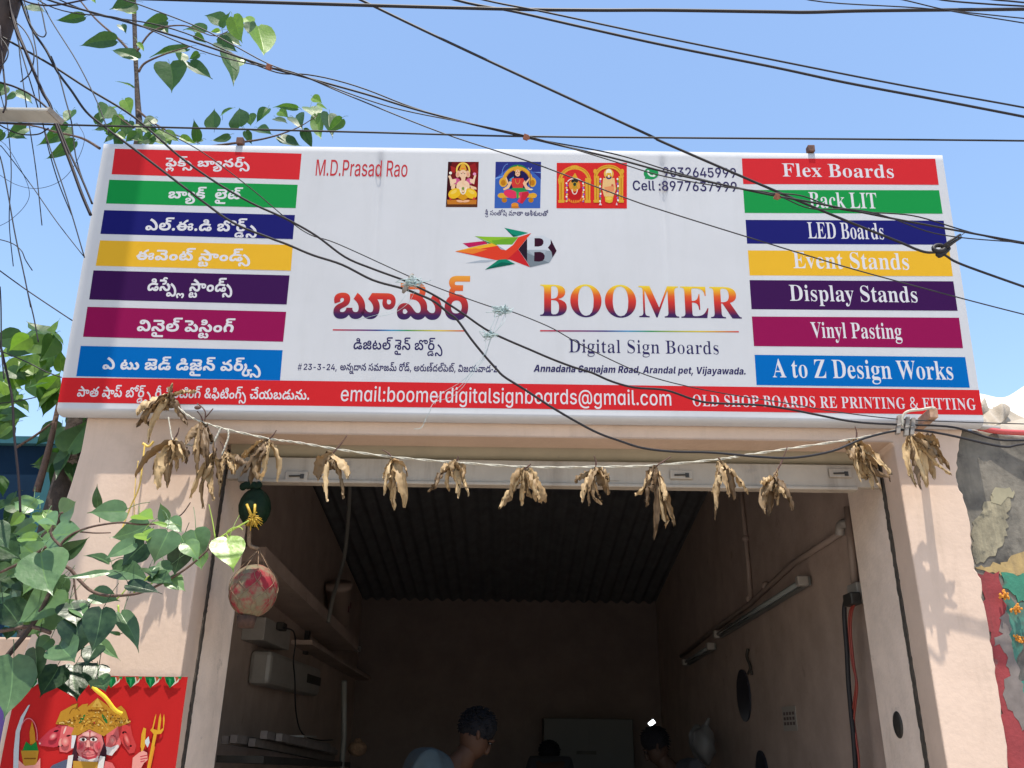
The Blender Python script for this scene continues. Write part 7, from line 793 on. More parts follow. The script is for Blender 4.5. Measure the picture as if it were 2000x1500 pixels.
bs = [((200,206,210),'p',[(290,880),(270,890),(200,1000),(150,1140),(130,1330),(125,1520),(175,1520),(180,1330),(190,1150),(230,1010)]),
 ((222,120,130),'a',275,1200,90,190,10,-10,150), ((206,140,44),'p',[(285,1150),(310,1040),(335,1150),(345,1260),(290,1270)]), ((34,130,60),'p',[(215,1330),(250,1240),(300,1280),(350,1240),(370,1330)]), (CG,'p',[(200,1330),(375,1330),(350,1490),(230,1490)]), (CD,'p',[(230,1400),(350,1400),(345,1415),(232,1415)]), (FL,'p',[(175,1420),(240,1480),(340,1470),(390,1400),(390,1520),(180,1520)]),
 ((196,62,76),'p',[(575,1080),(700,1080),(690,1330),(600,1280),(520,1300),(375,1280),(370,1235),(480,1130)]), (FL,'e',520,1190,36,26,-40), ((60,20,30),'e',545,1140,26,10,-20), (FD,'e',395,1258,20,24), ((236,210,205),'e',385,1260,8,9), (CD,'p',[(560,1075),(600,980),(700,880),(760,865),(755,920),(700,1090)]), (CG,'p',[(540,1070),(590,950),(680,900),(750,870),(690,1085)]),
 (FC,'p',[(600,1090),(720,1090),(715,1310),(650,1350),(580,1340),(570,1260)]), ((60,16,20),'p',[(560,1285),(600,1262),(650,1275),(650,1290),(600,1285),(565,1300)]), ((240,200,190),'e',630,1130,8,40,20), ((70,30,30),'e',665,1185,22,9,-12), (FL,'e',590,1250,20,40,10), ((226,226,230),'p',[(700,1170),(745,1150),(730,1300),(690,1310)]),
 (CG,'p',[(660,1090),(700,960),(800,880),(860,870),(760,1120)]), (CD,'a',730,1000,60,90,8,40,160),
 (FC,'p',[(1040,1120),(1150,1090),(1180,1260),(1140,1330),(1060,1370),(1030,1300)]), ((228,220,218),'p',[(1030,1290),(1080,1300),(1150,1270),(1160,1290),(1090,1380),(1040,1370)]), ((60,26,30),'e',1100,1190,22,9,12), ((206,70,70),'p',[(1150,1090),(1270,1070),(1290,1180),(1330,1280),(1310,1350),(1260,1360),(1190,1260),(1160,1200)]), ((40,16,20),'e',1212,1155,22,14), ((60,20,24),'e',1275,1285,12,9), (FL,'e',1230,1230,16,60,-20), (CG,'p',[(1150,1100),(1130,920),(1180,890),(1225,940),(1265,1060)]), (CD,'p',[(1160,1040),(1255,1020),(1262,1040),(1165,1060)]), (CG,'p',[(1010,1130),(1000,950),(1080,900),(1140,960),(1150,1090)]),
 (CG,'p',[(690,1180),(760,1010),(850,900),(950,815),(1050,890),(1110,990),(1140,1100),(1010,1190),(870,1120),(760,1180)]), (CD,'p',[(860,930),(1040,930),(1045,948),(855,948)]), ((210,170,80),'p',[(890,905),(950,815),(1000,905)]), ((40,120,60),'e',800,1020,14,52,35), ((40,120,60),'e',1020,1020,14,52,-30), ((214,166,70),'a',920,1180,150,150,18,20,160), (CD,'a',920,1190,130,190,6,30,150), ((176,60,50),'e',920,1060,12,12), ((206,150,60),'e',880,1080,8,8), ((206,150,60),'e',960,1080,8,8),
 ((70,40,50),'p',[(1000,1180),(1040,1330),(1030,1420),(960,1420)]), ((70,40,50),'p',[(740,1200),(700,1370),(640,1440),(760,1430)]), ((222,130,130),'p',[(760,1190),(870,1125),(990,1180),(1010,1260),(960,1400),(880,1450),(800,1430),(745,1330)]), ((236,170,165),'e',870,1170,70,26), ((238,222,215),'p',[(760,1380),(860,1420),(960,1380),(940,1460),(850,1470),(770,1440)]), (FD,'p',[(790,1330),(860,1300),(960,1330),(940,1400),(860,1420),(800,1400)]), ((228,130,130),'e',865,1360,66,34), ((150,40,50),'a',865,1355,70,22,6,185,355),
 ((240,236,230),'e',815,1222,34,17), ((240,236,230),'e',918,1222,34,17), ((50,26,24),'e',818,1222,15,15), ((50,26,24),'e',915,1222,15,15), ((60,24,24),'a',815,1225,42,34,7,20,160), ((60,24,24),'a',918,1225,42,34,7,20,160), ((180,40,50),'p',[(876,1140),(888,1140),(884,1200),(878,1200)]), ((200,90,96),'e',845,1300,10,7), ((200,90,96),'e',885,1300,10,7), ((240,170,160),'p',[(855,1230),(876,1230),(884,1295),(846,1295)]), ((214,80,90),'e',770,1280,16,40), ((214,80,90),'e',970,1280,16,40),
 ((90,96,120),'p',[(470,1520),(520,1470),(640,1420),(700,1410),(680,1520)]), ((230,226,222),'p',[(670,1380),(720,1370),(700,1520),(650,1520)]), ((230,226,222),'p',[(980,1380),(1030,1390),(1010,1520),(950,1520)]), ((200,150,60),'p',[(720,1430),(960,1440),(955,1520),(715,1520)]), (FC,'p',[(1030,1430),(1100,1450),(1140,1520),(1015,1520)]),
 (GOLD,'p',[(1470,1130),(1490,1110),(1515,1000),(1530,970),(1525,1010),(1500,1120),(1540,1130),(1555,1010),(1570,965),(1578,1020),(1565,1130),(1595,1110),(1595,1010),(1605,970),(1612,1030),(1600,1130),(1575,1165),(1540,1170),(1500,1165)]), (GOLD,'p',[(1505,1160),(1535,1165),(1465,1520),(1435,1520)]), (ORG,'p',[(1505,1290),(1518,1290),(1470,1520),(1455,1520)]), (GOLD,'p',[(1385,1170),(1405,1105),(1430,1115),(1425,1170),(1420,1280),(1395,1345),(1375,1290)]), ((206,214,218),'p',[(1420,1230),(1455,1190),(1465,1250),(1445,1300),(1420,1260)]), (GOLD,'p',[(1385,1290),(1405,1290),(1375,1520),(1355,1520)]),
 (FL,'p',[(1300,1400),(1360,1350),(1400,1330),(1440,1350),(1445,1420),(1410,1450),(1370,1520),(1290,1520)]), (FD,'p',[(1370,1385),(1440,1370),(1440,1380),(1375,1395)]), (FD,'p',[(1372,1410),(1442,1398),(1442,1408),(1376,1420)]), (FD,'p',[(1374,1435),(1420,1425),(1420,1433),(1378,1445)])]
random.seed(8)
def soft(cx, cy, rx, ry, c0, c1, rot=0, n=5): return [(tuple(int(c0[i] + (c1[i]-c0[i])*k/(n-1)) for i in range(3)), 'e', cx, cy, rx*(1-.8*k/(n-1)), ry*(1-.8*k/(n-1)), rot) for k in range(n)]
det = []
for i in range(170):                                     # jewelled texture of the crowns
    x = random.uniform(560, 1270); top = 880 + abs(x-950)*.42; y = random.uniform(top+30, 1090 if 690 < x < 1140 else 1060)
    if abs(x-950) < 60: y = random.uniform(870, 1110)
    det.append((random.choice(((150,100,34),(226,186,96),(120,76,26),(206,150,60),(178,128,48),(232,200,130))), 'e', x, y, random.uniform(5,12), random.uniform(4,9), random.uniform(0,90)))
det += soft(800,1290,36,60,(222,130,130),(204,70,84),10) + soft(950,1290,34,60,(222,130,130),(204,70,84),-10) + soft(870,1170,60,24,(236,170,165),(248,206,196)) + soft(520,1190,50,34,(196,62,76),(238,176,166),-40) + soft(1240,1220,24,70,(206,70,70),(236,150,140),-20) + soft(640,1240,40,50,(222,110,110),(240,176,164)) + soft(1100,1230,36,46,(222,110,110),(238,160,150))
for i in range(40):
    t = random.uniform(0,1); x = 755 + 215*t; det.append(((236,214,206), 'p', [(x,1400+50*sin(pi*t)),(x+5,1400+50*sin(pi*t)),(x+random.uniform(-8,8),1440+50*sin(pi*t))]))
for i in range(14): det.append(((124,128,150), 'p', [(490+i*14,1500-i*6),(496+i*14,1498-i*6),(502+i*14,1540),(496+i*14,1540)]))
at_ = next(i for i, b in enumerate(bs) if b[0] == (240,236,230))
bs = bs[:at_] + det + bs[at_:]
for k in range(9):                                       # border of leaves and marigolds along the top
    x = 250 + k*192; y = 600
    if k >= 8: continue
    bs += [((214,205,190),'p',[(x+60,y+20),(x+170,y+10),(x+150,y+60),(x+70,y+115)]), ((176,90,60),'p',[(x+10,y+8),(x+60,y+8),(x+30,y+70)]), ((176,90,60),'p',[(x+120,y+14),(x+170,y+10),(x+130,y+60)]),
           ((20,110,60),'p',[(x+20,y+10),(x+110,y+10),(x+118,y+60),(x+70,y+122),(x+30,y+60)]), ((50,150,90),'p',[(x+55,y+25),(x+85,y+30),(x+70,y+110)]), ((14,84,44),'p',[(x+30,y+40),(x+60,y+45),(x+45,y+80)]), ((40,140,80),'p',[(x+140,y+8),(x+185,y+8),(x+172,y+40)])]
def zh2(x, y): return zh(x, y)
picture('print', bs, zh2, banner, -.0030, step=.00002)
# ------------------------------------------------------------------ neighbours left and right
nb = thing('blue_building', 'blue painted building with teal edge strips behind the tree at the left', 'building', (-2.6, 1.2, 0))
NBLUE = mat('shaded_navy_wall', (.006,.020,.045), rough=.9, spec=.08, noise=.2, nscale=3); TEAL = mat('teal_paint', (.03,.10,.125), rough=.9, spec=.1, noise=.15, nscale=4)  # blue wall: its shade is put into the dark navy base colour
a = PY(124, 872, 1.2); b = PY(95, 872, 1.2); zt = PY(60, 857, 1.2).z
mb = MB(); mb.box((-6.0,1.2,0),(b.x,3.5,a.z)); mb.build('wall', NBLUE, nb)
mb = MB(); mb.box((b.x+.001,1.17,0),(a.x,3.5,a.z-.001)); mb.build('corner_strip', TEAL, nb)
mb = MB(); mb.box((-6.0,1.15,a.z+.001),(a.x+.01,3.5,zt)); mb.build('roof_edge', TEAL, nb)
cw = MB()
c0 = PY(172, 872, .55); c1 = PY(118, 872, .55)
pts = [PY(x, y, .55) for x, y in ((164,892),(148,886),(140,905),(128,930),(120,960),(108,1000),(90,1100))]
o_ = [Vector((-1.95,.55,0)), Vector((-1.95,.55,pts[0].z))] + pts + [Vector((pts[-1].x-.1,.55,0))]
cw.prism(o_, (0,.25,0))
sw = cw.build('garden_wall', mat('crumbled_wall', (.42,.38,.30), rough=.9, noise=.3, nscale=9, bump=.8, bscale=25, dirt=((.08,.07,.06),7,.52,.9)))
tag(sw, 'crumbling pale stained wall end between the dark trunk and the pink pillar', 'wall')
lw = MB(); p = PY(75, 1245, .25); q = PY(-60, 1245, .25); lw.box((q.x,.25,0),(p.x,.45,p.z))
tag(lw.build('low_wall', mat('tan_wall', (.36,.26,.20), rough=.9, noise=.12, nscale=4), bevel=.01), 'low tan wall behind the big leaves, left of the red banner', 'wall')
sb = MB(); p = PY(24, 1372, .10); sb.box((p.x-.5,.09,.3),(p.x,.11,p.z)); tag(sb.build('purple_sheet', mat('purple_sheet', (.05,.02,.16), rough=.5), bevel=.003), 'dark purple sheet at the far left edge beside the red banner', 'sheet')

ow = thing('old_wall', 'blackened peeling old wall with flaking tan, red and green paint right of the shop', 'wall', (2.6, .03, 0))
OLD = mat('mouldy_plaster', (.085,.078,.068), rough=.95, noise=0, nscale=4.2, col2=(.215,.195,.16), bump=.45, bscale=30, dirt=((.03,.029,.028), 6, .52, .8), streak=((.03,.028,.026), .5, .52))
pts = [PY(x, y, .03) for x, y in ((1850,838),(1905,838),(1925,842),(1990,850),(2060,852))]
mb = MB(); mb.prism([Vector((1.95,.03,0)), Vector((1.95,.03,pts[0].z))] + pts + [Vector((pts[-1].x+.6,.03,pts[-1].z)), Vector((pts[-1].x+.6,.03,0))], (0,.3,0)); mb.build('wall', OLD, ow, bevel=.015)
def patch(name, pl, m, off, jag=.011, lab=None):
    random.seed(len(pl)*7 + int(off*1e4)); P = [PY(x, y, .03) for x, y in pl]; O = []
    for i in range(len(P)):
        a, b = P[i], P[(i+1) % len(P)]; n = max(2, int((b-a).length/.02))
        for k in range(n): O.append(a.lerp(b, k/n) + Vector((random.uniform(-jag,jag), 0, random.uniform(-jag,jag))))
    mb = MB(); mb.prism([o + Vector((0,-off,0)) for o in O], (0, off-.0005, 0)); o = mb.build(name, m, ow)
    if lab: o['label'] = lab
patch('paint_patch', [(1901,1020),(1922,990),(1940,965),(1958,958),(1972,975),(1968,1010),(1960,1060),(1940,1085),(1905,1105),(1898,1080)], mat('bare_plaster', (.26,.23,.155), rough=.9, noise=.25, nscale=8, bump=.35, bscale=40, dirt=((.05,.05,.045),11,.54,.95), streak=((.06,.055,.045), .8, .48)), .003, lab='bare yellowish plaster')
patch('paint_patch', [(1935,962),(1948,952),(1980,958),(1982,966),(1968,972),(1952,985),(1938,980)], mat('bare_plaster2', (.27,.245,.165), rough=.9, noise=.15, nscale=8), .0045, lab='flaking yellowish edge')
patch('paint_patch', [(1905,1108),(1950,1100),(1985,1082),(2060,1070),(2060,1126),(1960,1124),(1952,1122),(1940,1118),(1908,1116)], mat('tan_paint', (.34,.24,.10), rough=.85, noise=.2, nscale=9, bump=.2, dirt=((.10,.08,.06),8,.56,.85), streak=((.12,.09,.06), .6, .5)), .004, lab='tan painted band')
patch('paint_patch', [(1908,1120),(1950,1120),(1958,1160),(1968,1260),(1975,1320),(2010,1420),(2050,1520),(1970,1520),(1955,1400),(1938,1290),(1924,1190)], mat('red_paint', (.22,.028,.032), rough=.85, noise=.2, nscale=8, bump=.2, dirt=((.14,.11,.10),9,.60,.9), streak=((.09,.03,.03), .7, .5)), .005, lab='dark red painted stripe')
patch('paint_patch', [(1957,1121),(2060,1124),(2060,1172),(1984,1172),(1975,1158),(1962,1150)], mat('green_paint', (.03,.17,.11), rough=.85, noise=.2, nscale=8, bump=.2, dirt=((.06,.06,.05),10,.56,.9)), .0055, lab='green painted patch')
patch('paint_patch', [(1958,1162),(1985,1178),(2060,1190),(2060,1240),(2000,1245),(1985,1300),(1968,1250),(1960,1190)], mat('teal_green_paint', (.05,.17,.13), rough=.8, noise=.3, nscale=10, dirt=((.06,.055,.05),9,.5,.9)), .0045, lab='stained teal patch')
patch('paint_patch', [(1952,1205),(1964,1195),(1972,1230),(1985,1290),(2000,1360),(2020,1420),(1998,1430),(1975,1390),(1960,1370),(1958,1345),(1968,1320),(1966,1290),(1950,1262),(1938,1258),(1942,1245),(1958,1240),(1950,1225)], mat('grey_cement', (.16,.135,.125), rough=.9, noise=.2, nscale=14), .0065, lab='grey cement patch')
patch('paint_patch', [(1990,1330),(2060,1320),(2060,1420),(2010,1400)], mat('teal_paint2', (.04,.22,.17), rough=.8, noise=.3, nscale=10), .006, lab='teal patch low down')
for i, (x, y) in enumerate(((1963,1162),(1985,1190),(1994,1250))):
    p = PY(x, y, .0); mb = MB(); random.seed(i)
    for k in range(26):
        d = Vector((random.gauss(0,.012), random.uniform(-.012,.01), random.gauss(0,.008))); mb.ell(p + d, .006, .006, .006, nu=6, nv=4)
    f = mb.build('marigold_head', mat('marigold', (.55,.22,.02), rough=.7, noise=.3, nscale=80)); tag(f, ['dry orange marigold stuck above the teal patch on the old wall', 'small dry marigold on the stained teal patch', 'lowest dry marigold by the right picture edge'][i], 'flower', 'marigolds on the old wall')
# draped tarpaulin and pipe over the old wall
random.seed(11)
tp = MB()
def tarp(x0, y0, x1, y1, Y0, Y1, amp, seed, nu=36, nv=20):
    rows = []
    for j in range(nv+1):
        r = []
        for i in range(nu+1):
            s, t = i/nu, j/nv
            p = PY(x0 + (x1-x0)*s, y0 + (y1-y0)*t + 9*sin(seed + s*5), Y0 + (Y1-Y0)*t)
            p.y += amp*(sin(s*9+seed+t*3)*.6 + sin(s*17+seed*2 - t*7)*.3 + sin(t*12 + s*4)*.3); p.z += amp*.5*sin(s*13+t*9+seed)
            r.append(p)
        rows.append(r)
    return rows
WT = mat('white_tarp', (.60,.58,.54), rough=.6, noise=.05, nscale=6); KT = mat('khaki_cloth', (.33,.29,.24), rough=.9, noise=.15, nscale=9, bump=.3, bscale=120)
tp.sheet(tarp(1895, 762, 2120, 838, 1.0, .35, .05, 1)); t1 = tp.build('tarpaulin', WT, smooth=True, fix=False); tag(t1, 'bright white plastic sheet over the roof right of the sign', 'tarpaulin')
tp = MB(); tp.sheet(tarp(1905, 790, 1965, 842, .28, .10, .045, 3)); tp.sheet(tarp(1940, 800, 2110, 850, .34, .08, .06, 5))
t2 = tp.build('tarpaulin', KT, smooth=True, fix=False); tag(t2, 'crumpled khaki cloth bundled on top of the old black wall', 'cloth')
pp = MB(); pp.tube(smooth_path([PY(1895,832,.02), PY(1945,842,.0), PY(2010,846,-.02), PY(2100,850,-.02)]), .014, n=10)
tag(pp.build('pipe', mat('red_pipe', (.42,.06,.06), rough=.4), smooth=True), 'red pipe lying along the top of the old wall', 'pipe')
pp = MB(); pp.tube(smooth_path([PY(1880,828,.03), PY(1915,834,.0), PY(1950,838,.02)]), .014, n=10)
tag(pp.build('pipe', WHITEP, smooth=True), 'short white pipe stub beside the red pipe', 'pipe')

# ------------------------------------------------------------------ pole, lamp arm, cables
px0 = PY(22, 0, -1.5); POX = px0.x - .11
pole = MB(); pole.tube([(POX,-1.5,0),(POX,-1.5,10.6)], [.135,.10], n=20)
tag(pole.build('utility_pole', mat('pole_iron', (.05,.035,.03), rough=.8, noise=.4, nscale=12), smooth=True), 'dark utility pole at the top left corner where the cables meet', 'pole')
arm = thing('lamp_arm', 'pale grey street lamp arm poking in from the left edge below the cable knot', 'lamp arm', tuple(PY(40,225,-1.45)))
LG = mat('lamp_metal', (.36,.35,.32), rough=.5, noise=.1, nscale=8)
a, b = PY(-90,222,-1.35), PY(106,226,-1.62); d = (b-a); side = Vector((0,1,0)); side = (side - d.normalized()*side.dot(d.normalized())).normalized(); up = d.normalized().cross(side)
if up.z < 0: up = -up
mb = MB(); mb.obox((a+b)/2, d/2, side*.030, up*.007); ab = mb.build('channel', LG, arm, bevel=.004)
mb = MB(); c = PY(22,217,-1.51); ax = d.normalized()
pts_ = [c + ax*.016*cos(t)*1.2 + up*.008*sin(t) + (CAM-c).normalized()*.028 for t in [2*pi*i/16 for i in range(16)]]
mb.prism(pts_, (CAM-c).normalized()*.002); mb.build('slot', DARKM, arm)
mb = MB(); mb.obox(b + d.normalized()*.006, d.normalized()*.005, side*.031, up*.0085); mb.build('end_cap', GREYW, arm)

CBL = []
def depth_line(yl, yr): return lambda x: yl + (yr-yl)*max(0, min(1, x/1770))
def cable(pts, wpx, Y, label, m=None, name='cable', cat='cable', k=6, group='overhead cables', wig=0, parent=None):
    P = []
    for q in pts:
        y = q[2] if len(q) > 2 else (Y(q[0]) if callable(Y) else Y)
        P.append(PY(q[0], q[1], y))
    path = smooth_path(P, k)
    if wig:
        random.seed(int(abs(pts[0][0])*3 + pts[0][1])); ph = random.uniform(0, 6)
        path = [p + Vector((0, wig*.5*cos(i*.41+ph), wig*sin(i*.33+ph))) for i, p in enumerate(path)]
    mb = MB(); mb.tube(path, [max(.0006, (.34 if wpx > 3 else .42)*wpx*mpp(p)) for p in path], n=7)
    o = mb.build(name, m or CABLE, parent, smooth=True)
    if parent is None: tag(o, label, cat, group)
    return o
N_ = -1.5
cable([(-120,-14),(300,-2),(700,10),(1000,18),(1160,20),(1300,20),(1500,23),(1580,24),(1700,21),(2000,18),(2150,16)], 10, N_, 'thickest black cable running level along the top of the picture')
cable([(700,-60),(890,0),(1006,23),(1142,54),(1300,89),(1510,131),(1650,161),(1825,194),(2000,228),(2150,258)], 7.5, N_, 'lower, thicker of the two parallel cables crossing the open sky')
cable([(800,-40),(946,0),(1066,24),(1300,74),(1580,131),(1790,172),(2000,210),(2150,240)], 5.5, -1.55, 'upper, thinner of the two parallel cables crossing the open sky')
kn = thing('cable', 'black cable running diagonally down the sky to a knot at the navy LED strip', 'cable', tuple(PY(1838,488,-1.45)), 'overhead cables')
cable([(560,-70),(705,0),(810,51),(950,117),(1125,198),(1272,266),(1300,280),(1510,371),(1650,430),(1755,472),(1790,487),(1812,493),(1834,492)], 7.5, -1.45, '', parent=kn, name='upper_length')
cable([(1840,493),(1850,501),(1880,517),(2000,560),(2150,612)], 7, -1.45, '', parent=kn, name='lower_length')
kp = PY(1838,487,-1.45); s_ = mpp(kp); mb = MB()
for (dx, dy, rr, ph) in ((-4,2,11,0.2),(4,-4,13,1.1),(2,-8,9,2.0)):
    pts_ = []
    for i in range(21):
        t = 2*pi*i/20; pts_.append(kp + RGT*(dx + rr*cos(t))*s_ + UPV*(dy + rr*.62*sin(t+ph))*s_ + FWD*(5*sin(t+ph))*s_)
    mb.tube(pts_, 4.2*s_, n=8)
mb.build('knot', CABLE, kn, smooth=True)
mb = MB()
for dx, dy, ex, ey in ((4,6,38,29),(10,3,40,24)):
    a = kp + RGT*dx*s_ + UPV*dy*s_; b = kp + RGT*ex*s_ + UPV*ey*s_; mb.tube([a, a.lerp(b,.5)+UPV*1*s_, b], [3.0*s_, 2.8*s_, 2.4*s_], n=7)
a = kp + RGT*39*s_ + UPV*27*s_; mb.tube([a, a + RGT*8*s_ + UPV*6*s_], .8*s_, n=5); mb.build('loose_end', CABLEG, kn, smooth=True)
cable([(-150,234),(0,240),(250,247),(700,258),(1000,266),(1300,269),(1700,272),(2000,275),(2150,277)], 5.5, N_, 'level black cable passing just above the top edge of the sign')
BUN = [(30,-30),(95,0),(180,24),(259,46),(385,84),(525,131),(600,152),(715,184),(831,219),(1027,268),(1195,308),(1300,336),(1440,367),(1517,383),(1580,394),(1650,408),(1750,428),(1846,446),(2000,474),(2150,500)]
for dy, wd, lb, sp in ((0,6,'thickest strand of the slack bundle running down to the green Back LIT strip',0),(-5,4,'upper thin strand of the slack bundle sagging towards the Back LIT strip',.012),(5,3.6,'lower thin strand of the slack bundle sagging towards the Back LIT strip',.013)):
    cable([(x, y + dy*(.2 if x in (525,1027,1517) else 1)) for x, y in BUN], wd, N_ - dy*.002, lb, wig=sp)
for i, (x, y, lb) in enumerate(((525,131,'small rusty clip on the cable bundle in the sky left of centre'),(1027,268,'small rusty clip where the bundle crosses the level cable'),(1517,384,'small rusty clip on the bundle in front of the green Back LIT strip'))):
    p = PY(x, y, N_-.012); s_ = mpp(p); mb = MB(); mb.obox(p, RGT*4.4*s_ - UPV*1.5*s_, UPV*5*s_ + RGT*1.5*s_, FWD*4*s_)
    mb.obox(p + RGT*5*s_ - UPV*2*s_, RGT*2.5*s_, UPV*2.2*s_, FWD*3*s_)
    tag(mb.build('cable_clip', mat('clip_rust', (.22,.08,.045), rough=.7, noise=.3, nscale=60), bevel=.001), lb, 'clip', 'clips on the cables')
cable([(150,-40),(238,-2),(280,12),(385,52),(450,85),(525,125),(600,152),(687,189),(862,259),(1037,317),(1223,387),(1300,413),(1457,462),(1610,509),(1700,535),(1868,580),(2000,614),(2150,650)], 3.8, -1.4, 'thin dark wire slanting across the red picture and the yellow Event Stands strip', m=CABLEG)
C8 = [(34,-20),(60,52),(90,98),(112,140),(140,178),(168,218),(203,247),(280,305),(385,385),(455,435),(525,464),(560,477),(610,498),(668,517),(728,547),(785,563),(815,574),(848,589),(875,611),(893,625),(920,662),(945,693),(968,719),(985,736),(1025,761),(1085,800),(1160,842),(1210,861),(1255,875),(1315,882),(1390,884),(1480,892),(1550,894),(1625,881),(1685,857),(1745,842),(1787,840),(1850,849),(1955,872),(2000,867),(2150,850)]
dl = depth_line(-1.5, -.22)
cable(C8, 7, dl, 'lower sagging black cable dipping over the shutter and rising to the pegs', k=5)
C9 = [(-30,50),(0,70),(50,98),(105,130),(170,172),(245,217),(290,252),(350,305),(420,355),(490,396),(560,428),(617,460),(674,502),(728,525),(788,547),(815,560),(854,580),(905,613),(959,649),(1040,685),(1080,702),(1120,717),(1156,728),(1195,745),(1240,757),(1300,762),(1354,780),(1390,787),(1480,791),(1540,799),(1600,811),(1670,824),(1748,829),(1787,830),(1865,835),(1940,857),(2000,860),(2150,858)]
cable(C9, 6.5, dl, 'upper sagging black cable that crosses the sign down to its red foot band', k=5)
C10 = [(290,235),(312,252),(395,297),(490,368),(560,427),(605,458),(659,476),(791,536),(824,550),(890,575),(965,601),(995,607),(1070,637),(1115,662),(1165,689),(1258,731),(1345,755),(1435,772),(1540,788),(1625,803),(1748,818),(1870,824),(2000,828)]
cable(C10, 2.6, depth_line(-1.46, -.23), 'hair-thin wire running with the sagging cables and below the word Digital', m=CABLEG, k=5)
LB = [([(8,-20),(35,63),(49,98),(66,140),(84,182),(98,206),(110,245),(140,325),(160,380),(177,420)],9,'thick cable bundle dropping steeply from the pole to the left edge of the sign',N_),
 ([(15,-20),(28,50),(55,110),(78,165),(102,215)],5,'cable lying against the thick steep bundle at its top',-1.52),
 ([(14,-10),(17,14),(35,78),(49,126),(70,196),(98,290),(133,395),(165,503)],3.5,'thin steep wire ending at the sign beside the yellow strip',N_),
 ([(100,110),(115,147),(128,195),(140,241),(150,315),(178,395)],3,'thin steep wire just right of the thick steep bundle',-1.44),
 ([(-40,150),(0,161),(30,170),(63,187),(101,220),(115,247),(133,292),(160,350),(180,398)],6,'bent cable passing over the end of the lamp arm',-1.52),
 ([(-15,290),(0,306),(14,370),(30,460),(45,527),(60,600)],3,'thin wire slanting down the left edge of the sky',N_),
 ([(0,285),(8,292),(60,360),(110,432),(163,500)],2.2,'very thin wire reaching the sign at the yellow strip from upper left',-1.47),
 ([(-20,466),(0,468),(25,476),(42,490),(50,508),(63,528)],2.4,'short curly loose wire in the sky at the left edge',N_),
 ([(-40,498),(0,529),(60,572),(141,626)],3,'thin wire slanting down to the sign beside the magenta strip',-1.0),
 ([(48,540),(54,570),(66,620),(75,668)],3,'short wire dropping into the left tree top',-1.1),
 ([(0,560),(2,600),(3,680),(8,740)],4,'vertical wire along the left picture edge above the trees',-1.1),
 ([(-8,650),(0,672),(8,705),(16,740),(24,780),(28,850),(36,930),(40,1000)],7,'thick dark cable hanging in front of the left tree crown',-.9),
 ([(0,686),(12,690),(50,706),(90,726),(120,737)],3.5,'pale wire sagging from the left edge to the foot of the sign',-.8),
 ([(-20,795),(0,788),(30,784),(70,776)],2.5,'short thin wire by the left edge under the tree crown',-.8),
 ([(0,50),(5,120),(9,160),(12,200),(6,220)],5,'cable hugging the pole at the left edge',-1.55),
 ([(-6,240),(10,250),(40,262),(75,262),(95,250)],4,'slack cable drooping under the lamp arm',-1.5),
 ([(75,5),(82,25),(88,55),(90,65),(85,72),(75,69),(66,58),(55,40)],3.6,'dark cable bent into a loop left of the leaning leaf at the top',-1.56),
 ([(2,75),(10,85),(16,98),(14,112),(8,122),(0,130)],3,'small loop of thin cable on the pole',-1.56),
 ([(30,-10),(60,6),(110,10),(200,-8)],5,'cable crossing the top left corner behind the others',-1.6),
 ([(-20,268),(10,282),(40,330),(57,372),(50,400),(20,430),(-10,445)],1.2,'faint hair-thin loop of wire in the sky at the left',-1.4),
 ([(-10,335),(30,360),(75,368),(120,352),(150,315),(165,270),(150,240)],1.2,'faint wide arc of hair-thin wire left of the sign',-1.42)]
LB += [([(40,-20),(58,40),(72,110),(76,180),(88,262),(112,350),(140,420)],2.6,'thin wire bowing down between the steep bundle and the sky edge',-1.48),
 ([(20,-20),(32,40),(40,120),(52,210),(70,330),(82,440)],2.4,'thin wire falling almost straight from the cable knot past the lamp arm',-1.46),
 ([(70,-20),(100,40),(150,120),(190,200),(213,262)],3.4,'slim cable slanting from the top edge to the top left corner of the sign',-1.5),
 ([(-10,20),(20,36),(48,60),(66,100),(60,140),(40,160)],3,'short hooked cable end hanging beside the pole',-1.5),
 ([(0,180),(14,240),(22,330),(18,430),(26,520)],2.2,'faint wire hanging down the far left sky below the lamp arm',-1.42)]
for pts, wd, lb, Y in LB: cable(pts, wd, Y, lb, m=CABLEBR if wd > 4 else CABLE, k=6)
TR = [((1500,-40),(1580,0),(1800,16),(2000,36),'thin wire in the top right corner crossing the thick level cable',3,-1.6),((1690,-15),(1765,0),(1860,22),(2000,45),'second thin wire in the top right corner, just below the first',3,-1.62),((1780,-15),(1840,0),(1930,8),(2000,12),'short black cable right at the top right corner',5,-1.5),((1870,-15),(1930,-2),(1970,2),(2000,5),'topmost cable at the top right corner',5,-1.52)]
for a, b, c, d, lb, wd, Y in TR: cable([a,b,c,d,(d[0]*2-c[0],d[1]*2-c[1])], wd, Y, lb)

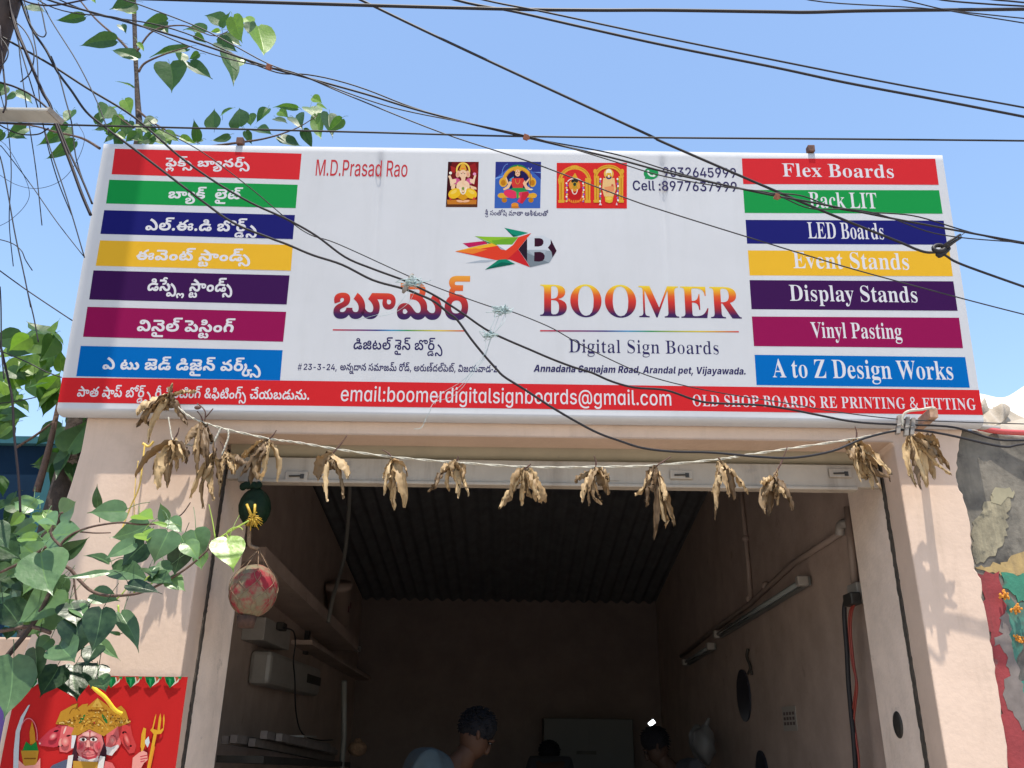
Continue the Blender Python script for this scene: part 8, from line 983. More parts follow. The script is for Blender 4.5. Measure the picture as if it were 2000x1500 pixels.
# clips, broken strands of kite string
def spindle(x, y, ex, ey, wpx, Y, label):
    a, b = PY(x, y, Y), PY(ex, ey, Y); s_ = mpp(a); mb = MB(); mb.tube([a, a.lerp(b,.25), a.lerp(b,.5), a.lerp(b,.8), b], [wpx*.3*s_, wpx*.5*s_, wpx*.35*s_, wpx*.55*s_, wpx*.25*s_], n=8)
    tag(mb.build('cable_spacer', GREYW, smooth=True), label, 'spacer')
Yc = dl(800) - .01
spindle(806,535,787,572, 10, Yc, 'small dark wooden spacer tying the two sagging cables over the Telugu title')
TINS = mat('tinsel', (.30,.40,.41), rough=.4, spec=.4, noise=.3, nscale=90)
def tuft(name, c, n, r, drops, label, Y):
    random.seed(int(c[0])); mb = MB(); C_ = PY(c[0], c[1], Y); s_ = mpp(C_)
    for i in range(n):
        P = [C_ + Vector((random.gauss(0,r)*s_*1.3, random.gauss(0,4)*s_, random.gauss(0,r*.6)*s_)) for _ in range(4)]; mb.tube(smooth_path(P, 4), .7*s_, n=4)
    for D in drops:
        P = [PY(x + random.uniform(-2,2), y, Y + random.uniform(-.02,.02)) for x, y in D]; mb.tube(smooth_path(P, 6), .42*s_, n=4)
    tag(mb.build(name, TINS, smooth=True), label, 'string', 'tangled kite strings')
tuft('tangled_string', (808,553), 26, 9, [[(800,560),(790,580),(770,605),(735,615),(700,625)],[(815,560),(800,590),(770,610),(740,618)]], 'tangle of pale string around the spacer over the Telugu title', Yc-.01)
tuft('tangled_string', (981,606), 26, 8, [[(970,610),(962,630),(955,650)],[(985,612),(975,640),(960,660),(945,700),(930,720),(900,745),(862,770),(850,790)],[(978,612),(968,640),(950,690),(925,725),(890,770),(850,785),(838,800)],[(990,610),(985,630),(962,655)]], 'tangle of pale string on the hair-thin wire right of the Telugu title', dl(980)-.01)
tuft('tangled_string', (955,655), 20, 6, [[(950,665),(945,690),(925,715),(905,750),(875,770)],[(842,798),(832,815),(822,835),(808,838)]], 'tangle of pale string on the lower cable above the house number', dl(950)-.01)

# ------------------------------------------------------------------ garland of dried leaves
GYS = -.14
pegp = [(1790,832),(1815,815),(1830,803)]
pg = thing('wooden_peg', 'square wooden peg with a cord tied to it under the sign at right', 'peg', tuple(PY(1810,818,-.15)))
a, b = PY(1793,832,-.0), PY(1824,806,-.27); d = (b-a); sd_ = Vector((1,0,0)); u_ = d.normalized().cross(sd_).normalized()
mb = MB(); mb.obox((a+b)/2, d/2, sd_*.019, u_*.022); mb.build('stick', WOOD, pg, bevel=.003)
mb = MB(); mb.tube(smooth_path([PY(1762,832,-.24), PY(1764,812,-.25), PY(1775,803,-.26), PY(1800,800,-.275), PY(1815,797,-.285), PY(1826,797,-.28)]), .006, n=6); mb.build('cord', STRING, pg, smooth=True)
for i, (x, y0, y1, lb) in enumerate(((1753,812,848,'leftmost of the three grey wooden cable pegs at the right of the garland'),(1769,815,852,'middle one of the three grey wooden cable pegs'),(1780,817,850,'rightmost of the three grey wooden cable pegs, nearest the square wooden peg'))):
    a, b = PY(x, y1, -.235), PY(x+3, y0, -.235); mb = MB(); mb.obox((a+b)/2, (b-a)/2, Vector((.0085,0,0)), Vector((0,.012,0)))
    c = a.lerp(b, .45); mb.tube([c + Vector((-.011,-.012,-.004)), c + Vector((.011,-.012,.004))], .004, n=6)
    tag(mb.build('cable_peg', GREYW, bevel=.002), lb, 'peg', 'wooden pegs on the cables')
def twine(pts, r, label, m, Y=GYS, twist=True):
    P = [PY(x, y, (q[0] if q else Y)) for x, y, *q in pts]; path = smooth_path(P, 10); mb = MB()
    if twist:
        for ph in (0, pi):
            mb.tube([p + Vector((0, r*.8*cos(i*.9+ph), r*.8*sin(i*.9+ph))) for i, p in enumerate(path)], r*.75, n=6)
    else: mb.tube(path, r, n=6)
    return mb
tw = twine([(330,775,-.13),(361,807),(394,824),(448,840),(532,858),(580,864),(662,878),(770,893),(890,903),(1028,912),(1160,912),(1276,909),(1405,897),(1450,890),(1550,875),(1670,857),(1748,841,-.22),(1780,835,-.225)], .0040, '', STRING)
tag(tw.build('garland_string', STRING, smooth=True), 'twisted white string carrying the dried leaves across the door', 'string')
tw = twine([(329,815),(333,840),(337,858),(350,865),(375,870),(395,868),(415,865)], .0035, '', STRING)
lp = twine([(432,836),(425,850),(417,868),(419,880)], .005, '', STRING); tw.add(lp.v, lp.f); lp = twine([(446,839),(446,855),(440,872),(434,888)], .005, '', STRING); tw.add(lp.v, lp.f)
tag(tw.build('garland_string', STRING, smooth=True), 'short knotted string with two loops tied under the left end of the garland', 'string')
def dry_leaf(mb, A, T, width, rnd, droop=.25):
    A, T = Vector(A), Vector(T); L = (T-A).length; n = 14; K = 8
    mid = A.lerp(T, .5) + Vector((rnd.uniform(-.18,.18)*L + (T.x-A.x)*droop, rnd.uniform(-.25,.1)*L, rnd.uniform(-.02,.10)*L + abs(T.x-A.x)*droop*.6))
    roll = rnd.uniform(110, 300); spin = rnd.uniform(0, 2*pi); tw = rnd.uniform(-1.4, 1.4); rows = []; ref = Vector((cos(spin), sin(spin), 0)); wob = [rnd.uniform(-1,1) for _ in range(24)]
    kink = rnd.choice((0, 0, 1)); mb.tone = rnd.choice((.12,.3,.5,.65,.8,.95))
    for i in range(n+1):
        t = i/n; p = A*(1-t)**2 + mid*2*t*(1-t) + T*t*t
        if kink and t > .75: p = p + Vector((rnd.uniform(.2,1)*(t-.75)*L*wob[3], 0, (t-.75)*L*.5))
        tg = ((mid-A)*(1-t) + (T-mid)*t).normalized(); th0 = spin + tw*t
        a = ref - tg*ref.dot(tg); a.normalize(); b = tg.cross(a); a2 = a*cos(tw*t) + b*sin(tw*t); b2 = b*cos(tw*t) - a*sin(tw*t)
        w_ = width * max(.05, sin(pi*(.04 + .93*t))**.65) * (1 + .16*wob[i % 24]); an = radians(roll*(.7 + .45*t + .12*wob[(i+7) % 24])); R_ = w_/max(.6, an)
        row = []
        for k in range(K):
            q = (k/(K-1)-.5)*an; row.append(p + a2*R_*sin(q)*1.15 + b2*R_*(1-cos(q)) + Vector((0,0,0.011*wob[(i*3+k*5) % 24])) + a2*.0042*wob[(i*5+k*3) % 24] + b2*.0045*wob[(i*7+k*11) % 24])
        rows.append(row)
    mb.sheet(rows)
    if rnd.random() < .5:
        pass
STEMM = mat('dry_stem', (.09,.045,.035), rough=.8)
BN = [
 ((332,770),[(268,808,1),(276,814,1),(266,832,1),(282,838,1.1),(290,866,1.5),(366,830,1.1),(330,800,.9),(382,770,.6),(337,752,.7),(350,812,.9),(318,806,1.2)],'dried leaf bunch at the top left end of the garland over the red foot band',None),
 ((338,862),[(266,932,1.5),(310,955,1.2),(300,925,1.1),(362,902,1.4),(327,950,1.1),(366,908,1.2),(335,905,1.3),(345,920,1)],'wide dark dried leaf bunch hanging lowest at the left pillar corner',(350,835)),
 ((396,828),[(362,866,1),(385,935,1),(405,912,.9),(400,850,1),(402,903,1.1),(418,900,.9),(382,905,1),(376,885,1)],'narrow dried leaf bunch third from the left',(385,803)),
 ((418,886),[(398,990,1.1),(418,975,1),(372,985,1.3),(408,960,1.2),(428,970,.9),(392,945,1.2)],'long pale dried leaf bunch reaching down towards the green leaves',None),
 ((436,886),[(424,935,.9),(456,925,1),(476,912,.8),(432,935,.8),(462,930,.9),(448,915,1)],'small dried leaf bunch on the second string loop',(430,862)),
 ((522,862),[(472,905,1.1),(490,945,1.2),(505,935,1.1),(516,946,1.1),(540,938,1.3),(470,928,1),(505,900,1.5),(488,885,1.5)],'full dried leaf bunch in front of the left end of the shutter',(540,840)),
 ((648,888),[(622,936,1.4),(640,980,1.1),(672,972,1.2),(626,905,1.3),(680,935,1.3),(648,920,1.5),(665,915,1.4)],'ring-shaped dried leaf bunch above a pipe in the dark room',(678,850)),
 ((766,896),[(750,966,1.1),(748,935,1),(772,994,1.2),(790,990,1.1),(795,930,.6),(762,930,1.3),(768,950,1.2)],'two-legged dried leaf bunch fourth from the left over the dark doorway',(746,878)),
 ((890,903),[(848,970,.9),(862,922,.8),(874,965,1),(896,970,1.1),(916,966,1.2),(902,935,1.3),(885,930,1.3)],'short twisted dried leaf bunch left of the middle of the garland',None),
 ((1025,916),[(976,992,1),(990,996,1),(1015,994,1.1),(1040,984,1),(1052,975,1.2),(1064,994,1.8),(1000,970,1.1),(1028,960,1.2),(1046,950,1.4)],'broad claw-like dried leaf bunch at the middle of the garland',(1037,906)),
 ((1163,916),[(1124,942,.8),(1138,980,1),(1150,985,1.1),(1166,992,1.2),(1190,966,1.3),(1186,945,1.2),(1172,972,1.1),(1150,945,1.2)],'dried leaf bunch right of the middle with one leaf stuck out to the left',(1160,890)),
 ((1278,913),[(1248,974,1.2),(1272,1000,1.2),(1276,1053,1.1),(1293,1045,1.1),(1300,1020,1.1),(1318,1024,1),(1286,1000,1.3),(1265,955,1.4),(1280,960,1.5),(1303,985,1.2)],'longest dried leaf bunch, hanging far into the dark doorway',(1310,892)),
 ((1405,902),[(1390,962,1),(1396,1012,.9),(1400,996,.9),(1436,975,1.1),(1461,962,.8),(1425,970,1),(1405,945,1.3),(1415,940,1.2)],'dried leaf bunch with one straight leaf pointing right, over the conduit',(1402,894)),
 ((1512,932),[(1495,1002,1.2),(1502,1006,1.2),(1520,986,1.5),(1549,995,1),(1535,970,1.3),(1492,975,1.1),(1514,975,1.4),(1493,948,.9),(1517,918,.8)],'triangular dried leaf bunch on a long bent stem near the right door edge',(1538,872)),
 ((1672,862),[(1666,896,1.4),(1676,906,1.2),(1690,946,1),(1701,942,1),(1721,956,1),(1742,928,.9),(1734,950,1),(1706,955,1),(1690,905,1.4),(1712,915,1.2),(1682,940,.9)],'dense dried leaf bunch at the right end of the shutter',(1670,833)),
 ((1778,850),[(1772,895,.8),(1790,950,1.1),(1799,955,1.1),(1808,950,1.2),(1818,966,1.1),(1855,940,1.2),(1856,915,.9),(1842,905,1),(1825,935,1.2),(1832,875,1.1),(1792,905,1.3)],'shaded dried leaf bunch hanging from the pegs on the right pillar',None)]
for bi, (at, tips, lb, stem) in enumerate(BN):
    rnd = random.Random(100 + bi); Yb = GYS if bi < 15 else -.15
    A = PY(at[0], at[1], Yb); e = thing('leaf_bunch', lb, 'dried leaves', tuple(A), 'dried leaf bunches on the garland')
    for (x, y, wk) in tips:
        T = PY(x, y, Yb + rnd.uniform(-.045,.035)); mb = MB(); dry_leaf(mb, A + Vector((rnd.uniform(-.008,.008), rnd.uniform(-.01,.01), rnd.uniform(-.01,.004))), T, .043*wk*rnd.uniform(.75,1.3), rnd)
        mb.build('leaf', DRY, e, smooth=True, fix=False)
    mb = MB(); top = PY(*(stem or (at[0]+4, at[1]-12)), Yb-.01); mb.tube(smooth_path([A + Vector((0,0,-.02)), A, A.lerp(top,.5) + Vector((.006,0,.004)), top], 4), [.0045]*4 + [.004]*5 + [.0025]*4, n=6); mb.build('stem', STEMM, e, smooth=True)
mb = MB(); p = PY(386,795,-.16); mb.tube(smooth_path([PY(400,822,-.15), PY(401,805,-.16), PY(394,795,-.16), PY(385,788,-.16)]), .003, n=5)
mb.ell(PY(386,796,-.16), .016,.006,.010); mb.tube([PY(402,815,-.16), PY(416,798,-.17)], .003, n=5)
tag(mb.build('twig', STEMM, smooth=True), 'thin reddish twig with one curled bud above the third leaf bunch', 'twig')
YEL = mat('yellow_ribbon', (.66,.46,.10), rough=.6); YEL2 = mat('yellow_cord', (.78,.55,.03), rough=.5)
tw = twine([(283,866,-.04),(279,900,-.05),(272,950,-.05),(255,990,-.05),(240,1030,-.05),(236,1060,-.06)], .004, '', YEL, twist=False)
lp = twine([(300,862,-.04),(290,872,-.04),(279,866,-.04)], .006, '', YEL, twist=False); tw.add(lp.v, lp.f)
lp = twine([(270,900,-.03),(263,960,-.03),(262,1050,-.03),(263,1120,-.03)], .002, '', YEL, twist=False); tw.add(lp.v, lp.f)
tag(tw.build('ribbon', YEL, smooth=True), 'pale yellow ribbon hanging on the pink left pillar', 'ribbon')
tw = twine([(168,1322,-.09),(185,1345,-.10),(205,1362,-.08),(224,1386,-.05),(238,1394,-.03)], .0085, '', YEL2, twist=False)
tag(tw.build('cord', YEL2, smooth=True), 'bright yellow twisted cord lying over the top of the red banner', 'cord')
# ------------------------------------------------------------------ peepal trees
LPROF = [(0,.10),(.03,.30),(.08,.41),(.16,.48),(.27,.50),(.40,.455),(.54,.36),(.68,.235),(.79,.125),(.86,.055),(.92,.022),(1.0,.004)]
def leaf(mb, B, T, wf, rnd, roll=None, fold=None, bend=None, tone=None):
    B, T = Vector(B), Vector(T); L = (T-B).length; ax = (T-B)/L
    nrm = (CAM-B).normalized()*.8 + Vector((0,-.35,.5)); nrm = (nrm - ax*nrm.dot(ax)).normalized(); sd = ax.cross(nrm).normalized()
    roll = rnd.uniform(-.5,.5) if roll is None else roll
    s2 = sd*cos(roll) + nrm*sin(roll); n2 = nrm*cos(roll) - sd*sin(roll)
    fold = rnd.uniform(.05,.45) if fold is None else fold; bend = rnd.uniform(-.16,.22) if bend is None else bend
    mb.tone = rnd.uniform(.1,.75) if tone is None else tone; rows = []; wv = rnd.uniform(0,6)
    for t, h in LPROF:
        c = B + ax*(L*t) + s2*(L*.05*sin(t*3+wv)) + n2*(-bend*L*(t*t - t*.9)*1.6); W = h*wf*L; r = []
        back = ax*(-.07*L*(1-t)**6)
        for k, q in enumerate((-1,-.6,-.05,0,.05,.6,1)):
            off = (back*abs(q)*1.0 if t < .1 else Vector((0,0,0)))
            r.append(c + off + s2*(W*q*cos(fold)) + n2*(W*abs(q)*sin(fold) + .012*L*sin(t*14+wv+q*2)*abs(q)))
        rows.append(r)
    mb.sheet(rows)
    for i in range(len(rows)): mb.t[len(mb.t) - len(rows)*7 + i*7 + 3] += .30      # pale midrib
def twig(mb, pts, r0, r1, Y, k=6, n=6):
    if isinstance(mb, tuple):
        m_ = MB(); twig(m_, pts, r0, r1, Y, k, n); m_.build(mb[0], mb[1], mb[2], smooth=True); return
    P = smooth_path([PY(p[0], p[1], p[2] if len(p) > 2 else Y) for p in pts], k); N = len(P)
    mb.tube(P, [r0 + (r1-r0)*i/(N-1) for i in range(N)], n=n)
def petiole(mb, B, D, r=.0012):
    B = Vector(B); D = Vector(D); mb.tube(smooth_path([B, B.lerp(D,.5) + Vector((0,0,.008)), D], 3), r, n=4)
rnd = random.Random(21)
TY = .45
tree = thing('peepal_tree', 'tall peepal tree with a slender trunk rising behind the left end of the sign', 'tree', tuple(Vector((PY(90,1100,TY).x, TY, 0))))
tb = MB(); base = PY(80,1200,TY); bp_ = [(base.x-.05, TY, 0), base] + [PY(x,y,TY) for x, y in ((100,1060),(118,980),(138,900),(150,830),(175,700),(215,500),(250,340),(271,270),(268,180),(264,90),(261,-20),(258,-120))]
bp2 = smooth_path(bp_, 5); N = len(bp2)
tb.tube(bp2, [max(.013, .078*(1-i/(N*.80))+.012) if i < N*.8 else .0145 for i in range(N)], n=10); tb.build('trunk', BARKD, tree, smooth=True)
br = ('branch', BARK, tree); lf = MB()
twig(br, [(72,960),(92,890),(106,830),(118,770)], .022, .012, .35)
twig(br, [(30,875),(70,850),(112,818)], .008, .006, .4)
twig(br, [(262,110),(230,75),(185,35),(140,-20)], .010, .004, TY)
twig(br, [(271,140),(285,122),(330,103),(375,90)], .009, .003, TY)
twig(br, [(268,100),(300,60),(360,50),(420,70),(470,45)], .007, .002, TY-.15)
twig(br, [(400,288),(455,280),(520,270),(580,250),(620,225)], .009, .002, .3)
twig(br, [(195,290),(160,270),(110,258),(60,245),(-20,240)], .009, .004, .3)
twig(br, [(268,215),(300,240),(340,262),(390,280)], .008, .003, TY-.1)
twig(br, [(262,250),(240,235),(215,215),(195,205)], .006, .002, TY-.1)
def z1(x, y): return (x*.35, y*.35)
TL = [((745,15),(615,60),.75,.2),((690,60),(770,70),.5,.9),((470,100),(300,105),.42,.15),((930,120),(775,145),.62,.3),((645,235),(440,245),.44,.15),((640,215),(535,205),.3,.6),((765,330),(620,270),.55,.3),((680,140),(700,188),.6,.2),((945,358),(961,520),1.0,.25),((1040,268),(838,325),.34,.45),((1020,300),(1000,358),.8,.45),((1072,345),(1178,450),.42,.12),((1110,300),(1050,330),.7,.3),((1145,180),(1015,168),.75,.35),
 ((1245,125),(1140,85),.85,.3),((1235,150),(1290,65),.6,.45),((1295,100),(1362,240),.62,.85),((1400,125),(1378,192),.7,.2),((1445,150),(1464,315),.62,.85),((1250,195),(1345,262),.75,.35),((1260,290),(1300,480),.38,.3),((1345,330),(1305,392),.7,.8),((1090,195),(1150,245),.7,.3),((905,120),(945,200),.4,.4),((1370,100),(1410,150),.6,.9),((1225,170),(1170,180),.6,.95),((1210,240),(1330,290),.6,.2),((770,240),(805,290),.4,.9),((740,490),(645,450),.25,.6),
 ((1092,785),(1085,660),.5,.12),((1198,712),(1195,605),.8,.3),((1342,705),(1328,600),.85,.2),((1280,758),(1172,785),.42,.3),((1495,610),(1425,690),.7,.45),((1660,600),(1520,605),.32,.6),((1560,765),(1690,815),.55,.15),((1745,545),(1800,575),.8,.95),((1770,640),(1795,785),.38,.75),((1905,660),(1825,745),.62,.55),((1690,730),(1748,833),.5,.15),((1240,640),(1310,600),.5,.6),((1640,660),(1700,725),.65,.2),((1730,600),(1760,670),.8,.6),((1840,640),(1855,775),.5,.15),((1390,640),(1400,705),.9,.5),((1440,720),(1520,755),.6,.25),((1540,660),(1600,690),.5,.1),((1770,590),(1830,610),.7,.9),((1370,735),(1410,810),.7,.3),((1560,620),(1610,660),.7,.8),
 ((540,690),(620,600),.75,.2),((600,590),(560,670),.7,.35),((690,560),(740,640),.7,.85),((600,700),(515,730),.6,.2),((660,640),(640,740),.7,.9),((720,680),(680,780),.7,.4),((860,660),(790,700),.7,.3),((800,700),(890,740),.6,.2),((920,740),(1005,790),.7,.7),((860,760),(940,800),.7,.3),((1010,770),(1100,800),.5,.8),((640,760),(580,800),.6,.25),((760,740),(700,800),.7,.5),((830,780),(760,800),.6,.2),((1120,780),(1060,800),.5,.3),
 ((85,530),(20,560),.7,.3),((90,510),(178,580),.6,.35),((30,480),(-30,540),.7,.3),((150,720),(20,770),.6,.35),((60,740),(150,780),.7,.2),((380,710),(200,810),.5,.35),((420,795),(240,885),.42,.35),((400,620),(350,690),.6,.5),((300,740),(380,720),.5,.2),((20,740),(-60,800),.7,.25),((160,30),(255,70),.8,.15),((500,-20),(540,20),.7,.9),((330,640),(300,600),.5,.15)]
for B, T, wf, tn in TL:
    yy = rnd.uniform(.15,.6); b, t = PY(*z1(*B), yy), PY(*z1(*T), yy - rnd.uniform(-.04,.08)); leaf(lf, b, t, wf, rnd, tone=tn)
    petiole(lf, b, b + (b-t).normalized()*.04 + Vector((rnd.uniform(-.02,.02), rnd.uniform(0,.05), rnd.uniform(0,.03))))
def cluster(mb, bm_, ells, n, s0, s1, rnd, Y0, Y1, down=.7, tones=(.05,.75), wf=(.5,.95)):
    for i in range(n):
        cx, cy, rx, ry = ells[i % len(ells)]; a = rnd.uniform(0,2*pi); r = sqrt(rnd.random()); x, y = cx + rx*r*cos(a), cy + ry*r*sin(a)
        Y = rnd.uniform(Y0,Y1); b = PY(x, y, Y); L = rnd.uniform(s0,s1); an = rnd.gauss(-pi/2, .9) if rnd.random() < down else rnd.uniform(0,2*pi)
        t = b + Vector((cos(an)*L, rnd.uniform(-.6,.3)*L*.6, sin(an)*L)); leaf(mb, b, t, rnd.uniform(*wf), rnd, roll=rnd.uniform(-.9,.9), tone=rnd.uniform(*tones))
        petiole(bm_, b, b + Vector((rnd.uniform(-.03,.03), rnd.uniform(0,.06), rnd.uniform(.02,.06))))
cluster(lf, lf, [(50,690,55,40),(80,660,40,22),(30,740,40,40),(90,740,35,50),(20,800,25,40)], 58, .09, .17, rnd, .05, .75, tones=(.3,1.0))
cluster(lf, lf, [(140,850,22,40),(125,900,20,30)], 14, .12, .2, rnd, .3, .6, tones=(.0,.2))  # leaves by the trunk, their shade put into the darkest tones
cluster(lf, lf, [(235,240,45,30),(310,262,35,18)], 16, .07, .12, rnd, .2, .6, tones=(.2,.9))
cluster(lf, lf, [(0,960,30,50),(20,1010,40,30)], 10, .1, .16, rnd, .2, .8, tones=(.1,.4))
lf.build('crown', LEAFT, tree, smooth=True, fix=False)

rnd = random.Random(5)
FY = -.72
t2 = thing('peepal_tree', 'leafy peepal boughs with large glossy heart leaves in front of the left pillar', 'tree', tuple(Vector((PY(-60,1400,FY).x, FY, 0))))
br = ('branch', BARK, t2); lf = MB()
def z5(x, y): return (x*.3, 900 + y*.3)
def tw5(pts, r0, r1, Y=FY): twig(br, [z5(*p) for p in pts], r0*.62, r1*.8, Y)
P = [Vector((PY(-60,1400,FY).x-.1, FY, 0)), PY(-80,1480,FY), PY(-20,1330,FY), PY(60,1225,FY), PY(100,1150,FY), PY(118,1080,FY)]
tk = MB(); tk.tube(smooth_path(P,6), [.013 - .007*i/30 for i in range(31)], n=9); tk.build('trunk', BARKD, t2, smooth=True)
tw5([(380,680),(450,700),(520,780),(600,850),(720,878),(900,862),(1050,800),(1200,710),(1300,630),(1372,560)], .011, .0045)
tw5([(385,600),(400,540),(450,490),(530,450),(640,420),(790,402),(920,415),(1080,400),(1180,350),(1240,270)], .009, .003)
tw5([(520,462),(620,470),(720,468)], .005, .003)
tw5([(400,560),(330,470),(390,350),(410,340)], .009, .004)
tw5([(330,1120),(200,1080),(60,1100),(-60,1120)], .012, .008)
tw5([(480,760),(490,850),(505,960),(520,1010)], .006, .004)
tw5([(300,560),(180,640),(60,700),(-80,760)], .010, .006)
LIME = mat('young_stem', (.30,.42,.06), rough=.5)
ls = ('young_stem', LIME, t2); twig(ls, [z5(1372,560),z5(1450,490),z5(1540,435),z5(1620,390)], .0045, .003, FY); twig(ls, [z5(1400,500),z5(1385,400),z5(1360,285)], .003, .0012, FY); twig(ls, [z5(1485,500),z5(1475,470),z5(1510,440),z5(1560,432),z5(1580,450)], .0028, .0016, FY-.02)
twig(ls, [z5(760,900),z5(800,860),z5(830,820)], .003, .002, FY); twig(ls, [z5(870,860),z5(960,760),z5(985,745)], .003, .002, FY); twig(ls, [z5(930,850),z5(1000,790),z5(1060,780)], .003, .002, FY); twig(ls, [z5(770,940),z5(775,1060)], .004, .003, FY)
FL5 = [((815,320),(592,345),.62,.42,.1),((962,425),(735,490),.62,.35,.0),((1085,462),(1018,655),1.15,.35,.1),((1275,450),(1318,612),1.15,.42,.1),((1490,502),(1505,700),1.0,1.0,.0),((945,545),(800,672),.85,.0,.0),((865,530),(700,640),.5,.42,.2),((1170,570),(1145,735),.72,.05,.0),((1110,680),(975,735),.7,.35,.0),((735,708),(955,785),.42,.3,.3),((705,665),(560,618),.4,.3,.3),((700,738),(425,748),.16,.42,.2),((398,350),(490,265),.85,.5,.1),((345,480),(528,455),.72,.5,.0),((280,520),(440,530),.55,.5,.1),((262,605),(345,850),.75,.4,.0),((395,835),(120,1040),.62,.45,.1),((452,905),(178,1130),.72,.48,.0),((450,930),(500,1060),.8,.05,.0),((520,1038),(480,1250),1.15,.03,.0),((668,968),(592,1230),.62,.06,.1),((800,990),(880,1225),.36,.25,.2),((490,1330),(490,1545),.92,.02,.0),((370,1340),(280,1525),.72,.02,.0),((645,1330),(595,1470),.8,.03,.0),((90,1285),(20,1650),.62,.3,.1),((235,1225),(215,1440),.5,.1,.2),((400,1190),(470,1310),.8,.3,.2),((20,930),(130,1090),.9,.02,.0),((130,560),(-20,640),.7,.2,.0),((220,250),(165,300),.9,.6,.2),((215,320),(105,265),.7,.55,.2),((260,340),(310,460),.7,.7,.2),((150,350),(60,420),.6,.8,.2),((1105,765),(1200,840),.75,.6,.1),((1305,600),(1315,700),.75,.6,.1),((1085,385),(1040,285),.6,.5,.3),((1100,390),(1185,460),.6,.45,.2),((905,350),(1000,380),.6,.95,.2),((632,300),(640,165),.35,.2,.2),((620,1210),(565,1330),.7,.05,.1),((230,440),(100,470),.5,.85,.1),((240,500),(100,520),.5,.8,.2),((160,590),(190,690),.6,.85,.2),((100,700),(170,860),.9,.15,.1),((-20,690),(80,820),.7,.35,.1),((0,880),(140,940),.6,.7,.2),((300,370),(360,420),.7,.5,.2),((780,1130),(700,1110),.3,.45,.2),((650,1170),(770,1290),.35,.45,.3),((610,1030),(560,970),.6,.3,.2),((840,800),(1030,865),.42,.02,.2),((610,860),(760,915),.7,.45,.2),((520,1140),(370,1240),.6,.3,.1),((330,1160),(230,1260),.7,.4,.2),((60,1090),(40,1160),.8,.1,.2),((-40,1000),(50,1060),.8,.1,.1),((560,1290),(540,1200),.5,.05,.2),((970,700),(985,760),.6,.2,.2),((1010,740),(1110,800),.6,.15,.2),((640,1420),(680,1500),.6,.35,.3),((1200,540),(1290,640),.7,.6,.1),((930,470),(960,520),.8,.9,.2),((-60,420),(60,560),.7,.15,.1),((-50,520),(110,640),.8,.1,.1),((180,730),(70,760),.5,.3,.2),((60,640),(-40,720),.6,.25,.1),((500,950),(550,1040),.6,.5,.3),((1085,420),(985,405),.3,.85,.2)]
for B, T, wf, tn, fo in FL5:
    T = (B[0] + (T[0]-B[0])*1.12, B[1] + (T[1]-B[1])*1.12); wf = .80 if tn > .98 else min(1.02, wf*1.2); tn = tn*1.05
    yy = FY + rnd.uniform(-.12,.16); b, t = PY(*z5(*B), yy), PY(*z5(*T), yy - rnd.uniform(-.02,.07)); leaf(lf, b, t, wf, rnd, roll=rnd.uniform(-.25,.25), fold=fo+.05, tone=tn)
    petiole(lf, b, b + (b-t).normalized()*.06 + Vector((rnd.uniform(-.03,.03), rnd.uniform(0,.05), rnd.uniform(0,.05))), .0014)
cluster(lf, lf, [(20,1090,50,45),(60,1150,55,45),(30,1180,40,30),(30,1040,45,40),(90,1110,40,40)], 40, .08, .15, rnd, FY+.05, FY+.35, tones=(.2,.8))
lf.build('crown', LEAFF, t2, smooth=True, fix=False)

# ------------------------------------------------------------------ charms hanging in the left of the doorway
HY = .10
hp = PY(496, 940, HY); ch = thing('hanging_charm', 'dark green melon charm with a gold tinsel tassel under the shutter at the left', 'charm', tuple(hp))
GREEN = mat('charm_green', (.006,.020,.010), rough=.6, spec=.15, noise=.4, nscale=20, bump=.4, bscale=30); GOLDT = mat('gold_tinsel', (.50,.32,.03), rough=.5, noise=.4, nscale=80)
c = PY(498, 990, HY); s_ = mpp(c); mb = MB(); mb.ell(c, 30*s_, 30*s_, 40*s_, fn=lambda d: 1 + .06*sin(6*atan2(d.y, d.x)) - .1*max(0, d.z)); mb.build('melon', GREEN, ch, smooth=True)
mb = MB(); random.seed(3)
for i in range(44):
    a0 = PY(494, 1012, HY-.08); an = random.uniform(0, 2*pi); r = random.uniform(5, 19)*s_; mb.tube([a0, a0 + Vector((cos(an)*r*.6, random.uniform(-.01,.02), sin(an)*r*.7 - .004)), a0 + Vector((cos(an)*r, .02, sin(an)*r - .012))], .9*s_, n=4)
for dx in (-9, 9): mb.tube([PY(494+dx*.3,1008,HY-.085), PY(490+dx*.9,985,HY-.08)], 2.6*s_, n=6)
mb.build('tassel', GOLDT, ch, smooth=True)
mb = MB(); mb.tube([PY(487,945,HY), PY(487,930,HY)], .006, n=6)
for k in range(7): mb.ell(PY(475+k*5, 948+random.uniform(-3,6), HY-.02), .018, .014, .02, nu=8, nv=6)
mb.build('knot', GREEN, ch, smooth=True)
g = PY(495, 1152, HY); go = thing('hanging_gourd', 'round gourd painted red and cream in a rope net, hanging below the green charm', 'gourd', tuple(g))
GP = mat('painted_gourd', (.18,.155,.10), rough=.85, spec=.05, nscale=12, noise=.2, dirt=((.24,.022,.035),8,.45,.95)); ROPE = mat('rope', (.20,.13,.08), rough=.9, noise=.3, nscale=60)
s_ = mpp(g); mb = MB(); mb.ell(g, 46*s_, 46*s_, 51*s_, nu=28, nv=18, fn=lambda d: 1 + .05*max(0,-d.z) - .03*abs(d.z)); mb.build('gourd', GP, go, smooth=True)
mb = MB(); tp_ = g + Vector((0,0,80*s_))
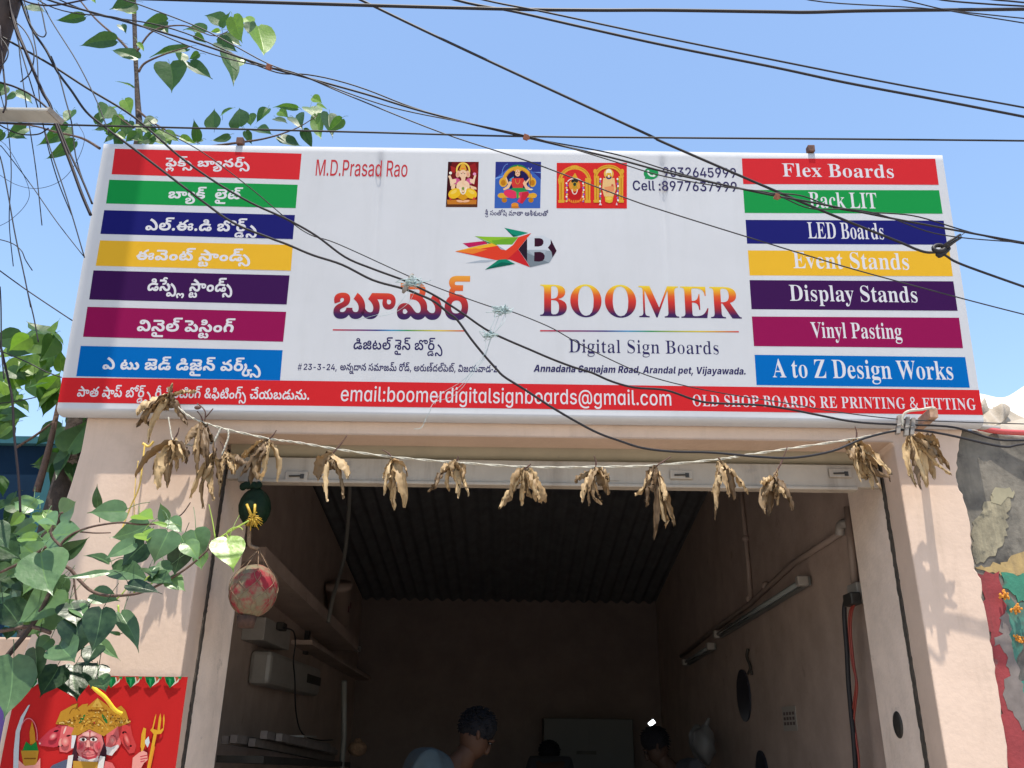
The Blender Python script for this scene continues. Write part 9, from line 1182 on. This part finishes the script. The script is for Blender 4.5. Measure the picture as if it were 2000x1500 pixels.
for k in range(8):
    for sgn in (1, -1):
        P = [tp_]
        for i in range(1, 9):
            ph = pi*(.12 + .86*i/8); th = 2*pi*k/8 + sgn*.55*sin(i*.8); P.append(g + Vector((47*s_*sin(ph)*cos(th), 47*s_*sin(ph)*sin(th), 52*s_*cos(ph))))
        mb.tube(smooth_path(P, 3), .6*s_, n=4)
mb.tube(smooth_path([PY(489,1015,HY), PY(487,1040,HY), PY(488,1065,HY), tp_], 6), [4.2*s_]*19, n=6); mb.build('net', ROPE, go, smooth=True)
mb = MB(); mb.tube([g + Vector((-6*s_,0,-50*s_)), g + Vector((-6*s_,0,-72*s_))], [20*s_, 15*s_], n=12); mb.build('rope_foot', mat('brown_rope', (.06,.03,.02), rough=.9, noise=.4, nscale=60), go, smooth=True)

# ------------------------------------------------------------------ inside the room, left side
def lp(px, py, X=-RX): return PX(px, py, X)
p = lp(526, 1236, -1.75); sw = thing('switch_board', 'off-white switch box with a black plug on the left wall under the gourd', 'switch box', tuple(p))
s_ = mpp(p); mb = MB(); a = PX(507,1205,-1.85); b = PX(552,1270,-1.85)
mb.box((-RX+.002, a.y, b.z),(-1.80, b.y, a.z)); mb.build('box', WHITEP, sw, bevel=.005)
mb = MB(); q = PX(545,1224,-1.79); mb.box((-1.7995,q.y-.06,q.z-.03),(-1.74,q.y+.06,q.z+.03)); mb.build('plug', DARKM, sw, bevel=.01)
mb = MB(); P = [PX(x, y, -1.74) for x, y in ((552,1226),(572,1232),(577,1255),(573,1290),(576,1330),(578,1390),(590,1432),(620,1445),(650,1445))]; mb.tube(smooth_path(P,5), .006, n=6); mb.build('cord', CABLE, sw, smooth=True)
def tube_light(pa, pb, X, label, inner):
    a, b = PX(*pa, X), PX(*pb, X); e = thing('tube_light', label, 'tube light', tuple((a+b)/2), 'tube lights on the room walls'); sg = 1 if X > 0 else -1
    mb = MB(); d = (b-a).normalized(); L = (b-a).length; mb.obox((a+b)/2 + Vector((sg*.03,0,0)), (b-a)/2, Vector((.02,0,0)), d.cross(Vector((1,0,0)))*.028); mb.build('batten', mat('batten_grey', (.12,.125,.12), rough=.5), e)
    mb = MB(); mb.tube([a + d*.05, b - d*.05], .016, n=10); mb.build('tube', mat('tube_glass', (.22,.24,.235), rough=.2), e, smooth=True)
    for q, sgn in ((a, 1), (b, -1)):
        mb = MB(); mb.obox(q + d*sgn*.02, d*.03, Vector((.035,0,0)), d.cross(Vector((1,0,0)))*.032); mb.build('end_cap', WHITEP, e, bevel=.008)
tube_light((585,1193), (700,1268), -1.90, 'unlit tube light low on the left wall of the room', 0)
tube_light((1568,1134), (1400,1240), 1.90, 'unlit tube light nearest the door on the right wall', 0)
tube_light((1388,1262), (1338,1294), 1.90, 'unlit tube light farther back on the right wall', 0)
cr = PX(575, 1318, -1.80); cy = thing('wall_box', 'pale rounded box with a dark square notch on the left wall', 'box', tuple(cr))
a, b = PX(527,1318,-1.80), PX(627,1318,-1.80); a.z = PX(577,1287,-1.80).z; b.z = PX(577,1349,-1.80).z
mb = MB(); mb.box((-RX+.002, a.y, b.z),(-1.80, b.y, a.z)); mb.build('cover', WHITEP, cy, bevel=.035)
q = PX(607,1327,-1.80); mb = MB(); mb.box((-1.7995, q.y-.16, q.z-.035),(-1.796, b.y+.002, q.z+.04)); mb.build('notch', DARKM, cy)
bk = PX(662, 1176, -1.72); bu = thing('bucket', 'plastic paint bucket standing on the wall ledge in the dark left corner', 'bucket', tuple(bk - Vector((0,0,.17))))
BK = mat('bucket_plastic', (.36,.27,.22), rough=.5); lo = PX(662, 1218, -1.80); hi = PX(662, 1140, -1.80); mb = MB(); mb.tube([lo, lo.lerp(hi,.86), lo.lerp(hi,.861), hi], [.105,.13,.14,.142], n=20); mb.build('body', BK, bu, smooth=True)
mb = MB(); q = lo.lerp(hi,.42)
for dx, w_, h_ in ((-.03,.018,.03),(.022,.025,.03),(-.03,.012,.02)): mb.obox(q + Vector((.115,dx*1.6,0)) + Vector((0,0,dx)), Vector((.004,0,0)), Vector((0,w_,0)), Vector((0,0,h_)))
mb.build('print', mat('bucket_print', (.10,.02,.03), rough=.5), bu)
pi_ = MB(); pi_.tube(smooth_path([PX(684,930,-1.55), PX(681,1000,-1.55), PX(672,1090,-1.55), PX(652,1160,-1.55), PX(641,1215,-1.55)],6), .018, n=10)
tag(pi_.build('pipe', mat('grey_pipe', (.16,.155,.14), rough=.5), smooth=True), 'bent grey pipe hanging from the roof in front of the bucket', 'pipe')
pi_ = MB(); pi_.tube([PX(672,1330,-1.45), PX(672,1440,-1.45), Vector((PX(672,1440,-1.45).x, PX(672,1440,-1.45).y, .12))], .024, n=10)
tag(pi_.build('post', mat('grey_pipe', (.2,.2,.2)), smooth=True), 'upright grey post at the end of the metal tube rack', 'post')
rk = PX(540,1468,-1.6); rack = thing('tube_rack', 'stack of square metal tubes on brackets by the left reveal', 'rack', tuple(rk))
for i, (pa, pb) in enumerate((((440,1445),(650,1478)),((456,1443),(655,1470)),((492,1450),(648,1484)),((515,1435),(640,1458)),((545,1440),(650,1466)))):
    X = -1.62 + .05*i; a, b = PX(*pa, X), PX(*pb, X); d = (b-a).normalized(); mb = MB(); mb.obox((a+b)/2, (b-a)/2, Vector((.02,0,0)), d.cross(Vector((1,0,0)))*.022); mb.build('square_tube', mat('tube_metal', (.13,.11,.10), rough=.5, noise=.3, nscale=9), rack)
a, b = PX(470,1472,-1.58), PX(655,1486,-1.58); mb = MB(); d = (b-a); mb.obox((a+b)/2 + Vector((0,0,-.03)), d/2, Vector((.14,0,0)), Vector((0,0,.02))); mb.build('shelf', DARKM, rack)
pk = PX(585,1438,-1.5); mb = MB(); mb.obox(pk, Vector((0,.22,0)), Vector((.08,0,0)), Vector((0,0,.006))); tag(mb.build('paper_sheet', WHITEP), 'folded white paper lying on the metal tubes', 'paper')
mb = MB(); q = PX(698,1462,-1.4); mb.ell(q, .09,.09,.07); mb.tube([q + Vector((0,0,.05)), q + Vector((0,0,.09))], [.05,.02]); tag(mb.build('brown_bundle', mat('jute', (.20,.12,.07), rough=.9, noise=.3, nscale=30), smooth=True), 'round brown bundle behind the upright grey post', 'bundle')
mb = MB(); a = PX(612,1218,-1.9); b = PX(622,1285,-1.9); mb.box((-RX+.002,a.y-.03,b.z),(-1.93,a.y+.06,a.z)); tag(mb.build('wall_strip', DARKM), 'narrow dark strip on the left wall above the pale rounded box', 'strip')
# right side
cp = thing('conduit', 'painted conduit running down and along the right wall of the room', 'conduit', tuple(PX(1466,1175,RX)))
def rp(x, y, X=1.945): return PX(x, y, X)
for pts, r in (([(1443,930),(1452,1010),(1460,1090),(1466,1166)], .021), ([(1640,1042),(1550,1100),(1466,1178),(1400,1226),(1330,1282)], .020)):
    mb = MB(); mb.tube([rp(*p) for p in pts], r, n=10); mb.build('pipe', GREYPVC, cp, smooth=True)
for x, y in ((1456,1052),(1464,1168),(1496,1144)):
    mb = MB(); q = rp(x, y); mb.ell(q, .034,.034,.034); mb.build('joint', GREYPVC, cp, smooth=True)
mb = MB(); mb.tube(smooth_path([rp(1641,1045), rp(1642,1028), rp(1650,1022,1.94), rp(1658,1026,1.95)], 5), .028, n=10); mb.build('joint', WHITEP, cp, smooth=True)
mb = MB(); mb.tube([PX(1655,990,1.945), PX(1671,1150,1.945)], .022, n=10); mb.build('pipe', GREYPVC, cp, smooth=True)
so_ = rp(1668,1158,1.91); sk = thing('wall_socket', 'white wall socket with a black plug beside the right reveal', 'socket', tuple(so_)); mb = MB(); mb.box((1.90, so_.y-.07, so_.z-.05),(RX-.001, so_.y+.07, so_.z+.05)); mb.build('plate', WHITEP, sk, bevel=.006)
mb = MB(); q = rp(1668,1170,1.88); mb.box((1.84,q.y-.06,q.z-.035),(1.899,q.y+.06,q.z+.03)); mb.build('plug', DARKM, sk, bevel=.008)
ca = MB(); ca.tube(smooth_path([PX(x,y,1.86) for x, y in ((1665,1168),(1653,1172),(1649,1200),(1654,1270),(1657,1330),(1662,1390),(1667,1440),(1672,1520),(1674,1600))],5), .0135, n=8); tag(ca.build('wall_cable', CABLE, smooth=True), 'thick black cable hanging down the right wall beside the reveal', 'cable')
rw = MB()
for k, pts in enumerate((((1668,1178),(1660,1195),(1658,1230),(1664,1290),(1672,1330),(1668,1370),(1665,1400),(1671,1440),(1677,1480),(1680,1560)),((1670,1178),(1663,1200),(1662,1240),(1668,1300),(1674,1340),(1671,1375),(1668,1410),(1673,1450),(1672,1490),(1676,1560)))): rw.tube(smooth_path([PX(x,y,1.87) for x, y in pts],5), .006, n=6)
tag(rw.build('wall_wire', mat('red_wire', (.22,.03,.02), rough=.5), smooth=True), 'pair of thin red wires hanging beside the black cable', 'wire')
DISC = mat('dark_disc', (.02,.022,.035), rough=.35)
for (x, y, r, lb) in ((1451,1358,.205,'dark round plate hung on the right wall'),(1487,1510,.16,'lower dark round plate on the right wall at the bottom edge')):
    q = PX(x, y, 1.955); mb = MB(); mb.tube([q, q + Vector((.013,0,0))], r, n=32); o = mb.build('wall_plate', DISC); tag(o, lb, 'plate', 'round plates on the right wall')
cl = PX(1541,1404,1.96); cal = thing('wall_notice', 'small printed notice stuck on the right wall', 'notice', tuple(cl)); a = PX(1527,1390,1.963); b = PX(1556,1418,1.963)
mb = MB(); mb.box((1.964, b.y, b.z-.03),(1.968, a.y, a.z+.03)); mb.build('paper', mat('old_paper', (.30,.27,.24), rough=.8), cal)
mb = MB()
for j in range(3):
    for k in range(4):
        y0 = b.y + (a.y-b.y)*(.10 + .22*k); zz = b.z + (a.z-b.z)*(.08+.33*j); mb.box((1.9620,y0,zz),(1.9636,y0+(a.y-b.y)*.14,zz+(a.z-b.z)*.2))
mb.build('print', mat('notice_print', (.09,.06,.06), rough=.8), cal)
mb = MB(); q = PX(1463,1290,1.95); mb.tube(smooth_path([q + Vector((0,0,.09)), q + Vector((-.01,.02,.03)), q + Vector((0,-.02,-.05)), q + Vector((-.01,.03,-.10))],4), .012, n=6); mb.tube([q + Vector((0,0,-.04)), q + Vector((0,-.05,-.11))], .010, n=6)
tag(mb.build('hanging_tool', DARKM, smooth=True), 'small dark tool hanging above the round plate', 'tool')
q = Vector((XR-.002, .42, PY(1707,1415,.42).z)); mb = MB(); mb.ell(q, .012, .05, .06); tag(mb.build('wall_bell', DARKM, smooth=True), 'dark oval knob on the right door reveal near the bottom', 'knob')
mb = MB(); q = PX(1375,1455,1.75); mb.ell(q, .10, .14, .16, fn=lambda d: 1+.12*sin(5*d.x+7*d.z)); mb.ell(q + Vector((0,.25,.03)), .08,.10,.15, fn=lambda d: 1+.1*sin(6*d.y+5*d.z)); mb.tube([q + Vector((0,0,.1)), q + Vector((.05,-.05,.22))], [.04,.012]); tag(mb.build('plastic_bag', mat('white_bag', (.16,.155,.155), rough=.5), smooth=True), 'crumpled pale bags hanging at the back of the right wall', 'bag')
# back of the room
CBY = YB - .6; a, b = PY(1062,1402,CBY), PY(1236,1402,CBY); cb = thing('cabinet', 'grey steel cabinet against the back wall behind the people', 'cabinet', ((a.x+b.x)/2, CBY, .12)); CBM = mat('cabinet_grey', (.07,.072,.07), rough=.6)
mb = MB(); mb.box((a.x,CBY,.12),(b.x,YB-.02,a.z)); mb.build('body', CBM, cb, bevel=.01)
mb = MB(); m_ = (a.x+b.x)/2
for s in (-1, 1): mb.box((m_ + (s-1)*.5*(m_-a.x-.02) + .01, CBY-.012, .2),(m_ + (s+1)*.5*(m_-a.x-.02) - .01, CBY-.001, a.z-.03))
mb.build('door', CBM, cb); q = PY(1145,1470,CBY-.03); mb = MB(); mb.box((q.x-.12,CBY-.04,q.z-.02),(q.x+.12,CBY-.013,q.z+.02)); mb.build('handle', DARKM, cb)
q = PY(1273,1412,5.0); mb = MB(); s_ = mpp(q); mb.obox(q, (RGT*5+UPV*4)*s_, (RGT*-2.6+UPV*3.2)*s_, FWD*.004); tag(mb.build('bright_glimmer', mat('glimmer_glow', (.8,.8,.8), emit=((.9,.95,1), 2.2))), 'tiny bright screen above the head of the person at the right', 'glimmer')  # small glowing tile for a bright spot of unknown source
# ------------------------------------------------------------------ people (mostly below the picture edge)
def skin_mesh(nodes, edges, name, m, parent, sub=2, extra=None):
    me = bpy.data.meshes.new('tmp'); me.from_pydata([tuple(p) for p, r in nodes], edges, []); ob = bpy.data.objects.new('tmp', me); COL.objects.link(ob)
    md = ob.modifiers.new('s', 'SKIN'); md.use_smooth_shade = True
    for i, (p, r) in enumerate(nodes):
        d = me.skin_vertices[0].data[i]; d.radius = (r, r) if not isinstance(r, tuple) else r; d.use_root = (i == 0)
    s = ob.modifiers.new('u', 'SUBSURF'); s.levels = sub; s.render_levels = sub
    dg = bpy.context.evaluated_depsgraph_get(); dg.update(); ev = ob.evaluated_get(dg); me2 = bpy.data.meshes.new_from_object(ev); bpy.data.objects.remove(ob)
    me2.name = name; me2.materials.clear(); me2.materials.append(m); me2.polygons.foreach_set('use_smooth', [True]*len(me2.polygons))
    if extra:
        b = bmesh.new(); b.from_mesh(me2); o = len(b.verts); vs_ = [b.verts.new(v) for v in extra.v]
        for f in extra.f:
            try: b.faces.new([vs_[i] for i in f])
            except ValueError: pass
        b.to_mesh(me2); b.free(); me2.polygons.foreach_set('use_smooth', [True]*len(me2.polygons))
    me2.transform(Matrix.Translation(-world_loc(parent)))
    o = bpy.data.objects.new(name, me2); COL.objects.link(o); o.parent = parent; return o
def person(head, face, lean, shirt, label, skin, bow=.5, H=1.68):
    """head: centre of the head; face: unit horizontal direction faced; lean: how far the trunk bends forward"""
    head = Vector(head); f = Vector(face).normalized(); s = Vector((f.y, -f.x, 0)); Z = Vector((0,0,1)); k = H/1.7
    neck = head - f*(.05+.05*lean)*k - Z*.15*k; chest = neck - f*(.06 + .17*lean)*k - Z*(.15 - .13*lean)*k; pel = Vector((chest.x, chest.y, 0)) - f*.12*lean*k; pel.z = .12 + .92*k - .02
    if chest.z - pel.z < .2: chest.z = pel.z + .3
    hipL = pel + s*.09*k - Z*.06; hipR = pel - s*.09*k - Z*.06
    base = thing('person', label, 'person', (pel.x, pel.y, .12), 'people working in the dark room')
    nodes = [(pel,(.13*k,.105*k)),(pel.lerp(chest,.5),(.125*k,.10*k)),(chest,(.15*k,.11*k)),(neck - Z*.02,(.07*k,.065*k)),(neck + Z*.05 + f*.01,(.052*k,.052*k)),(head - Z*.05,(.066*k,.062*k)),(head + Z*.03,(.078*k,.085*k)),(head + Z*.09,(.055*k,.06*k))]
    edges = [(i, i+1) for i in range(7)]; nd = lambda p, r: (nodes.append((p, r)), len(nodes)-1)[1]
    for sg, hip in ((1, hipL), (-1, hipR)):
        a = nd(hip, .085*k); b = nd(hip - Z*.40*k + f*.03, .06*k); c = nd(Vector((hip.x, hip.y, .12+.09)), .04*k); d = nd(Vector((hip.x, hip.y, .12+.035)) + f*.15, .03*k); edges += [(0,a),(a,b),(b,c),(c,d)]
        sh = nd(chest + s*sg*.17*k + Z*.09*k, .06*k); el = nd(chest + s*sg*.22*k - Z*.18*k + f*.08, .042*k); wr = nd(chest + s*sg*.14*k - Z*.22*k + f*.32, .028*k); pm = nd(chest + s*sg*.12*k - Z*.22*k + f*.39, (.018,.036)); edges += [(2,sh),(sh,el),(el,wr),(wr,pm)]
        P = nodes[pm][0]
        for j, L in enumerate((.068,.078,.073,.058)):
            o = s*(j-1.5)*.019; q1 = nd(P + o + f*.035, .0085); q2 = nd(P + o + f*(.035+L*.55) - Z*.012, .008); q3 = nd(P + o*.95 + f*(.035+L*.8) - Z*.036, .007); edges += [(pm,q1),(q1,q2),(q2,q3)]
        t1 = nd(P - s*sg*.036 - f*.02, .010); t2 = nd(P - s*sg*.055 + f*.018 - Z*.008, .009); t3 = nd(P - s*sg*.050 + f*.045 - Z*.018, .008); edges += [(pm,t1),(t1,t2),(t2,t3)]
    # face: nose, brows, ears, mouth added to the body surface
    fz = (f*cos(bow) - Z*sin(bow)); uz = Z*cos(bow) + f*sin(bow); fc = head + Z*.01
    fm = MB(); fm.tube([fc + fz*.082 + uz*.03, fc + fz*.100 - uz*.005, fc + fz*.104 - uz*.018, fc + fz*.085 - uz*.026], [.010,.014,.016,.012], n=8)
    for sg in (1,-1):
        fm.ell(fc + fz*.078 + s*sg*.034 + uz*.036, .02,.02,.009, nu=8, nv=6); fm.ell(fc + s*sg*.080 + uz*.004 - fz*.005, .012,.020,.032, nu=8, nv=6)
    fm.ell(fc + fz*.076 - uz*.052, .024,.024,.012, nu=8, nv=6); fm.ell(fc + fz*.062 - uz*.088, .030,.030,.022, nu=8, nv=6)
    fm.ell(fc - uz*.012 + fz*.004, .078, .078, .108, nu=20, nv=14); fm.tube([neck - Z*.03, neck.lerp(head,.5), head - Z*.04], [.06,.056,.06], n=12)
    skin_mesh(nodes, edges, 'body', skin, base, extra=fm)
    em_ = MB()
    for sg in (1,-1): em_.ell(fc + fz*.082 + s*sg*.033 + uz*.022, .011,.011,.007, nu=8, nv=6)
    em_.build('eye', mat('eye_dark', (.02,.015,.015), rough=.2), base, smooth=True)
    hm = MB(); c = head + uz*.045 - fz*.028; random.seed(int(head.x*100))
    ph = [random.uniform(0,6) for _ in range(4)]
    hm.ell(c, .098*k, .098*k, .088*k, nu=36, nv=20, fn=lambda d: 1 + .035*sin(9*d.x+ph[0])*sin(8*d.z+ph[1]) + .03*sin(17*d.y+ph[2]) + .02*sin(23*d.x+15*d.z) + .10*max(0, d.dot(fz*.6+uz*.8)))
    for i in range(300):
        d = Vector((random.gauss(0,1), random.gauss(0,1), random.gauss(.6,.7))).normalized()
        if d.dot(f) > .75 and d.z < .2: continue
        q = c + d*.094*k; hm.tube([q - d*.006, q + d*.012 + s*random.gauss(0,.006), q + d*.018 + f*random.gauss(.004,.008) - Z*.006], [.005,.004,.001], n=4)
    hm.build('hair', mat('black_hair', (.008,.008,.010), rough=.95, spec=.08, bump=.5, bscale=150), base, smooth=True)
    sn = [(pel,(.15*k,.125*k)),(pel.lerp(chest,.5),(.145*k,.12*k)),(chest,(.172*k,.13*k)),(neck - Z*.035,(.082*k,.078*k))]; se = [(0,1),(1,2),(2,3)]
    for sg in (1,-1):
        n0 = len(sn); sn += [(chest + s*sg*.17*k + Z*.09*k, .076*k),(chest + s*sg*.21*k - Z*.12*k + f*.055, .062*k)]; se += [(2,n0),(n0,n0+1)]
    so2 = skin_mesh(sn, se, 'shirt', shirt, base)
    tn = [(pel - Z*.02,(.14*k,.12*k))]; te = []
    for sg, hip in ((1, hipL), (-1, hipR)):
        n0 = len(tn); tn += [(hip,.105*k),(hip - Z*.40*k + f*.03,.078*k),(Vector((hip.x, hip.y, .12+.10)),.062*k)]; te += [(0,n0),(n0,n0+1),(n0+1,n0+2)]
    skin_mesh(tn, te, 'trousers', mat('trouser_cloth', (.03,.03,.04), rough=.9), base)
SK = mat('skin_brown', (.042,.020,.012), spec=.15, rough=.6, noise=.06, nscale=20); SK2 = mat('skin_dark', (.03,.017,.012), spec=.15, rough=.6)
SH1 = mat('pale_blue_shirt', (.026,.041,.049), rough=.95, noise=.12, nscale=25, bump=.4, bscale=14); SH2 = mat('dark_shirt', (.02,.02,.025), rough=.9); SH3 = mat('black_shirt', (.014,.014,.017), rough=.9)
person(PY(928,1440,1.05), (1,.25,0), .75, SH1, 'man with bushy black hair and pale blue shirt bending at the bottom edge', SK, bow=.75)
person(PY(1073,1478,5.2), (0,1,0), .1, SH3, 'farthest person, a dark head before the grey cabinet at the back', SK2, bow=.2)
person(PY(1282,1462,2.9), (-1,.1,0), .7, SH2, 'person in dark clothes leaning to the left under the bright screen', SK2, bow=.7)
